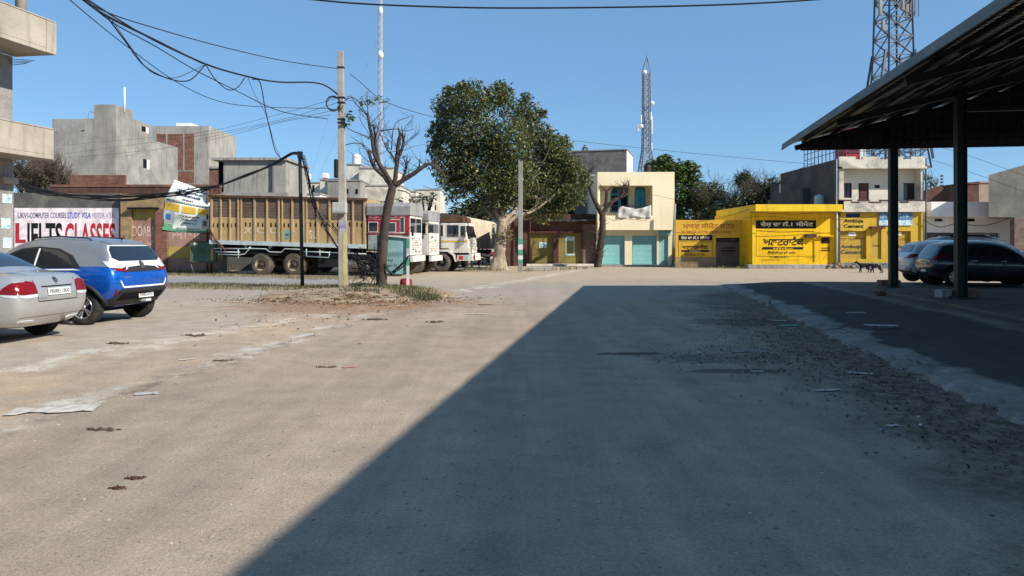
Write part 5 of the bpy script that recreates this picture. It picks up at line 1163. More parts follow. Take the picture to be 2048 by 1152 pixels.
        for v in nv:
            for e in v.link_edges:
                w_ = e.other_vert(v)
                if w_ in nn: v.co = v.co - nn[w_] * (off + skirt); break
        bmesh.ops.recalc_face_normals(bm, faces=bm.faces)
        own = b is None; b = b or B()
        bm.verts.index_update(); b.add([v.co.copy() for v in bm.verts], [[v.index for v in f.verts] for f in bm.faces], m, False); bm.free()
        return b.build(name, mat, parent or s.t) if own else b
    def sides(s, name, mat, poly, **k): return [s.patch(name, mat, ax, poly, **k) for ax in ('y', '-y')]
    def seam(s, axis, p, q, w=.010, name='panel_gap'):
        a, c = V((p[0], p[1], 0)), V((q[0], q[1], 0)); d = (c - a).normalized() * w / 2; n = V((-d.y, d.x, 0))
        s.patch(name, m_under, axis, [tuple((a + n)[:2]), tuple((a - n)[:2]), tuple((c - n)[:2]), tuple((c + n)[:2])], off=.0025, step=.08, skirt=.004)
    def disc(s, name, mat, axis, a, c, r, off=.012, n=16): return s.patch(name, mat, axis, [(a + r * math.cos(t), c + r * math.sin(t)) for t in [2 * math.pi * i / n for i in range(n)]], off=off, step=.2)
    def plate(s, x, y, z, w_, h_, text, tilt=0):
        """rear number plate; local -x is the outside"""
        M = Matrix(((0, 0, -1, x), (-1, 0, 0, y), (0, 1, 0, z), (0, 0, 0, 1))) @ Matrix.Rotation(tilt, 4, 'X')
        b = B(); b.bx(-w_ / 2, w_ / 2, -h_ / 2, h_ / 2, 0, .012, 0, M)
        if text: b.text(text, M @ Matrix.Translation((-w_ * .44, -h_ * .3, .0145)), w_ * .88, h_ * .6, 1, .01)
        b.build('number_plate', [m_plate, m_black], s.t)
    def mirror(s, x, z, mat, y=.86):
        for sd in (1, -1):
            b = B(); b.blob((x, sd * (y + .09), z), (.09, .11, .075), jit=0, sub=2, smooth=True); b.beam((x, sd * (y - .05), z - .05), (x, sd * (y + .04), z - .03), .04); b.build('mirror', mat, s.t)
    def handle(s, x, z):
        for ax, sd in (('y', 1), ('-y', -1)):
            l, n = s.cast(ax, x, z); b = B(); b.tube([l - V((.09, 0, 0)), l + n * .035 - V((.06, 0, 0)), l + n * .035 + V((.06, 0, 0)), l + V((.09, 0, 0))], .014, 6); b.build('door_handle', m_chrome, s.t)

SEDAN = [sec([.22, .22, .13, .0, .05, .13, .18, .21, .21], .30, .62, .76, .56, 1.0, .70, 1.055, .58, 1.07), sec([.30, .30, .24, .15, .18, .25, .30, .33, .33], .24, .76, .845, .56, 1.01, .77, 1.07, .67, 1.095),
         sec(.62, .22, .78, .86, .54, 1.0, .79, 1.075, .67, 1.115), sec(.82, .21, .78, .86, .52, .985, .80, 1.12, .64, 1.155), sec(1.22, .20, .78, .86, .52, .96, .80, 1.33, .59, 1.39), sec(1.62, .20, .78, .86, .52, .945, .80, 1.43, .565, 1.495),
         sec(2.3, .20, .78, .86, .52, .93, .80, 1.44, .56, 1.525), sec(2.95, .20, .78, .86, .52, .92, .80, 1.34, .56, 1.445), sec(3.3, .20, .78, .86, .52, .91, .79, 1.14, .62, 1.22), sec(3.6, .21, .78, .86, .52, .90, .78, .97, .68, 1.02),
         sec(4.0, .22, .77, .85, .50, .84, .76, .88, .62, .92), sec([4.25, 4.25, 4.28, 4.32, 4.30, 4.22, 4.18, 4.15, 4.15], .24, .70, .78, .48, .74, .68, .77, .52, .79), sec([4.34, 4.34, 4.38, 4.42, 4.40, 4.34, 4.32, 4.30, 4.30], .30, .55, .62, .46, .66, .55, .68, .42, .69)]
SUVS = [sec([.34, .34, .24, .05, .09, .14, .33, .42, .42], .36, .66, .80, .64, 1.06, .82, 1.40, .67, 1.545), sec([.45, .45, .38, .20, .21, .26, .45, .58, .62], .30, .80, .905, .64, 1.07, .86, 1.45, .66, 1.61),
        sec(.98, .26, .83, .915, .64, 1.055, .865, 1.515, .64, 1.675), sec(1.7, .25, .83, .915, .62, 1.03, .865, 1.55, .625, 1.71), sec(2.25, .25, .83, .915, .62, 1.01, .865, 1.52, .62, 1.675), sec(2.62, .25, .83, .915, .62, 1.0, .86, 1.37, .63, 1.49),
        sec(2.98, .25, .83, .91, .62, .985, .85, 1.10, .70, 1.15), sec(3.35, .26, .82, .90, .62, .96, .83, 1.02, .70, 1.05), sec(3.72, .30, .78, .86, .60, .88, .78, .93, .62, .96), sec([3.92, 3.92, 3.95, 3.99, 3.98, 3.93, 3.90, 3.88, 3.88], .36, .60, .68, .58, .78, .60, .80, .46, .81)]
VX, VY = math.cos(YAW), -math.sin(YAW)
H_IN = math.pi - YAW            # parked nose away from the lane, on the left side
p_silver = paint('silver car paint', (.50, .50, .49), .55, .28); p_blue = paint('bright blue car paint', (.002, .10, .50), .4, .26); p_grey = paint('grey roof paint', (.30, .32, .34), .5, .3); p_white = plain('white car trim', (.78, .78, .77), .25, coat=.6)

# silver saloon: the empty stands under the tail, x runs to the nose
c = Car('parked_car', 'silver saloon car with red tail lamps parked at the left edge', (-7.22, 11.85, 0), math.pi - R(4.5), SEDAN, (.93, 3.46), .315, {'body': p_silver, 'roof': p_silver, 'rim': m_alloy}, L=4.4)
c.patch('rear_window', m_cglass, 'z', [(.84, .59), (.86, 0), (.84, -.59), (1.44, -.47), (1.50, 0), (1.44, .47)], off=.005)
c.patch('windscreen', m_cglass, 'z', [(3.55, .64), (3.58, 0), (3.55, -.64), (2.98, -.48), (2.95, 0), (2.98, .48)], off=.005)
c.sides('side_window', m_cglass, [(1.14, 1.03), (1.32, 1.28), (1.70, 1.385), (2.24, 1.40), (2.24, .98)]); c.sides('side_window', m_cglass, [(2.29, .98), (2.29, 1.38), (2.75, 1.35), (3.02, 1.22), (3.28, .97)])
for sd in (1, -1):
    b = B(); q = lambda pl: [(sd * a, z) for a, z in pl]
    c.patch('', None, 'r', q([(.47, .95), (.45, .78), (.70, .77), (.765, .775), (.775, .84), (.72, .93), (.60, .975)]), b=b, m=0, off=.01, step=.03); c.patch('', None, 'r', q([(.45, .772), (.46, .73), (.66, .715), (.76, .735), (.765, .768), (.70, .763)]), b=b, m=1, off=.011, step=.03)
    ax = 'y' if sd > 0 else '-y'
    c.patch('', None, ax, [(.13, .775), (.40, .79), (.32, .88), (.22, .95), (.13, .96)], b=b, m=0, off=.01, step=.03); c.patch('', None, ax, [(.12, .725), (.28, .74), (.40, .782), (.13, .768)], b=b, m=1, off=.009, step=.03)
    b.build('tail_lamp', [m_lampred, m_lampclr], c.t)
    c.patch('reflector', m_lampclr, 'r', q([(.36, .335), (.68, .35), (.66, .375), (.40, .365)]), off=.008, step=.05)
c.seam('r', (-.44, .655), (.44, .655), .014); c.seam('r', (.44, .655), (.46, .99)); c.seam('r', (-.44, .655), (-.46, .99)); c.seam('z', (.24, .46), (1.0, .64)); c.seam('z', (.24, -.46), (1.0, -.64))
c.patch('bumper_crease', m_under, 'r', [(-.70, .415), (.70, .415), (.70, .420), (-.70, .420)], off=.002, skirt=.003); c.patch('plate_recess', m_under, 'r', [(-.36, .885), (.36, .885), (.33, .87), (-.33, .87)], off=.012, skirt=.01)
x0 = c.cast('r', 0, .80)[0].x; c.plate(x0 - .012, 0, .795, .50, .105, 'PB08EL2800', R(-6))
c.disc('emblem', m_chrome, 'r', 0, .965, .052); c.disc('emblem_field', m_alloy_dk, 'r', 0, .965, .043, .016)
l, n = c.cast('r', 0, .965); M = Matrix(((0, 0, -1, l.x - .032), (-1, 0, 0, 0), (0, 1, 0, .965), (0, 0, 0, 1)))
b = B()
for p, q in (((-.020, .032), (0, .006)), ((.020, .032), (0, .006)), ((-.030, .012), (-.014, -.032)), ((-.014, -.032), (0, -.004)), ((0, -.004), (.014, -.032)), ((.014, -.032), (.030, .012))): b.beam(M @ V((*p, 0)), M @ V((*q, 0)), .008, .006)
b.build('emblem_mark', m_chrome, c.t)
l, n = c.cast('r', .40, .70); b = B(); b.text('VENTO', Matrix(((0, 0, -1, l.x - .012), (-1, 0, 0, .43), (0, 1, 0, .69), (0, 0, 0, 1))), .15, .025, 0, .01); b.build('badge', m_chrome, c.t)
b = B(); b.tube([(.55, -.45, .25), (.22, -.45, .235), (.12, -.45, .225)], .035, 12); b.build('exhaust', m_alloy_dk, c.t)
c.handle(1.75, .83); c.handle(2.75, .81); c.mirror(3.1, .97, p_silver)
for x in (1.36, 2.27, 3.2): c.seam('y', (x, .30), (x, .93)); c.seam('-y', (x, .30), (x, .93))
b = B(); b.lathe([(.001, 0), (.03, .0), (.012, .03), (.004, .05), (.003, .16), (.001, .16)], Matrix.Translation((1.95, 0, 1.455)), 8); b.build('aerial', m_clad, c.t)
b = B(); b.bx(1.1, 4.1, -.6, .6, .16, .24); b.build('underbody', m_under, c.t)

# blue crossover
c = Car('parked_car', 'bright blue crossover car with grey roof and white tailgate band', (-7.22, 14.74, 0), H_IN, SUVS, (.80, 3.28), .335, {'body': p_blue, 'roof': p_grey, 'rim': m_alloy, 'spokes': 5}, L=4.0)
c.track = .80
c.patch('rear_window', m_cglass, 'r', [(-.58, 1.205), (.58, 1.205), (.70, 1.27), (.65, 1.42), (.575, 1.495), (-.575, 1.495), (-.65, 1.42), (-.70, 1.27)], off=.012, step=.04)
c.patch('window_surround', p_white, 'r', [(-.58, 1.19), (.58, 1.19), (.71, 1.25), (.715, 1.29), (.665, 1.43), (.59, 1.51), (-.59, 1.51), (-.665, 1.43), (-.715, 1.29), (-.71, 1.25)], off=.007, step=.04)
c.patch('tailgate_band', p_white, 'r', [(.74, 1.262), (.58, 1.195), (-.58, 1.195), (-.74, 1.262), (-.76, 1.20), (-.60, 1.04), (-.53, 1.015), (-.40, 1.095), (-.12, 1.115), (.12, 1.115), (.40, 1.095), (.53, 1.015), (.60, 1.04), (.76, 1.20)], off=.010, step=.04)
c.patch('tailgate_applique', m_clad, 'r', [(-.56, 1.0), (-.40, 1.088), (-.12, 1.108), (.12, 1.108), (.40, 1.088), (.56, 1.0)], off=.012, step=.05)
for sd in (1, -1):
    q = lambda pl: [(sd * a, z) for a, z in pl]; b = B()
    c.patch('', None, 'r', q([(.47, 1.105), (.52, 1.0), (.75, 1.03), (.80, 1.085), (.62, 1.065)]), b=b, m=0, off=.014, step=.03); c.patch('', None, 'r', q([(.47, 1.112), (.62, 1.07), (.80, 1.09), (.80, 1.20), (.75, 1.215)]), b=b, m=1, off=.014, step=.03)
    c.patch('', None, 'y' if sd > 0 else '-y', [(.13, 1.05), (.26, 1.09), (.40, 1.19), (.20, 1.205), (.13, 1.18)], b=b, m=1, off=.012, step=.03)
    b.build('tail_lamp', [m_lampred, m_lampclr], c.t)
    c.patch('reflector', m_lampred, 'r', q([(.71, .57), (.745, .66), (.78, .70), (.765, .57)]), off=.010, step=.04)
c.patch('rear_bumper', m_clad, 'r', [(-.74, .36), (.74, .36), (.80, .45), (.72, .60), (.62, .66), (-.62, .66), (-.72, .60), (-.80, .45)], off=.012, step=.05); c.patch('bumper_grille', m_under, 'r', [(-.66, .47), (.66, .47), (.60, .60), (-.60, .60)], off=.016, step=.06)
c.patch('bumper_trim', m_alloy_dk, 'r', [(-.74, .63), (.74, .63), (.62, .685), (-.62, .685)], off=.020, step=.06)
c.patch('tailgate_trim', p_white, 'r', [(-.60, .70), (.60, .70), (.64, .725), (.70, .84), (.68, .84), (.61, .73), (-.61, .73), (-.68, .84), (-.70, .84), (-.64, .725)], off=.008, step=.05)
x0 = c.cast('r', 0, .53)[0].x; c.plate(x0 - .03, -.08, .535, .44, .105, 'PB08EX4350', R(-4)); b = B(); b.bx(x0 - .06, x0 + .1, -.20, -.04, .40, .45); b.build('tow_plate', m_lampclr, c.t)
c.disc('emblem', m_chrome, 'r', 0, 1.135, .070, .016); c.disc('emblem_field', m_alloy_dk, 'r', 0, 1.135, .058, .020)
l, n = c.cast('r', 0, 1.135); M = Matrix(((0, 0, -1, l.x - .034), (-1, 0, 0, 0), (0, 1, 0, 1.135), (0, 0, 0, 1)))
b = B()
for p, q in (((-.040, .022), (.040, .022)), ((-.034, .018), (-.008, -.034)), ((.034, .018), (.008, -.034))): b.beam(M @ V((*p, 0)), M @ V((*q, 0)), .012, .008)
b.build('emblem_mark', m_chrome, c.t)
l, n = c.cast('r', .55, .90); b = B(); b.text('NEXON', Matrix(((0, 0, -1, l.x - .012), (-1, 0, 0, .62), (0, 1, 0, .885), (0, 0, 0, 1))), .20, .035, 0, .01); b.build('badge', m_chrome, c.t)
c.sides('window_frame', m_clad, [(.84, 1.085), (1.08, 1.32), (1.40, 1.45), (1.85, 1.49), (2.25, 1.455), (2.56, 1.33), (2.88, 1.055)], off=.005); c.sides('side_window', m_cglass, [(.98, 1.09), (1.18, 1.31), (1.42, 1.42), (1.80, 1.46), (1.80, 1.085)], off=.009); c.sides('side_window', m_cglass, [(1.88, 1.085), (1.88, 1.46), (2.22, 1.425), (2.50, 1.31), (2.78, 1.07)], off=.009); c.sides('door_pillar', p_white, [(1.825, 1.09), (1.825, 1.45), (1.855, 1.45), (1.855, 1.09)], off=.012)
c.sides('window_sill', p_white, [(.80, 1.035), (.98, 1.065), (2.9, 1.045), (2.9, 1.02), (.98, 1.04)], off=.010, step=.1)
c.patch('windscreen', m_cglass, 'z', [(2.95, .66), (2.98, 0), (2.95, -.66), (2.42, -.50), (2.38, 0), (2.42, .50)], off=.005)
c.sides('sill_cladding', m_clad, [(1.18, .27), (2.90, .27), (2.90, .40), (1.18, .40)], off=.008, step=.1)
for x in (.80, 3.28):
    for ax, sd in (('y', 1), ('-y', -1)):
        pts = []
        for i in range(17):
            t = R(-15 + 210 * i / 16); l, n = c.cast(ax, x + .44 * math.cos(t), max(.27, .335 + .44 * math.sin(t))); pts.append(l + n * .004)
        B().tube(pts, .036, 6).build('arch_cladding', m_clad, c.t)
for y in (.50, -.50):
    b = B(); b.tube([(.86, y, 1.60), (.95, y, 1.655), (1.6, y, 1.69), (2.1, y, 1.665), (2.2, y, 1.60)], .014, 6); b.build('roof_rail', m_clad, c.t)
c.patch('spoiler', p_grey, 'z', [(.46, .50), (.50, 0), (.46, -.50), (.70, -.52), (.70, .52)], off=.02, step=.08)
for ax in ('y', '-y'):
    c.patch('fuel_flap', p_blue, ax, [(.62, .78), (.80, .78), (.80, .93), (.62, .93)], off=.005, step=.05) if ax == 'y' else None
    c.seam(ax, (1.02, .66), (1.02, 1.03)); c.seam(ax, (1.84, .40), (1.84, 1.03)); c.seam(ax, (2.88, .40), (2.88, 1.02))
b = B(); b.bx(c.cast('y', .71, .86)[0].x - .07, .78, c.cast('y', .71, .86)[0].y - .01, c.cast('y', .71, .86)[0].y + .016, .855, .872); b.build('badge', m_chrome, c.t)
c.handle(1.30, .95); c.handle(2.15, .93); c.mirror(2.72, 1.08, p_grey, .90); b = B(); b.bx(.9, 3.2, -.65, .65, .2, .3); b.build('underbody', m_under, c.t)
b = B(); b.tube([(.62, 0, 1.625), (.55, 0, 1.70)], .012, 6); b.build('aerial', m_clad, c.t)

# cars under the shed, nose to the right
def shed_car(label, x, y, col, roofm, sc=(1, 1, 1), rails=False):
    st = [[V((p.x * sc[0], p.y * sc[1], (p.z - (.06 * max(0, p.x - 1.5) if i >= 6 else 0)) * sc[2])) for i, p in enumerate(s_)] for s_ in SUVS]; L = 4 * sc[0]
    Car.track = .74
    c = Car('parked_car', label, (x, y, PZ), -YAW, st, (.78 * sc[0], 3.28 * sc[0]), .31, {'body': col, 'roof': roofm, 'rim': m_alloy, 'spokes': 8}, L=L)
    a, k, z = sc; S = lambda pl: [(p * a, q * z) for p, q in pl]; Q = lambda pl: [(p * k, q * z) for p, q in pl]
    c.patch('rear_window', m_cglass, 'r', Q([(-.60, 1.20), (.60, 1.20), (.66, 1.27), (.54, 1.48), (-.54, 1.48), (-.66, 1.27)]), step=.06)
    c.sides('side_window', m_cglass, S([(.82, 1.14), (1.15, 1.34), (1.45, 1.42), (1.80, 1.435), (1.80, 1.09)])); c.sides('side_window', m_cglass, S([(1.86, 1.09), (1.86, 1.435), (2.20, 1.41), (2.48, 1.31), (2.80, 1.06)]))
    c.patch('windscreen', m_cglass, 'z', [(2.95 * a, .64 * k), (2.95 * a, -.64 * k), (2.42 * a, -.5 * k), (2.42 * a, .5 * k)], off=.005)
    for sd in (1, -1):
        b = B(); c.patch('', None, 'r', Q([(sd * p, q) for p, q in [(.56, .98), (.80, .95), (.86, 1.05), (.84, 1.15), (.62, 1.08)]]), b=b, off=.012, step=.04); c.patch('', None, 'y' if sd > 0 else '-y', S([(.12, .96), (.36, 1.03), (.62, 1.16), (.30, 1.12), (.14, 1.12)]), b=b, off=.012, step=.04); b.build('tail_lamp', m_lampred, c.t)
        c.patch('reflector', m_lampred, 'r', Q([(sd * .62, .50), (sd * .76, .52), (sd * .78, .62), (sd * .72, .56)]), step=.05)
        c.patch('headlamp', m_lampclr, 'y' if sd > 0 else '-y', S([(3.5, .74), (3.82, .72), (3.86, .80), (3.5, .88)]), step=.05)
    c.patch('rear_bumper', m_clad, 'r', Q([(-.72, .36), (.72, .36), (.70, .48), (-.70, .48)]), off=.010); c.seam('r', (-.66 * k, .66 * z), (.66 * k, .66 * z))
    x0 = c.cast('r', 0, .56 * z)[0].x; c.plate(x0 - .012, 0, .58 * z, .40, .10, '')
    for q in (.98, 1.83, 2.9):
        for ax in ('y', '-y'): c.seam(ax, (q * a, .40), (q * a, 1.02 * z))
    c.handle(1.3 * a, .93 * z); c.handle(2.15 * a, .91 * z); c.mirror(2.72 * a, 1.05 * z, col, .86 * k)
    if rails:
        for y_ in (.5, -.5): b = B(); b.tube([(.75, y_, 1.60 * z), (.9, y_, 1.70 * z), (1.7, y_, 1.72 * z), (2.3, y_, 1.68 * z), (2.45, y_, 1.58 * z)], .022, 6); b.build('roof_rail', m_clad, c.t)
        b = B(); b.bx(.9 * a, 2.2 * a, -.55, .55, 1.66 * z, 1.74 * z); b.build('roof_rack', m_clad, c.t)
    b = B(); b.bx(.9 * a, 3.2 * a, -.6, .6, .17, .26); b.build('underbody', m_under, c.t)
    return c
pd = paint('dark grey car paint', (.035, .045, .06), .5, .3); pw = paint('white car paint', (.60, .62, .64), .05, .3, .01); pk = paint('black blue car paint', (.015, .022, .035), .4, .3)
shed_car('dark grey hatchback parked under the shed behind the nearer green post', 13.15, 23.9, pd, pd, (.985, .94, .865))
shed_car('white hatchback mostly hidden behind the dark grey hatchback under the shed', 13.4, 25.75, pw, pw, (.97, .94, .88))
shed_car('dark off road car with roof rails farthest back under the shed', 15.2, 27.7, pk, pk, (1.1, .96, 1.0), True)

# ------------------------------------------------------------------ lorries
m_tan = surf('tan lorry paint', (.46, .32, .15), .7, .14, 1.0, .08, 18, streak=.45, stcol=(.24, .15, .07), stain=.4, sncol=(.28, .18, .085), bump=.1); m_tanp = surf('worn tan stake paint', (.44, .315, .175), .65, .15, 1.4, .08, 18, streak=.5, stcol=(.30, .20, .12), bump=.1)
m_plank = surf('brown side planks', (.13, .092, .07), .85, .35, 1.0, .2, 12, streak=.3, stcol=(.05, .04, .035), stain=.5, sncol=(.23, .19, .16), bump=.3); m_lred = surf('red lorry cab paint', (.36, .022, .04), .45, .15, 2, streak=.3, stcol=(.16, .02, .03), bump=.05, spec=.5)
m_lwhite = surf('white lorry paint', (.66, .64, .59), .5, .15, 1.5, streak=.6, stcol=(.27, .22, .17), stain=.6, sncol=(.38, .32, .26), snscale=1.4, bump=.05, spec=.5); m_lrail = surf('pale blue rail paint', (.46, .53, .54), .6, .15, 2, streak=.4, stcol=(.24, .23, .2), bump=.1); m_chassis = plain('chassis black', (.016, .016, .018), .8, spec=.2, var=.3)
m_dust_tyre = surf('dusty lorry tyre', (.10, .085, .068), .95, .3, 3, .15, 25, stain=.5, sncol=(.17, .14, .105), snscale=3, bump=.4); m_hub = plain('rusty hub', (.045, .035, .03), .8, spec=.2, var=.3); m_rimc = surf('dusty cream rim', (.36, .29, .19), .8, .2, 4, bump=.1)
m_canvas = surf('grey roof canvas', (.27, .27, .27), .85, .2, 1.2, streak=.4, stcol=(.13, .12, .11), bump=.2); m_tarp = surf('beige tarpaulin', (.52, .45, .34), .9, .12, .7, streak=.6, stcol=(.26, .21, .15), bump=.3)
def lorry_wheel(root, x, y, z, r=.52, dual=False, rim=None):
    wo = bpy.data.objects.new('wheel', None); COL.objects.link(wo); wo.parent = root; wo.location = (x, y, z)
    M = Matrix.Rotation(R(90), 4, 'X')
    b = B(); offs = (0, -.34) if dual else (0,)
    for o_ in offs:
        p = [(r * .56, .13 + o_), (r * .70, .15 + o_), (r * .90, .14 + o_), (r * .97, .12 + o_), (r, .08 + o_), (r, -.08 + o_), (r * .97, -.12 + o_), (r * .9, -.14 + o_), (r * .56, -.13 + o_)]; b.lathe(p, M, 40)
        for k in range(44):
            a = 2 * math.pi * k / 44
            for s_ in (-1, 1): b.box(M @ V((math.cos(a + s_ * .03) * (r + .008), math.sin(a + s_ * .03) * (r + .008), s_ * .065 + o_)), (.035, .08, .035), 0)
    b.build('tyre', m_dust_tyre, wo)
    b = B(); b.lathe([(r * .57, .12), (r * .56, .135), (r * .52, .11), (r * .48, .02), (r * .30, .0), (r * .28, .03), (.001, .03)], M, 28, 0); b.lathe([(r * .26, .03), (r * .24, .10), (r * .15, .12), (r * .13, .19), (.001, .20)], M, 16, 1)
    for k in range(8): a = 2 * math.pi * k / 8; b.cyl(M @ V((math.cos(a) * r * .36, math.sin(a) * r * .36, .0)), M @ V((math.cos(a) * r * .36, math.sin(a) * r * .36, .04)), .022, n=6, m=1)
    b.build('rim', [rim or m_rimc, m_hub], wo); return wo
# tan stake sided lorry: x runs to the nose, the near flank at y = 0, body behind it at +y
A1 = -R(7.0); L0 = V((-14.72, 36.05, 0))
tl = thing('stake_lorry', 'long tan stake sided lorry with red cab behind the utility poles', 'lorry', L0, A1, 'parked lorries')
def lx(px):      # pixel column -> distance along the near flank
    k = (px - CX) / F; c, s_ = math.cos(A1), math.sin(A1)
    return (k * L0.y - L0.x) / (c - k * s_)
def lz(px, py): x = lx(px); d = L0.y + x * math.sin(A1); return gZ(py, d)
TB = lambda x: -.028 * (x - 3.9)                 # the body sags towards the nose
CLn = lx(732); zb0, zm0, zt0 = 1.42, 2.72, 3.72
def slab(b, x0, x1, y0, y1, z0, z1, m=0):
    vs = [V((x, y, z + TB(x))) for z in (z0, z1) for y in (y0, y1) for x in (x0, x1)]
    b.add(vs, [(0, 2, 3, 1), (4, 5, 7, 6), (0, 1, 5, 4), (2, 6, 7, 3), (0, 4, 6, 2), (1, 3, 7, 5)], m)
b = B(); slab(b, 0, CLn, .03, .08, zb0 + .2, zm0, 0); slab(b, 0, CLn, 2.36, 2.41, zb0 + .2, zt0, 0); slab(b, .0, .05, .081, 2.359, zb0 + .2, zt0, 0); slab(b, CLn - .05, CLn, .081, 2.359, zb0 + .2, zt0 + .05, 0); b.build('side_panel', m_tan, tl)
for i in range(7):
    b = B(); z = zm0 + .012 + i * .143; slab(b, 0, CLn, .032, .075, z, z + .138); b.build('side_plank', m_plank, tl)
for px, wd in ((423, .09), (441.5, .07), (460, .07), (476.5, .07), (482.5, .06), (509, .08), (534, .08), (557.5, .08), (564.5, .06), (584.5, .08), (607, .08), (613, .06), (635, .08), (659, .08), (681, .08), (706, .08), (729, .09)):
    b = B(); x = lx(px); slab(b, x - wd / 2, x + wd / 2, -.02, .029, zb0 + .18, zt0 - .02); b.build('stake', m_tanp, tl)
b = B(); slab(b, -.06, CLn + .06, -.08, .09, zt0 - .015, zt0 + .09); slab(b, -.06, CLn + .06, 2.35, 2.45, zt0 - .015, zt0 + .09); b.build('top_rail', m_rust, tl)
b = B(); slab(b, 0, CLn, -.065, .1, zb0, zb0 + .198); b.build('side_rail', m_lrail, tl); b = B(); slab(b, 0, CLn, .101, 2.4, zb0, zb0 + .15); b.build('floor', m_chassis, tl)
b = B(); rr = random.Random(4)
for px in (430, 450, 466, 495, 520, 546, 572, 596, 625, 647, 670, 694, 718):
    for q in (-.11, .11): x = lx(px) + q; b.text('1', Matrix(((1, 0, 0, x - .03), (0, 0, -1, .026), (0, 1, 0, lz(px, 454) + rr.uniform(-.03, .03)), (0, 0, 0, 1))), .07, .20, 0, .02)
b.build('number_marks', m_black, tl)
m_faint = plain('faded white lettering', (.60, .50, .38), .8, spec=.2, var=.3)
b = B()
for t, a, c, yt, yb in (('X', 487, 503, 456, 467), ('C', 513, 528, 457, 467), ('C', 539, 553, 457, 467), ('S', 617, 624, 463, 478), ('G', 626, 633, 463, 478)): b.text(t, Matrix(((1, 0, 0, lx(a)), (0, 0, -1, .025), (0, 1, 0, lz(a, yb)), (0, 0, 0, 1))), lx(c) - lx(a), .3 if yb < 470 else .42, 0, .02)
b.build('lettering', m_faint, tl)
b = B(); c0 = V((lx(573.5), .026, lz(573, 469.5))); b.add([c0 + V((.21 * math.cos(t), 0, .24 * math.sin(t))) for t in [2 * math.pi * i / 24 for i in range(24)]], [list(range(24))], 0); b.add([c0 + V((.10 * math.cos(t), -.003, .06 * math.sin(t))) for t in [2 * math.pi * i / 12 for i in range(12)]], [list(range(12))], 1); b.build('round_emblem', [plain('faded green disc', (.20, .34, .28), .8), m_greyl], tl)
b = B(); slab(b, lx(432), lx(735), .15, 2.2, .95, 1.18); slab(b, .2, CLn + 1.6, .85, 1.0, .80, 1.05); slab(b, .2, CLn + 1.6, 1.55, 1.7, .80, 1.05)
for i in range(7): slab(b, .5 + i * 1.3, .62 + i * 1.3, .2, 2.3, 1.19, zb0 - .002)
b.build('chassis', m_chassis, tl)
b = B()                                           # pale guard rail that dips round the wheels
def gl(pts, r=.028): b.tube([V((lx(a), -.02, lz(a, c))) for a, c in pts], r, 6, cap=True)
gl([(428, 497), (496, 497.5), (502, 494)]); gl([(432, 503.5), (480, 504.5)]); gl([(436, 508.5), (478, 510), (490, 508), (500, 497), (532, 498), (540, 504), (563, 504.5), (570, 497.5), (600, 499), (606, 506)]); gl([(606, 503), (660, 505)]); gl([(613, 513), (658, 515), (660, 503)]); gl([(613, 498), (613, 513)]); gl([(640, 500), (640, 512)]); gl([(660, 505), (733, 508)]); gl([(477, 497), (477, 517)]); gl([(443, 493), (443, 505)])
b.build('guard_rail', m_lrail, tl)
b = B(); b.bx(lx(634), lx(682), .12, .7, .42, .92); b.build('tool_box', m_chassis, tl); b = B(); b.lathe([(.001, 0), (.30, .0), (.33, .03), (.33, 1.05), (.30, 1.08), (.001, 1.08)], Matrix.Translation((lx(690), .45, .52)) @ Matrix.Rotation(R(90), 4, 'Y'), 24); b.build('fuel_tank', surf('dusty grey tank', (.23, .21, .18), .8, .2, 2), tl)
for px in (521, 586.5):
    for y, dl in ((.16, True), (2.1, False)): lorry_wheel(tl, lx(px), y, .53, .53, dl)
for y in (.16, 2.2): lorry_wheel(tl, lx(792), y, .53, .53)
b = B(); b.beam((.1, -.02, 1.3), (.1, -.02, .75), .06); b.tube([(lx(420), -.1, lz(420, 456)), (lx(432), -.1, lz(432, 478)), (lx(452), -.1, lz(452, 500))], .05, 5); b.build('tail_strut', m_rust, tl)
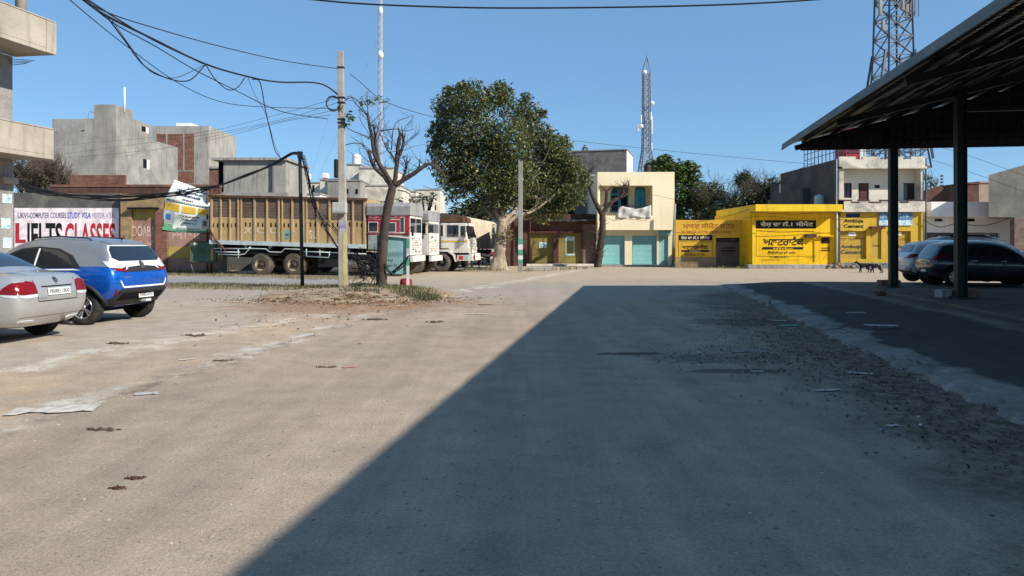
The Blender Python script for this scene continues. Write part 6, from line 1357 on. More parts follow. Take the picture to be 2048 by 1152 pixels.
def cab(root, x0, x1, ztop, zwaist, zbot, wd, side_m, low_m, front_m, wins, canopy=None, y0=.0, bumper=True, text='', slant=.0):
    """a forward control cab: flank at y0 facing us, windscreen at x1"""
    b = B(); b.prism([(x0, zwaist), (x1, zwaist), (x1 - slant, ztop), (x0, ztop)], Matrix(((1, 0, 0, 0), (0, 0, 1, y0), (0, 1, 0, 0), (0, 0, 0, 1))), wd, 0); b.prism([(x0, zbot + .25), (x0 + .45, zbot + .25), (x0 + .6, zbot), (x1, zbot), (x1, zwaist - .001), (x0, zwaist - .001)], Matrix(((1, 0, 0, 0), (0, 0, 1, y0), (0, 1, 0, 0), (0, 0, 0, 1))), wd, 1)
    cb = b.build('cab', [side_m, low_m], root, bevel=.03, normals=True)
    for a, c, e, g in wins:
        b = B(); b.bx(a - .03, c + .03, y0 - .012, y0 + .03, e - .03, g + .03, 1); b.bx(a, c, y0 - .016, y0 + .02, e, g, 0); f = b.build('window', [m_cglass, m_lwhite], root); f.parent = cb
    b = B(); Mf = Matrix(((0, 0, 1, x1), (1, 0, 0, y0), (0, 1, 0, 0), (0, 0, 0, 1)))
    def fq(a, c, e, g, m, o): b.add([V((x1 - slant * max(0, (z - zwaist)) / max(ztop - zwaist, .01) + o, y0 + y, z)) for y, z in ((a, e), (c, e), (c, g), (a, g))], [(0, 1, 2, 3)], m)
    fq(.0, wd, zbot, ztop, 1, .032); fq(.12, wd / 2 - .04, zwaist + .12, ztop - .14, 0, .036); fq(wd / 2 + .04, wd - .12, zwaist + .12, ztop - .14, 0, .036); b.build('windscreen', [m_cglass, front_m], root)
    b = B()
    for i in range(7): z = zbot + .28 + i * .085; b.bx(x1 + .034, x1 + .06, y0 + .45, y0 + wd - .45, z, z + .05)
    b.build('grille', m_lwhite, root)
    b = B(); rq = random.Random(int(x1 * 100) + 5)
    for i in range(14):
        y = y0 + rq.uniform(.15, wd - .3); z = zbot + rq.uniform(.05, zwaist - zbot - .1); b.bx(x1 + .062, x1 + .066, y, y + rq.uniform(.05, .16), z, z + rq.uniform(.03, .12), i % 4)
    b.build('painted_ornament', [m_navy, m_rust, m_lred, m_tan], root)
    if text: b = B(); b.text(text, Matrix(((0, 0, 1, x1 + .04), (1, 0, 0, y0 + .5), (0, 1, 0, zwaist - .22), (0, 0, 0, 1))), wd - 1.0, .14, 0, .03); b.build('lettering', m_navy, root)
    for y in (.25, wd - .25): b = B(); b.lathe([(.001, .05), (.09, .04), (.11, 0)], Matrix.Translation((x1 + .03, y0 + y, zbot + .22)) @ Matrix.Rotation(R(90), 4, 'Y'), 16); b.build('headlamp', m_lampclr, root)
    if bumper: b = B(); b.bx(x1 + .05, x1 + .22, y0 - .02, y0 + wd + .02, zbot - .32, zbot - .03); b.build('bumper', front_m, root, bevel=.02)
    if canopy:
        b = B(); k = 6; a0, a1, zc = canopy
        prof = [(y0 - .05, ztop - .02), (y0 - .06, ztop + (zc - ztop) * .7), (y0 + .12, zc), (y0 + wd - .12, zc), (y0 + wd + .06, ztop + (zc - ztop) * .7), (y0 + wd + .05, ztop - .02)]
        b.prism([(p, q) for p, q in prof], Matrix(((0, 0, 1, a0), (1, 0, 0, 0), (0, 1, 0, 0), (0, 0, 0, 1))), a1 - a0); b.build('roof_box', m_canvas, root, bevel=.03, normals=True)
    return cb
X0, X1 = CLn + .08, lx(818)
cb = cab(tl, X0, X1, lz(775, 430), lz(775, 470), 1.0, 2.35, m_lred, surf('green and grey cab flank', (.22, .27, .25), .7, .3, 3, stain=.5, sncol=(.42, .42, .40), snscale=2), m_lwhite, [(lx(738), lx(755), lz(746, 463), lz(746, 445)), (lx(773), lx(791), lz(782, 463), lz(782, 446)), (lx(801), lx(808), lz(804, 464), lz(804, 435))], (X0 - .05, lx(822), lz(775, 405)))
b = B()
for a, c in ((737, 757), (776, 796)):
    x0_, x1_, z = lx(a), lx(c), lz(a, 434); b.tube([(x0_, -.012, z), ((x0_ + x1_) / 2, -.012, z + .07), (x1_, -.012, z), ((x0_ + x1_) / 2, -.012, z - .07), (x0_, -.012, z)], .011, 4)
b.tube([(lx(733), -.012, lz(733, 430)), (lx(815), -.012, lz(815, 431))], .015, 4); b.tube([(lx(733), -.012, lz(733, 439)), (lx(800), -.012, lz(800, 439.5))], .012, 4); b.tube([(lx(733), -.012, lz(733, 466)), (lx(815), -.012, lz(815, 466))], .015, 4); b.build('coach_line', m_lwhite, tl)
b = B(); b.tube([(X1 + .05, .0, 2.3), (X1 + .25, -.2, 2.35), (X1 + .25, -.2, 1.9)], .02, 5); b.bx(X1 + .2, X1 + .26, -.3, -.12, 1.9, 2.3); b.build('mirror', m_chassis, tl)
# second lorry
def lorry(label, px_front, d, a, ztop, zw, zb_, cabL, cols, wins, canopy, wheel_px, body=True, text='', slant=.0):
    Lc = V((gX(px_front, d), d, 0)); t = thing('lorry', label, 'lorry', Lc, a, 'parked lorries'); sm, lm, fm = cols
    cab(t, -cabL, 0, ztop, zw, zb_, 2.3, sm, lm, fm, wins, canopy, text=text, slant=slant)
    b = B(); b.bx(-7.5, -.3, .7, .85, .75, 1.0); b.bx(-7.5, -.3, 1.45, 1.6, .75, 1.0); b.build('chassis', m_chassis, t)
    if body:
        b = B(); b.bx(-8.2, -cabL - .15, 0, .06, 1.25, 2.6); b.bx(-8.2, -cabL - .15, 2.24, 2.3, 1.25, 2.6); b.bx(-8.2, -cabL - .15, .061, 2.239, 1.15, 1.25); b.bx(-8.2, -8.14, .061, 2.239, 1.25, 2.6); b.build('cargo_body', m_tan, t)
    for y in (.15, 2.15):
        lorry_wheel(t, wheel_px, y, .53, .53, rim=plain('black rim', (.05, .05, .05), .7)); lorry_wheel(t, -6.4, y, .53, .53)
    b = B(); b.tube([(-.1, -.02, zw + .55), (.12, -.22, zw + .6), (.12, -.22, zw + .1)], .02, 5); b.bx(.08, .14, -.32, -.14, zw + .1, zw + .5); b.build('mirror', m_chassis, t)
    return t
t2 = lorry('old white lorry nose between the red cab and the newer white lorry cab', 856, 38.0, -R(8), 2.72, 1.98, .95, 1.9, (m_lwhite, m_lwhite, m_lwhite), [(-.62, -.12, 2.06, 2.62), (-1.5, -.8, 2.06, 2.6)], (-2.0, .06, 3.25), -.75)
t3 = lorry('newer white lorry cab with dark windows, yellow stripe and coloured patches on its bumper', 936, 40.4, -R(9), gZ(446, 40.4), gZ(482, 40.4), gZ(506, 40.4), 1.55, (m_lwhite, m_lwhite, m_lwhite), [(-1.18, -.52, gZ(474, 40.4), gZ(450, 40.4)), (-.42, -.14, gZ(474, 40.4), gZ(452, 40.4)), (-1.55, -1.4, gZ(472, 40.4), gZ(450, 40.4))], None, -1.52, body=False, slant=.22)
b = B(); b.prism([(-1.65, 2.72), (-.3, 2.72), (-.32, 2.98), (-.7, 3.12), (-1.5, 3.08)], Matrix(((1, 0, 0, 0), (0, 0, 1, .1), (0, 1, 0, 0), (0, 0, 0, 1))), 2.1); b.build('luggage_rack', m_rust, t3, bevel=.02, normals=True)
b = B(); pts = [(-2.25, .55), (-2.25, .95), (-2.0, 1.22), (-1.1, 1.22), (-.75, .95), (-.62, .55), (-.72, .55), (-.85, .90), (-1.15, 1.10), (-1.95, 1.10), (-2.12, .90), (-2.14, .55)]
b.prism(pts, Matrix(((1, 0, 0, 0), (0, 0, 1, -.04), (0, 1, 0, 0), (0, 0, 0, 1))), .5); b.build('mudguard', m_lwhite, t3, normals=True)
b = B(); b.bx(-1.55, -.02, -.022, -.004, gZ(483.6, 40.4), gZ(482, 40.4)); b.build('yellow_stripe', m_yel, t3)
b = B(); b.bx(-.6, .24, -.05, 2.3, .62, .92, 0); b.bx(-.5, -.25, -.055, -.051, .66, .88, 1); b.bx(-.2, .0, -.055, -.051, .66, .88, 2); b.bx(.241, .246, .2, .6, .66, .88, 1); b.build('step_bumper', [m_lwhite, m_red, m_teal], t3)
b = B(); b.bx(-4.8, -1.7, .05, 2.2, 1.05, 1.15); b.bx(-7.5, -1.8, .1, 2.2, 1.16, 2.4); b.build('cargo_body', m_lwhite, t3)
b = B(); b.bx(.16, .22, -.06, .3, .25, .62); b.build('mud_flap', m_chassis, t3)
# beige covered lorry going away
P0, P1 = P(922, 500, 47), P(991, 497, 62); dv = (P1 - P0); dv.z = 0; Lb = dv.length; a = math.atan2(dv.y, dv.x)
t4 = thing('covered_lorry', 'long beige tarpaulin covered lorry body between the white cab and big tree', 'lorry', (P0.x, P0.y, 0), a, 'parked lorries')
b = B(); n = 60
for i in range(n + 1):
    x = Lb * i / n; dy = .05 * (1 if i % 3 == 0 else 0) + .02 * math.sin(i * 1.7)
    for z, k in ((1.12, 0), (1.4, 0), (2.2, .03), (3.1, 0), (3.3, -.08)): b.v.append(V((x, -dy - k, z + .03 * math.sin(i * .9))))
    b.v.append(V((x, 1.2, 3.5))); b.v.append(V((x, 2.4, 3.25))); b.v.append(V((x, 2.4, 1.1)))
for i in range(n):
    for j in range(7): b.f.append([i * 8 + j, (i + 1) * 8 + j, (i + 1) * 8 + j + 1, i * 8 + j + 1]); b.m.append(0); b.s.append(True)
b.f += [[k for k in range(8)][::-1], [n * 8 + k for k in range(8)]]; b.m += [0, 0]; b.s += [False, False]; b.build('cover', m_tarp, t4, normals=True)
b = B(); b.bx(.2, Lb - .2, .3, 2.1, .75, 1.05); b.build('chassis', m_chassis, t4)
for x in (2.0, 3.3, Lb - 3): 
    for y in (.2, 2.2): lorry_wheel(t4, x, y, .53, .53)
# ------------------------------------------------------------------ poles, boards, cables
m_pole = surf('weathered concrete pole', (.35, .325, .285), .92, .2, 1.2, .12, 25, streak=.5, stcol=(.2, .17, .14), stain=.5, sncol=(.24, .21, .17), bump=.4)
m_polepaint = plain('faded yellow pole paint', (.50, .42, .12), .85, var=.3); m_gpaint = plain('green pole band', (.05, .28, .16), .75, var=.3); m_wpaint = plain('white pole band', (.60, .60, .57), .75, var=.15)
m_cable = plain('black cable', (.010, .010, .012), .6, spec=.3)
g0 = G(687, 581); d = g0.y
cp = thing('concrete_pole', 'tall tapered concrete utility pole hung with cables on the littered island', 'utility pole', g0)
b = B(); w0, w1 = .145, .085
ptop = P(681.5, 103, d); pb = V((g0.x, d, -.05))
vs = [];
for p, w_ in ((pb, w0), (pb.lerp(ptop, .5), (w0 + w1) / 2), (ptop, w1)): vs += [p + V((sx * w_, sy * w_ * .8, 0)) for sx, sy in ((-1, -1), (1, -1), (1, 1), (-1, 1))]
b.add(vs, [(3, 2, 1, 0), (8, 9, 10, 11)] + [(k + i, k + (i + 1) % 4, k + 4 + (i + 1) % 4, k + 4 + i) for k in (0, 4) for i in range(4)]); b.build('shaft', m_pole, cp, world=True, bevel=.015)
def on(y): t = (581 - y) / (581 - 103); return pb.lerp(ptop, t), w0 + (w1 - w0) * t
p, w_ = on(415); b = B(); b.box((p.x - .02, p.y - .30, p.z), (.44, .28, .36)); b.build('junction_box', surf('grey meter box', (.42, .42, .39), .6, .12, 3, streak=.3, stcol=(.25, .2, .15)), cp, world=True, bevel=.02)
for y in (135, 195, 205, 238, 245): p, w_ = on(y); B().box((p.x, p.y, p.z), (2 * w_ + .035, 1.6 * w_ + .035, .05)).build('clamp', m_iron, cp, world=True)
p, w_ = on(450); B().box((p.x + .03, p.y - w_ * .8 - .004, p.z), (.22, .004, .30)).build('poster', plain('faded violet poster', (.42, .38, .52), .8, var=.4), cp, world=True)
p, w_ = on(520); B().box((p.x + w_ * .55, p.y - w_ * .8 - .004, p.z), (.10, .004, 1.9)).build('yellow_mark', m_polepaint, cp, world=True)
p, w_ = on(336); b = B(); b.box((p.x - w_ - .07, p.y - .05, p.z), (.13, .16, .62)); b.build('cable_joint', m_cable, cp, world=True, bevel=.04)
p, w_ = on(205); b = B()
for k in range(5): b.lathe([(.20 + .012 * k, -.01), (.212 + .012 * k, 0), (.20 + .012 * k, .01)], Matrix.Translation(p + V((-.22, -.2, -.06))) @ Matrix.Rotation(R(80 + k * 4), 4, 'X') @ Matrix.Rotation(R(k * 9), 4, 'Y'), 24, close=True)
b.build('cable_coil', m_cable, cp, world=True)
b = B(); rr = random.Random(3)
for x, y, n in ((690, 243, 14), (696, 228, 16), (700, 235, 14), (683, 215, 10), (706, 230, 10)): leaves(b, rr, P(x, y, d - .15), (.1, .1, .12), n, .13, (.4, .4, .2), 1)
b.build('creeper', [L_mid, L_bright, L_dark], cp, world=True)
g1 = G(605, 578); d1 = g1.y
kp = thing('iron_pole', 'thin black iron pole with a heap of cables tied to its top', 'utility pole', g1)
b = B(); b.cyl(V((g1.x, d1, -.05)), P(599.5, 306, d1), .062, .058, 12); b.build('shaft', m_iron, kp, world=True)
b = B(); b.beam(P(583, 307, d1), P(605, 308, d1), .07); b.beam(P(600, 303, d1), P(600, 316, d1), .15); b.build('bracket', m_iron, kp, world=True)
m_pole_grey = surf('grey pole concrete', (.27, .26, .235), .92, .2, 1.2, .12, 25, streak=.5, stcol=(.14, .12, .1), bump=.4)
g2 = G(1041, 545); d2 = g2.y
sp = thing('painted_pole', 'shorter concrete pole with green painted bands beside the big tree', 'utility pole', g2)
b = B(); b.bx(-.12, .12, -.1, .1, -.05, gZ(320, d2)); b.build('shaft', m_pole_grey, sp, bevel=.015)
for y0, y1, m in ((478, 488, m_gpaint), (489, 499, m_wpaint), (500, 509, m_gpaint), (511, 519, m_wpaint), (520, 526, m_gpaint)): b = B(); b.bx(-.126, .126, -.106, .106, gZ(y1, d2), gZ(y0, d2)); b.build('painted_band', m, sp)
b = B(); b.beam((0, -.1, gZ(322, d2)), (.3, -.1, gZ(316, d2)), .05); b.build('top_bracket', m_iron, sp)

def cable(label, pts, r=.012, smooth=6, grp='overhead cables', n=5, cat='cable', name='overhead_cable'):
    b = B(); q = crom([P(*p) for p in pts], smooth); b.tube(q, r, n); return tag(b.build(name, m_cable), label, cat, grp)
D_ = 24.6
cable('thickest black cable bundle sagging from the upper left to the concrete pole', [(-60, -160, 9), (60, -60, 11), (150, -12, 13), (210, 30, 15), (300, 75, 17.5), (411, 128, 20), (500, 154, 22), (560, 164, 23), (640, 167, 24.2), (684, 195, D_)], .026)
cable('second strand twisted beside the thickest bundle near the top left corner', [(-40, -160, 9), (90, -52, 11), (170, -4, 13), (235, 38, 15.5), (310, 82, 17.5), (405, 127, 20)], .016)
cable('topmost thin cable running from the upper left to the collar of the concrete pole', [(20, -110, 10), (140, -25, 13), (210, 23, 15), (330, 62, 18), (450, 95, 20), (570, 122, 23), (682, 138, D_)], .013)
cable('lowest long thin cable crossing from the top left under the loops', [(80, -60, 11), (140, 0, 13), (250, 90, 16), (355, 165, 19), (440, 203, 21), (530, 214, 23), (660, 217, D_)], .010)
cable('middle cable running below the bundle towards the coil on the concrete pole', [(160, -6, 13), (230, 48, 15.5), (310, 92, 18), (390, 140, 20), (470, 180, 22), (560, 222, 23.5), (655, 238, D_)], .013)
cable('big hanging loop of cable under the bundle left of its tie point', [(216, 36, 15), (250, 82, 16), (290, 133, 17.5), (340, 158, 18.5), (380, 160, 19.3), (411, 129, 20)], .016)
cable('thin inner loop hanging beside the big cable loop', [(225, 42, 15.2), (262, 95, 16.5), (300, 142, 17.8), (345, 156, 18.7), (385, 142, 19.5), (411, 129, 20)], .008)
cable('small v shaped loop right of the tie point under the bundle', [(411, 129, 20), (430, 158, 20.5), (455, 179, 21), (475, 175, 21.5), (490, 155, 22)], .014)
cable('cable end dropping from the bundle to the flexed cables by the iron pole', [(504, 158, 22), (520, 165, 22.6), (530, 215, 23.4), (540, 260, 24.3), (550, 300, 25), (562, 318, 25.4)], .016)
cable('thinner cable end dropping beside the thick drop cable', [(496, 155, 22), (510, 190, 22.6), (532, 230, 23.4), (548, 285, 25), (560, 312, 25.4)], .007)
for i, (a, nm) in enumerate((([(110, 292, 60), (300, 275, 45), (420, 262, 38), (560, 228, 28), (676, 196, 24.6)], 'uppermost'), ([(110, 310, 60), (300, 285, 45), (420, 268, 38), (560, 240, 28), (676, 205, 24.6)], 'second'), ([(110, 318, 60), (300, 300, 45), (430, 272, 38), (560, 243, 28), (662, 222, 24.6)], 'third'), ([(250, 312, 50), (420, 280, 38), (560, 245, 28), (660, 230, 24.6)], 'lowest'))):
    cable('%s of the thin service wires rising from the grey buildings to the concrete pole' % nm, a, .007)
cable('heavy single cable crossing the very top of the sky', [(560, -8, 20), (700, 6, 20), (850, 13, 20), (1000, 16, 20), (1200, 15, 20), (1400, 11, 20), (1560, 4, 20), (1700, -6, 20)], .024)
cable('long thin wire from the short pole crossing to the balcony building railing', [(700, 148, 24.6), (800, 215, 30), (1000, 262, 40), (1180, 285, 44), (1400, 308, 45), (1628, 329, 45.5)], .012)
cable('wire rising from the twiggy tree to the balcony building railing', [(1500, 372, 46), (1560, 354, 45.8), (1628, 325, 45.6)], .016)
cable('service wire sagging across the cream shop front to its corner post', [(1190, 424, 48), (1240, 440, 48.5), (1290, 392, 48.8), (1350, 399, 49)], .010)
cable('slack wire drooping over the ochre wall top', [(1350, 436, 47), (1400, 440, 47), (1440, 436, 46.8), (1500, 418, 45.6)], .012)
cable('sagging wire along the yellow shop above its sign band', [(1485, 436, 45.4), (1530, 432, 45.4), (1600, 438, 45.4), (1650, 436, 45.4), (1700, 440, 45.4), (1760, 430, 45.2)], .012)
cable('thick wire along the underside of the yellow parapet', [(1500, 424, 45), (1580, 428, 45), (1660, 425, 45), (1760, 427, 45.2)], .018)
cable('loop of black cable hanging across the white shop front', [(1846, 440, 45.8), (1880, 454, 45.8), (1915, 446, 45.8), (1940, 450, 45.8), (1975, 450, 45.8), (2018, 437, 45.8)], .022)
for y0, y1, nm in ((300, 378, 'lower'), (270, 345, 'upper')): cable('%s thin wire falling to the right between the shed posts' % nm, [(1848, y0 + 15, 45), (1940, (y0 + y1) / 2 + 5, 42), (2060, y1 + 10, 38)], .010)
cable('pale curved wire hanging from the short pole into the big tree', [(1040, 326, 42.4), (1015, 380, 42), (985, 395, 41.8), (940, 396, 41.6)], .02)
# the black bundle from the iron pole top down left to the buildings
b = B(); rr = random.Random(8)
for k in range(9):
    q = [P(x + rr.uniform(-2, 2), y + rr.uniform(-2.2, 2.2) * (1 if x > 420 else 2.8), dd) for x, y, dd in ((604, 310, 25.4), (583, 307, 25.4), (545, 330, 26.2), (495, 350, 27.5), (440, 370, 29), (390, 382, 30.5), (330, 390, 32), (240, 396, 33), (160, 394, 33), (90, 384, 31), (30, 362, 28), (-40, 335, 25))]
    b.tube(crom(q, 4), .022, 5)
tag(b.build('cable_bundle', m_cable), 'thick sagging bundle of black cables from the iron pole across the banner', 'cable', 'overhead cables')
b = B()
for k in range(8):
    q = [P(x + rr.uniform(-5, 5), y + rr.uniform(-3, 3), dd) for x, y, dd in ((604, 312, 25.3), (612, 345, 25.3), (625, 400, 25.2), (640, 440, 25.1), (662, 480, 25), (690, 508, 24.5), (722, 522, 24.6), (742, 530, 24.6))]
    b.tube(crom(q, 5), .011, 4)
for k in range(5):
    q = [P(x + rr.uniform(-8, 8), y + rr.uniform(-6, 6), 24.4) for x, y in ((640, 430), (675, 470), (700, 505), (735, 515), (757, 500))]; b.tube(crom(q, 5), .009, 4)
tag(b.build('cable_bundle', m_cable), 'loose fan of grey cables slanting from the iron pole down to the bare tree', 'cable', 'overhead cables')
b = B()
for k in range(34):
    x0, y0 = rr.uniform(712, 752), rr.uniform(495, 540); q = [P(x0 + rr.uniform(-16, 16), y0 + i * 8 + rr.uniform(-10, 10), 24.4 + rr.uniform(-.2, .2)) for i in range(5)]
    q = [V((p.x, p.y, max(p.z, .16))) for p in q]; b.tube(crom(q, 4), rr.choice((.008, .012, .016)), 4)
for k in range(7):
    c = P(rr.uniform(715, 750), rr.uniform(515, 560), 24.4); b.lathe([(.2, -.01), (.212, 0), (.2, .01)], Matrix.Translation(c) @ Matrix.Rotation(R(rr.uniform(60, 110)), 4, 'X') @ Matrix.Rotation(R(rr.uniform(-40, 40)), 4, 'Y'), 20, close=True)
tag(b.build('cable_tangle', m_cable), 'dark tangle of discarded cables heaped left of the bare tree trunk', 'cable')
b = B()
for k in range(6):
    q = [P(x + rr.uniform(-3, 3), y + rr.uniform(-4, 4), 24.55 - .1 * (x > 780)) for x, y in ((768, 530), (778, 545), (790, 543), (803, 530), (818, 512))]; b.tube(crom(q, 5), .012, 4)
tag(b.build('cable_tangle', m_cable), 'sagging black cables drooping across the front of the teal board', 'cable')
for pts, nm in (([(684, 205, D_), (700, 196, D_), (714, 200, D_), (733, 228, D_)], 'upper'), ([(690, 252, D_), (705, 262, D_), (722, 268, D_), (738, 278, D_)], 'middle'), ([(690, 290, D_), (712, 286, D_), (728, 292, D_), (738, 310, D_)], 'lower')):
    cable('%s short cable bridging the concrete pole and the bare tree' % nm, pts, .014)

# ------------------------------------------------------------------ boards
# tilted flex banner
d = 37.0
bn = thing('banner', 'crumpled green and white printed flex banner leaning over the green board', 'banner', (gX(375, d), d, gZ(462, d)))
def flex(u, v):    # u left to right, v bottom to top
    L_, R_ = V((325 + 3 * v + (20 * (v - .55) / .45 if v > .55 else 0), 459 - 100 * v)), V((418 + 2 * v, 465 - 80 * v))
    x = L_.x + (R_.x - L_.x) * u; y = L_.y + (R_.y - L_.y) * u + 8 * math.sin(u * math.pi) * (1 - v) * .4
    wv = .10 * math.sin(u * 7 + v * 4) * .5 + .05 * math.sin(v * 16 - u * 5) + (.55 * max(0, v - .62) ** 1.2 * 2)
    return P(x, y, d + wv)
def flexpatch(b, u0, u1, v0, v1, m, off, n=10):
    k = len(b.v); nu, nv = n, max(2, int(n * .6))
    for j in range(nv + 1):
        for i in range(nu + 1): b.v.append(flex(u0 + (u1 - u0) * i / nu, v0 + (v1 - v0) * j / nv) + V((0, -off, 0)))
    for j in range(nv):
        for i in range(nu): o = k + j * (nu + 1) + i; b.f.append([o, o + 1, o + nu + 2, o + nu + 1]); b.m.append(m); b.s.append(True)
m_flex = surf('pale flex sheet', (.74, .80, .74), .55, .08, 1.5, stain=.3, sncol=(.42, .50, .44), bump=.1, spec=.4)
b = B(); flexpatch(b, 0, 1, 0, 1, 0, 0, 30); o = b.build('sheet', m_flex, bn, world=True); md = o.modifiers.new('thick', 'SOLIDIFY'); md.thickness = .008
b = B(); flexpatch(b, .04, .97, .60, .635, 0, .02, 14)
for a, c in ((.03, .36), (.41, .71), (.76, .98)): flexpatch(b, a, c, .42, .565, 1, .02, 8)
flexpatch(b, .0, .98, .0, .05, 2, .02, 12); flexpatch(b, .0, .22, .05, .14, 2, .02, 6)
flexpatch(b, .03, .25, .16, .40, 4, .02, 6); flexpatch(b, .07, .17, .22, .34, 3, .03, 5); flexpatch(b, .84, .98, .10, .32, 4, .02, 5); flexpatch(b, .87, .95, .16, .28, 5, .03, 4)
rq = random.Random(6)
def fline(v, u0, u1, h, m):
    u = u0
    while u < u1: w_ = rq.uniform(.012, .05); flexpatch(b, u, min(u1, u + w_), v, v + h * rq.uniform(.7, 1.1), m, .028, 2); u += w_ + rq.uniform(.006, .016)
for v, u0, u1, h, m in ((.92, .42, .92, .030, 6), (.84, .18, .82, .035, 6), (.75, .26, .78, .05, 6), (.67, .38, .62, .035, 7), (.33, .34, .80, .028, 7), (.26, .40, .74, .028, 7), (.19, .42, .72, .028, 7), (.07, .30, .80, .02, 7), (.515, .08, .32, .018, 8), (.47, .06, .33, .018, 8), (.515, .46, .68, .018, 8), (.47, .46, .66, .018, 8), (.612, .1, .9, .014, 9)): fline(v, u0, u1, h, m)
b.build('print', [plain('dark green print', (.02, .09, .06), .6), plain('yellow print', (.66, .42, .03), .6), plain('green print', (.10, .30, .17), .6), plain('blue print', (.02, .22, .55), .6), plain('pale grey print', (.46, .50, .52), .6), plain('brown print', (.16, .09, .08), .6), m_navy, m_greyl, m_tan, m_wpaint], bn, world=True)
b = B(); b.tube([flex(0, 0) + V((0, .05, 0)), flex(0, .6) + V((0, .05, 0))], .03, 6); b.tube([flex(0, 0) + V((-.05, .05, -.05)), flex(1, 0) + V((.1, .05, -.03))], .045, 6); b.tube([flex(1, 0) + V((0, .05, 0)), flex(1, 1) + V((0, .05, 0))], .035, 6); b.build('frame', m_rust, bn, world=True)
for x in (415, 423): b = B(); b.cyl(V((gX(x, d + .1), d + .1, 0)), P(x, 370, d + .1), .06, n=8); b.build('post', m_rust, bn, world=True)
# green board on splayed legs
d = 36.6
gbd = thing('green_board', 'rusty dark green sheet metal board on two bent legs before the lorry tail', 'board', (gX(407, d), d, 0))
b = B(); M = Matrix(((1, 0, 0, 0), (0, 0, 1, d), (0, 1, 0, 0), (0, 0, 0, 1))); b.prism([(gX(379.5, d), gZ(523, d)), (gX(431.5, d), gZ(526, d)), (gX(433.5, d), gZ(483.5, d)), (gX(382, d), gZ(481.5, d))], M, .03)
b.build('sheet', surf('dull green board paint', (.045, .12, .085), .6, .3, 1.2, stain=.6, sncol=(.23, .23, .18), snscale=.9, streak=.4, stcol=(.12, .14, .11), bump=.1, spec=.4), gbd, world=True, normals=True)
b = B(); b.tube([P(380, 482, d - .02), P(433, 484, d - .02), P(431.5, 526, d - .02), P(380, 523.5, d - .02), P(380, 482, d - .02)], .022, 5, cap=False); b.build('rim', m_rust, gbd, world=True)
for q in ([(381, 484), (380, 522), (383, 533), (388, 549)], [(433, 485), (434, 525), (437, 538), (446, 550)]): B().tube([P(x, y, d + .05) for x, y in q], .035, 7).build('leg', m_galv, gbd, world=True)
b = B(); b.add([P(391 + 4 * math.cos(t), 487.5 + 3 * math.sin(t), d - .006) for t in [2 * math.pi * i / 14 for i in range(14)]], [list(range(14))]); b.build('round_mark', m_wpaint, gbd, world=True)
# teal board by the bare tree
d = 25.0
tb = thing('teal_board', 'faded teal sheet metal board on white and green posts beside the bare tree', 'board', (gX(787, d), d, 0))
b = B(); b.prism([(gX(752, d), gZ(545, d)), (gX(813, d), gZ(549, d)), (gX(815.5, d), gZ(474, d)), (gX(754, d), gZ(468.5, d))], Matrix(((1, 0, 0, 0), (0, 0, 1, d), (0, 1, 0, 0), (0, 0, 0, 1))), .03)
b.build('sheet', surf('faded teal board paint', (.20, .36, .37), .6, .22, 1.8, stain=.7, sncol=(.36, .47, .46), snscale=1.6, streak=.35, stcol=(.13, .22, .23), bump=.08, spec=.4), tb, world=True, normals=True)
b = B(); b.beam(P(752, 469, d - .03), P(818, 475.5, d - .03), .09, .05); b.build('top_bar', plain('pale pink bar', (.58, .48, .44), .7), tb, world=True)
for y0, y1, m in ((477, 497, m_gpaint), (497, 516, m_wpaint), (516, 531, m_gpaint), (531, 577, m_wpaint)): b = B(); b.bx(gX(813.5, d), gX(818.5, d), d - .07, d - .005, max(0, gZ(y1, d)), gZ(y0, d) - .002); b.build('post', m, tb, world=True)
b = B(); b.bx(gX(757, d), gX(761, d), d - .06, d - .005, 0, gZ(478, d)); b.build('post', m_wpaint, tb, world=True)
b = B(); scribble(b, 774, 796, 528, 535, d, .006); scribble(b, 776, 786, 518, 523, d, .006); b.build('lettering', m_greyl, tb, world=True)
g = G(812, 577); dr = thing('red_drum', 'small dented red drum at the foot of the teal board post', 'drum', (g.x - .05, g.y + .35, .03))
B().lathe([(.001, .30), (.14, .30), (.20, .26), (.22, .15), (.20, .03), (.001, 0)], n=20).build('body', surf('red drum paint', (.33, .03, .03), .5, .2, 3), dr); B().lathe([(.215, .14), (.228, .15), (.215, .16)], n=20).build('band', m_rust, dr)

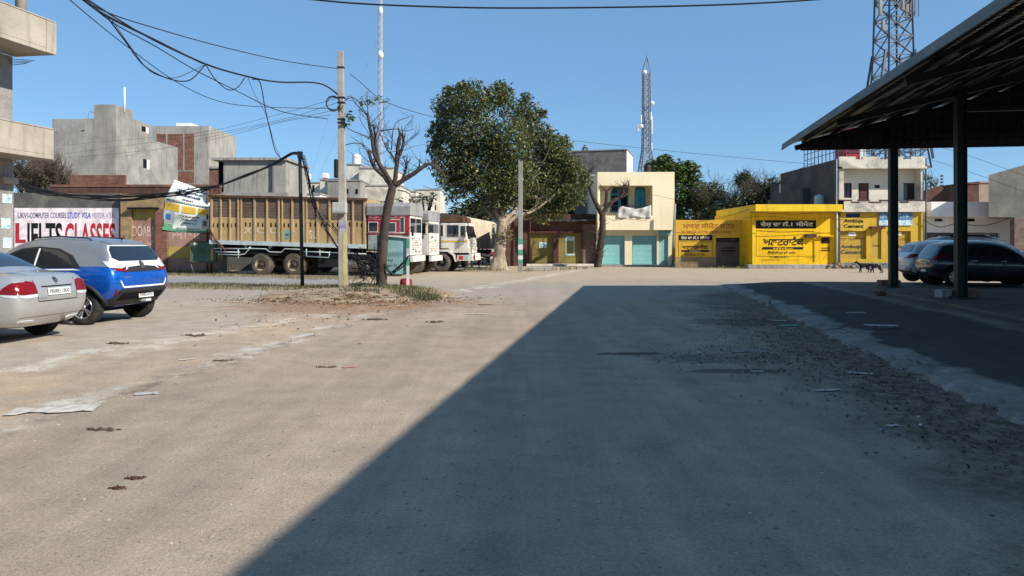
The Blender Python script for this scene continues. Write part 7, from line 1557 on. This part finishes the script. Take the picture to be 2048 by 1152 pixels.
# ------------------------------------------------------------------ things lying about
def lump(name, label, cat, c, sz, mat, n=6, seed=1, group=None, jag=.5):
    rr = random.Random(seed); b = B()
    for _ in range(n): b.blob(c + V((rr.gauss(0, sz[0] * .33), rr.gauss(0, sz[1] * .33), sz[2] * .35)), (sz[0] * rr.uniform(.06, .2), sz[1] * rr.uniform(.08, .25), sz[2] * rr.uniform(.3, .7)), jit=jag, rnd=rr)
    for _ in range(n): a = c + V((rr.gauss(0, sz[0] * .3), rr.gauss(0, sz[1] * .3), sz[2] * .3)); b.tube([a, a + V((rr.uniform(-1, 1) * sz[0] * .5, rr.uniform(-1, 1) * sz[1] * .5, sz[2] * .2))], .005, 4)
    return tag(b.build(name, mat), label, cat, group)
def scrap(label, px, py, w_, l_, a, mat, z=None, name='paper_scrap', cat='litter', seed=1, thick=.004):
    rr = random.Random(seed); c = G(px, py, z or 0); c.z = (z or 0) + .008; b = B(); n = 8; M = Matrix.Translation(c) @ Matrix.Rotation(a, 4, 'Z')
    e0 = [rr.uniform(-.45, .25) for _ in range(n + 1)]; e1 = [rr.uniform(-.45, .25) for _ in range(n + 1)]
    for i in range(n + 1):
        x = (i / n - .5) * l_
        for k, e in ((-1, e0[i]), (0, 0), (1, e1[i])): b.v.append(M @ V((x, k * w_ * .5 * (1 + e), abs(math.sin(i * 1.3 + k)) * w_ * .035)))
    for i in range(n):
        for j in range(2): o = i * 3 + j; b.f.append([o, o + 3, o + 4, o + 1]); b.m.append(0); b.s.append(False)
    o = b.build(name, mat); md = o.modifiers.new('thick', 'SOLIDIFY'); md.thickness = thick; md.offset = 1; return tag(o, label, cat, 'scraps of litter on the ground')
m_scr = surf('dusty white scrap', (.52, .48, .43), .9, .15, 5, stain=.5, sncol=(.32, .28, .22), snscale=4, bump=.3); m_scr2 = surf('grey scrap', (.42, .43, .43), .9, .15, 5, bump=.3); m_dung = surf('dark brown refuse', (.10, .072, .052), .95, .3, 8, bump=.6); m_green = plain('green plastic scrap', (.05, .28, .20), .5)
scrap('long torn pale sheet lying at the road edge below the silver car', 108, 822, .26, .72, R(12), m_scr, name='torn_sheet', seed=2); scrap('small pale blue grey scrap right of the long torn sheet', 292, 789, .10, .22, R(20), m_scr2, seed=3)
scrap('thin white strip lying on the ground right of the island', 952, 628.5, .12, .42, R(4), m_scr, name='white_strip', seed=4); scrap('orange brown flat scrap left of the thin white strip', 970, 610, .15, .35, 0, L_rust, seed=5)
scrap('greenish plastic scrap in the rubbish by the kerb', 1577, 652, .16, .36, R(10), m_green, name='plastic_scrap', seed=6); scrap('pale paper left of the green plastic scrap by the kerb', 1556, 642, .12, .3, R(-20), m_scr, seed=7)
scrap('whitish sheet on the dark forecourt band', 1762, 652, .22, .5, R(-8), m_scr2, z=.17, seed=8); scrap('pale paper on the forecourt floor further from the kerb', 1712, 626, .12, .34, R(-5), m_scr2, z=.19, seed=9)
scrap('white scrap in the brown earth below the kerb middle', 1655, 782, .07, .28, R(10), m_scr, seed=10); scrap('bent white scrap against the kerb rubble', 1722, 748, .09, .26, R(-25), m_scr, seed=11); scrap('small white square in the shaded lane', 1786, 853, .06, .10, R(15), m_scr, seed=12)
scrap('tiny yellow white wrapper right of the small white square', 1842, 852, .04, .07, R(60), m_scr, seed=13); scrap('long pale strip in the rubble patch', 1500, 704, .05, .5, R(2), m_scr2, seed=14); scrap('small white scrap below the rubble patch', 1514, 744, .05, .15, 0, m_scr, seed=15)
scrap('pale sheet among the leaf litter on the island front', 780, 599, .18, .30, R(10), m_scr, seed=16, z=.16); scrap('whitish scrap at the lower edge of the island litter', 803, 612, .10, .28, R(-5), m_scr, seed=17); scrap('pinkish scrap on the tan ground left of centre', 700, 735, .07, .18, R(30), plain('pinkish scrap', (.45, .22, .2), .8), seed=18)
scrap('flat pale crumpled paper by the verge grass', 560, 601, .10, .26, 0, m_scr, seed=19); scrap('whitish fragment on the sand under the blue car tail', 375, 720, .06, .2, R(25), m_scr, seed=20)
for i, (x, y, s_, lab) in enumerate(((755, 640, .38, 'dark brown refuse clump before the island'), (870, 645, .40, 'flat dark twiggy clump right of the refuse before the island'), (654, 735, .20, 'small black clump on the sunlit lane'), (446, 722, .20, 'blackish clump at the pale road edge'), (272, 958, .09, 'reddish brown leaf clump in the near sunlight'), (236, 978, .085, 'brown leaf clump just below the reddish one'), (388, 672, .34, 'dark twig on the sand right of the silver car'), (236, 688, .28, 'short dark twig lying below the blue car'), (205, 860, .20, 'brown twiggy clump below the long torn sheet'))):
    lump('refuse_clump', lab, 'litter', G(x, y), (s_ * .8, s_ * .35, s_ * .10 if s_ > .13 else .02), m_dung if i not in (4, 5) else surf('red brown leaf %d' % i, (.085, .042, .03), .9, .3, 8), 13, 70 + i)
# rubble and blocks
rr = random.Random(12); b = B(); c0 = G(1680, 537)
for _ in range(60): b.blob(c0 + V((rr.gauss(0, .55), rr.gauss(0, .3), abs(rr.gauss(0, .14)))), tuple(rr.uniform(.05, .16) for _ in range(3)), jit=.3, rnd=rr)
for _ in range(14): a = c0 + V((rr.gauss(0, .5), rr.gauss(0, .3), .1)); b.tube([a, a + V((rr.uniform(-.5, .5), rr.uniform(-.3, .3), rr.uniform(.1, .4)))], .015, 4)
tag(b.build('rubble_heap', surf('grey brown rubble', (.22, .17, .12), .95, .35, 3, bump=.5)), 'low heap of rubble and twigs at the yellow shop corner', 'rubble')
for x, y, lab, ww in ((1782, 573, 'reddish concrete block at the foot of the farther green post', .62), (1934, 596, 'reddish concrete block at the foot of the nearer green post', .62), (1893, 596, 'pale cubic block left of the nearer green post foot', .26)):
    c = G(x, y, PZ); t = B(); t.bx(c.x - ww / 2, c.x + ww / 2, c.y - .02, c.y + .30, PZ, PZ + .20); tag(t.build('concrete_block', surf('block ' + lab[:12] + str(x), (.24, .13, .11) if ww > .3 else (.38, .38, .37), .9, .25, 3, stain=.6, sncol=(.28, .25, .22), snscale=4), bevel=.02), lab, 'block')
c = G(1762, 591, PZ); tag(B().blob(c + V((0, 0, .06)), (.16, .10, .08), jit=.3).build('stone', m_dung), 'single dark stone on the shed floor before the farther post', 'stone')
tag(B().bx(gX(1055, 42), gX(1102, 42), 41.7, 42.1, 0, .22).build('stone_slab', m_conc_pale, bevel=.03), 'low pale slab on the ground right of the painted pole', 'slab')

# two dogs before the cement shop
def dog(label, px, py, head, seed):
    g = G(px, py); t = thing('dog', label, 'dog', g, head, 'dogs before the cement shop'); rr = random.Random(seed)
    J = {'hip': (-.30, 0, .50, .085), 'loin': (-.14, 0, .51, .088), 'chest': (.10, 0, .49, .112), 'sho': (.24, 0, .53, .09), 'neck': (.36, 0, .62 if seed == 1 else .52, .062), 'head': (.47, 0, .69 if seed == 1 else .48, .066), 'muz': (.58, 0, .66 if seed == 1 else .42, .035), 'nose': (.63, 0, .645 if seed == 1 else .40, .026), 'tail1': (-.40, 0, .52, .03), 'tail2': (-.52, 0, .60, .022), 'tail3': (-.58, 0, .70, .012)}
    E = [('hip', 'loin'), ('loin', 'chest'), ('chest', 'sho'), ('sho', 'neck'), ('neck', 'head'), ('head', 'muz'), ('muz', 'nose'), ('hip', 'tail1'), ('tail1', 'tail2'), ('tail2', 'tail3')]
    for s_, k in ((.075, 'l'), (-.075, 'r')):
        f = .05 if k == 'l' else -.05
        J.update({'el' + k: (.20, s_, .36, .052), 'wr' + k: (.22 + f, s_, .18, .032), 'fp' + k: (.22 + f * 1.5, s_, .035, .030), 'ft' + k: (.27 + f * 1.5, s_, .022, .024), 'th' + k: (-.24, s_, .40, .070), 'kn' + k: (-.20 - f, s_, .28, .045), 'ho' + k: (-.36 - f, s_, .17, .027), 'hp' + k: (-.33 - f * 1.2, s_, .035, .027), 'ht' + k: (-.27 - f * 1.2, s_, .022, .022)})
        E += [('chest', 'el' + k), ('el' + k, 'wr' + k), ('wr' + k, 'fp' + k), ('fp' + k, 'ft' + k), ('hip', 'th' + k), ('th' + k, 'kn' + k), ('kn' + k, 'ho' + k), ('ho' + k, 'hp' + k), ('hp' + k, 'ht' + k)]
    ks = list(J); me = bpy.data.meshes.new('body'); me.from_pydata([J[k][:3] for k in ks], [(ks.index(a), ks.index(c)) for a, c in E], [])
    o = bpy.data.objects.new('skin', me); COL.objects.link(o); md = o.modifiers.new('skin', 'SKIN'); md.use_smooth_shade = True
    for i, k in enumerate(ks): sv = me.skin_vertices[0].data[i]; sv.radius = (J[k][3] * 1.22,) * 2; sv.use_root = k == 'loin'
    o.modifiers.new('sub', 'SUBSURF').render_levels = 2; o.modifiers['sub'].levels = 2
    m2 = bpy.data.meshes.new_from_object(o.evaluated_get(bpy.context.evaluated_depsgraph_get())); bpy.data.objects.remove(o); m2.name = 'body'
    m2.materials.clear(); m2.materials.append(surf('black dog coat %d' % seed, (.018, .016, .015), .8, .3, 4, stain=.85 if seed == 2 else .15, sncol=(.42, .38, .33), snscale=3.2, sedge=(.5, .54), bump=.2))
    t.scale = (.80, .80, .80)
    q = bpy.data.objects.new('body', m2); COL.objects.link(q); q.parent = t
    h = V(J['head'][:3])
    for s_ in (1, -1):
        b = B(); b.prism([(0, 0), (.05, 0), (.02, .09)], Matrix.Translation(h + V((-.045, s_ * .045, .04))) @ Matrix.Rotation(R(90), 4, 'X') @ Matrix.Rotation(R(15 * s_), 4, 'Y'), .014); b.build('ear', m_black, t, normals=True)
        b = B(); b.blob(h + V((.045, s_ * .042, .02)), (.010, .010, .010), jit=0, sub=2); b.build('eye', m_dark, t)
dog('black dog standing with its head up nearer the rubble heap', 1728, 545, math.pi - .25, 1)
dog('black and white dog with lowered head beside the farther green post', 1752, 546, math.pi - .5, 2)

# motorcycle under the big tree
g = G(966, 539); mb = thing('motorcycle', 'dark motorcycle with red tank parked behind the white lorry nose', 'motorcycle', g, R(12))
for x in (0, 1.28):
    wo = bpy.data.objects.new('wheel', None); COL.objects.link(wo); wo.parent = mb; wo.location = (x, 0, .30); M = Matrix.Rotation(R(90), 4, 'X')
    B().lathe([(.25, -.045), (.29, -.04), (.30, 0), (.29, .04), (.25, .045)], M, 28).build('tyre', m_tyre, wo)
    b = B(); b.lathe([(.25, -.03), (.235, 0), (.25, .03)], M, 24); b.lathe([(.05, -.06), (.06, 0), (.05, .06)], M, 12)
    for k in range(8): a = math.pi * k / 4; b.beam(M @ V((.05 * math.cos(a), .05 * math.sin(a), 0)), M @ V((.24 * math.cos(a), .24 * math.sin(a), 0)), .008)
    b.build('rim', m_galv, wo)
b = B(); b.tube(crom([(.42, 0, .82), (.50, 0, .90), (.72, 0, .92), (.88, 0, .86), (.92, 0, .76)], 4), [.05, .09, .11, .12, .13, .14, .14, .14, .14, .14, .14, .13, .12, .11, .10, .09, .06], 12); b.build('fuel_tank', plain('red tank paint', (.30, .02, .03), .25, coat=.8), mb)
b = B(); b.tube(crom([(-.22, 0, .86), (.0, 0, .84), (.25, 0, .80), (.46, 0, .82)], 4), [.06, .09, .10, .11, .11, .11, .11, .11, .12, .12, .11, .10, .08], 10); b.build('seat', m_clad, mb)
b = B(); b.box((.58, 0, .42), (.36, .24, .34)); b.cyl((.62, 0, .55), (.72, 0, .72), .09, n=12); b.tube([(.70, .12, .34), (.4, .16, .25), (-.15, .17, .30)], .04, 8); b.build('engine', m_galv, mb, bevel=.03)
b = B(); b.tube([(1.0, 0, .95), (.92, 0, .60), (.70, 0, .25), (.35, 0, .25), (.30, 0, .55), (.45, 0, .78), (1.0, 0, .92)], .022, 6)
for s_ in (.06, -.06): b.tube([(1.0, s_, .98), (1.28, s_, .30)], .020, 6); b.tube([(.35, s_ * 1.6, .35), (0, s_ * 1.6, .30)], .018, 6); b.tube([(-.02, s_ * 2, .32), (.05, s_ * 2, .75)], .022, 6)
b.build('frame', m_clad, mb)
b = B(); b.tube(crom([(.86, .34, 1.04), (.98, .20, 1.10), (1.0, 0, 1.04), (.98, -.20, 1.10), (.86, -.34, 1.04)], 4), .014, 6); b.build('handlebar', m_chrome, mb); B().lathe([(.001, .0), (.08, .01), (.09, .06), (.001, .12)], Matrix.Translation((1.16, 0, .92)) @ Matrix.Rotation(R(-90), 4, 'Y'), 14).build('headlamp', m_lampclr, mb)
b = B(); b.tube(crom([(1.02, 0, .56), (1.12, 0, .62), (1.32, 0, .64), (1.52, 0, .52)], 4), .05, 6); b.tube(crom([(-.30, 0, .40), (-.24, 0, .56), (0, 0, .64), (.2, 0, .60)], 4), .055, 6); b.build('mudguard', m_clad, mb)
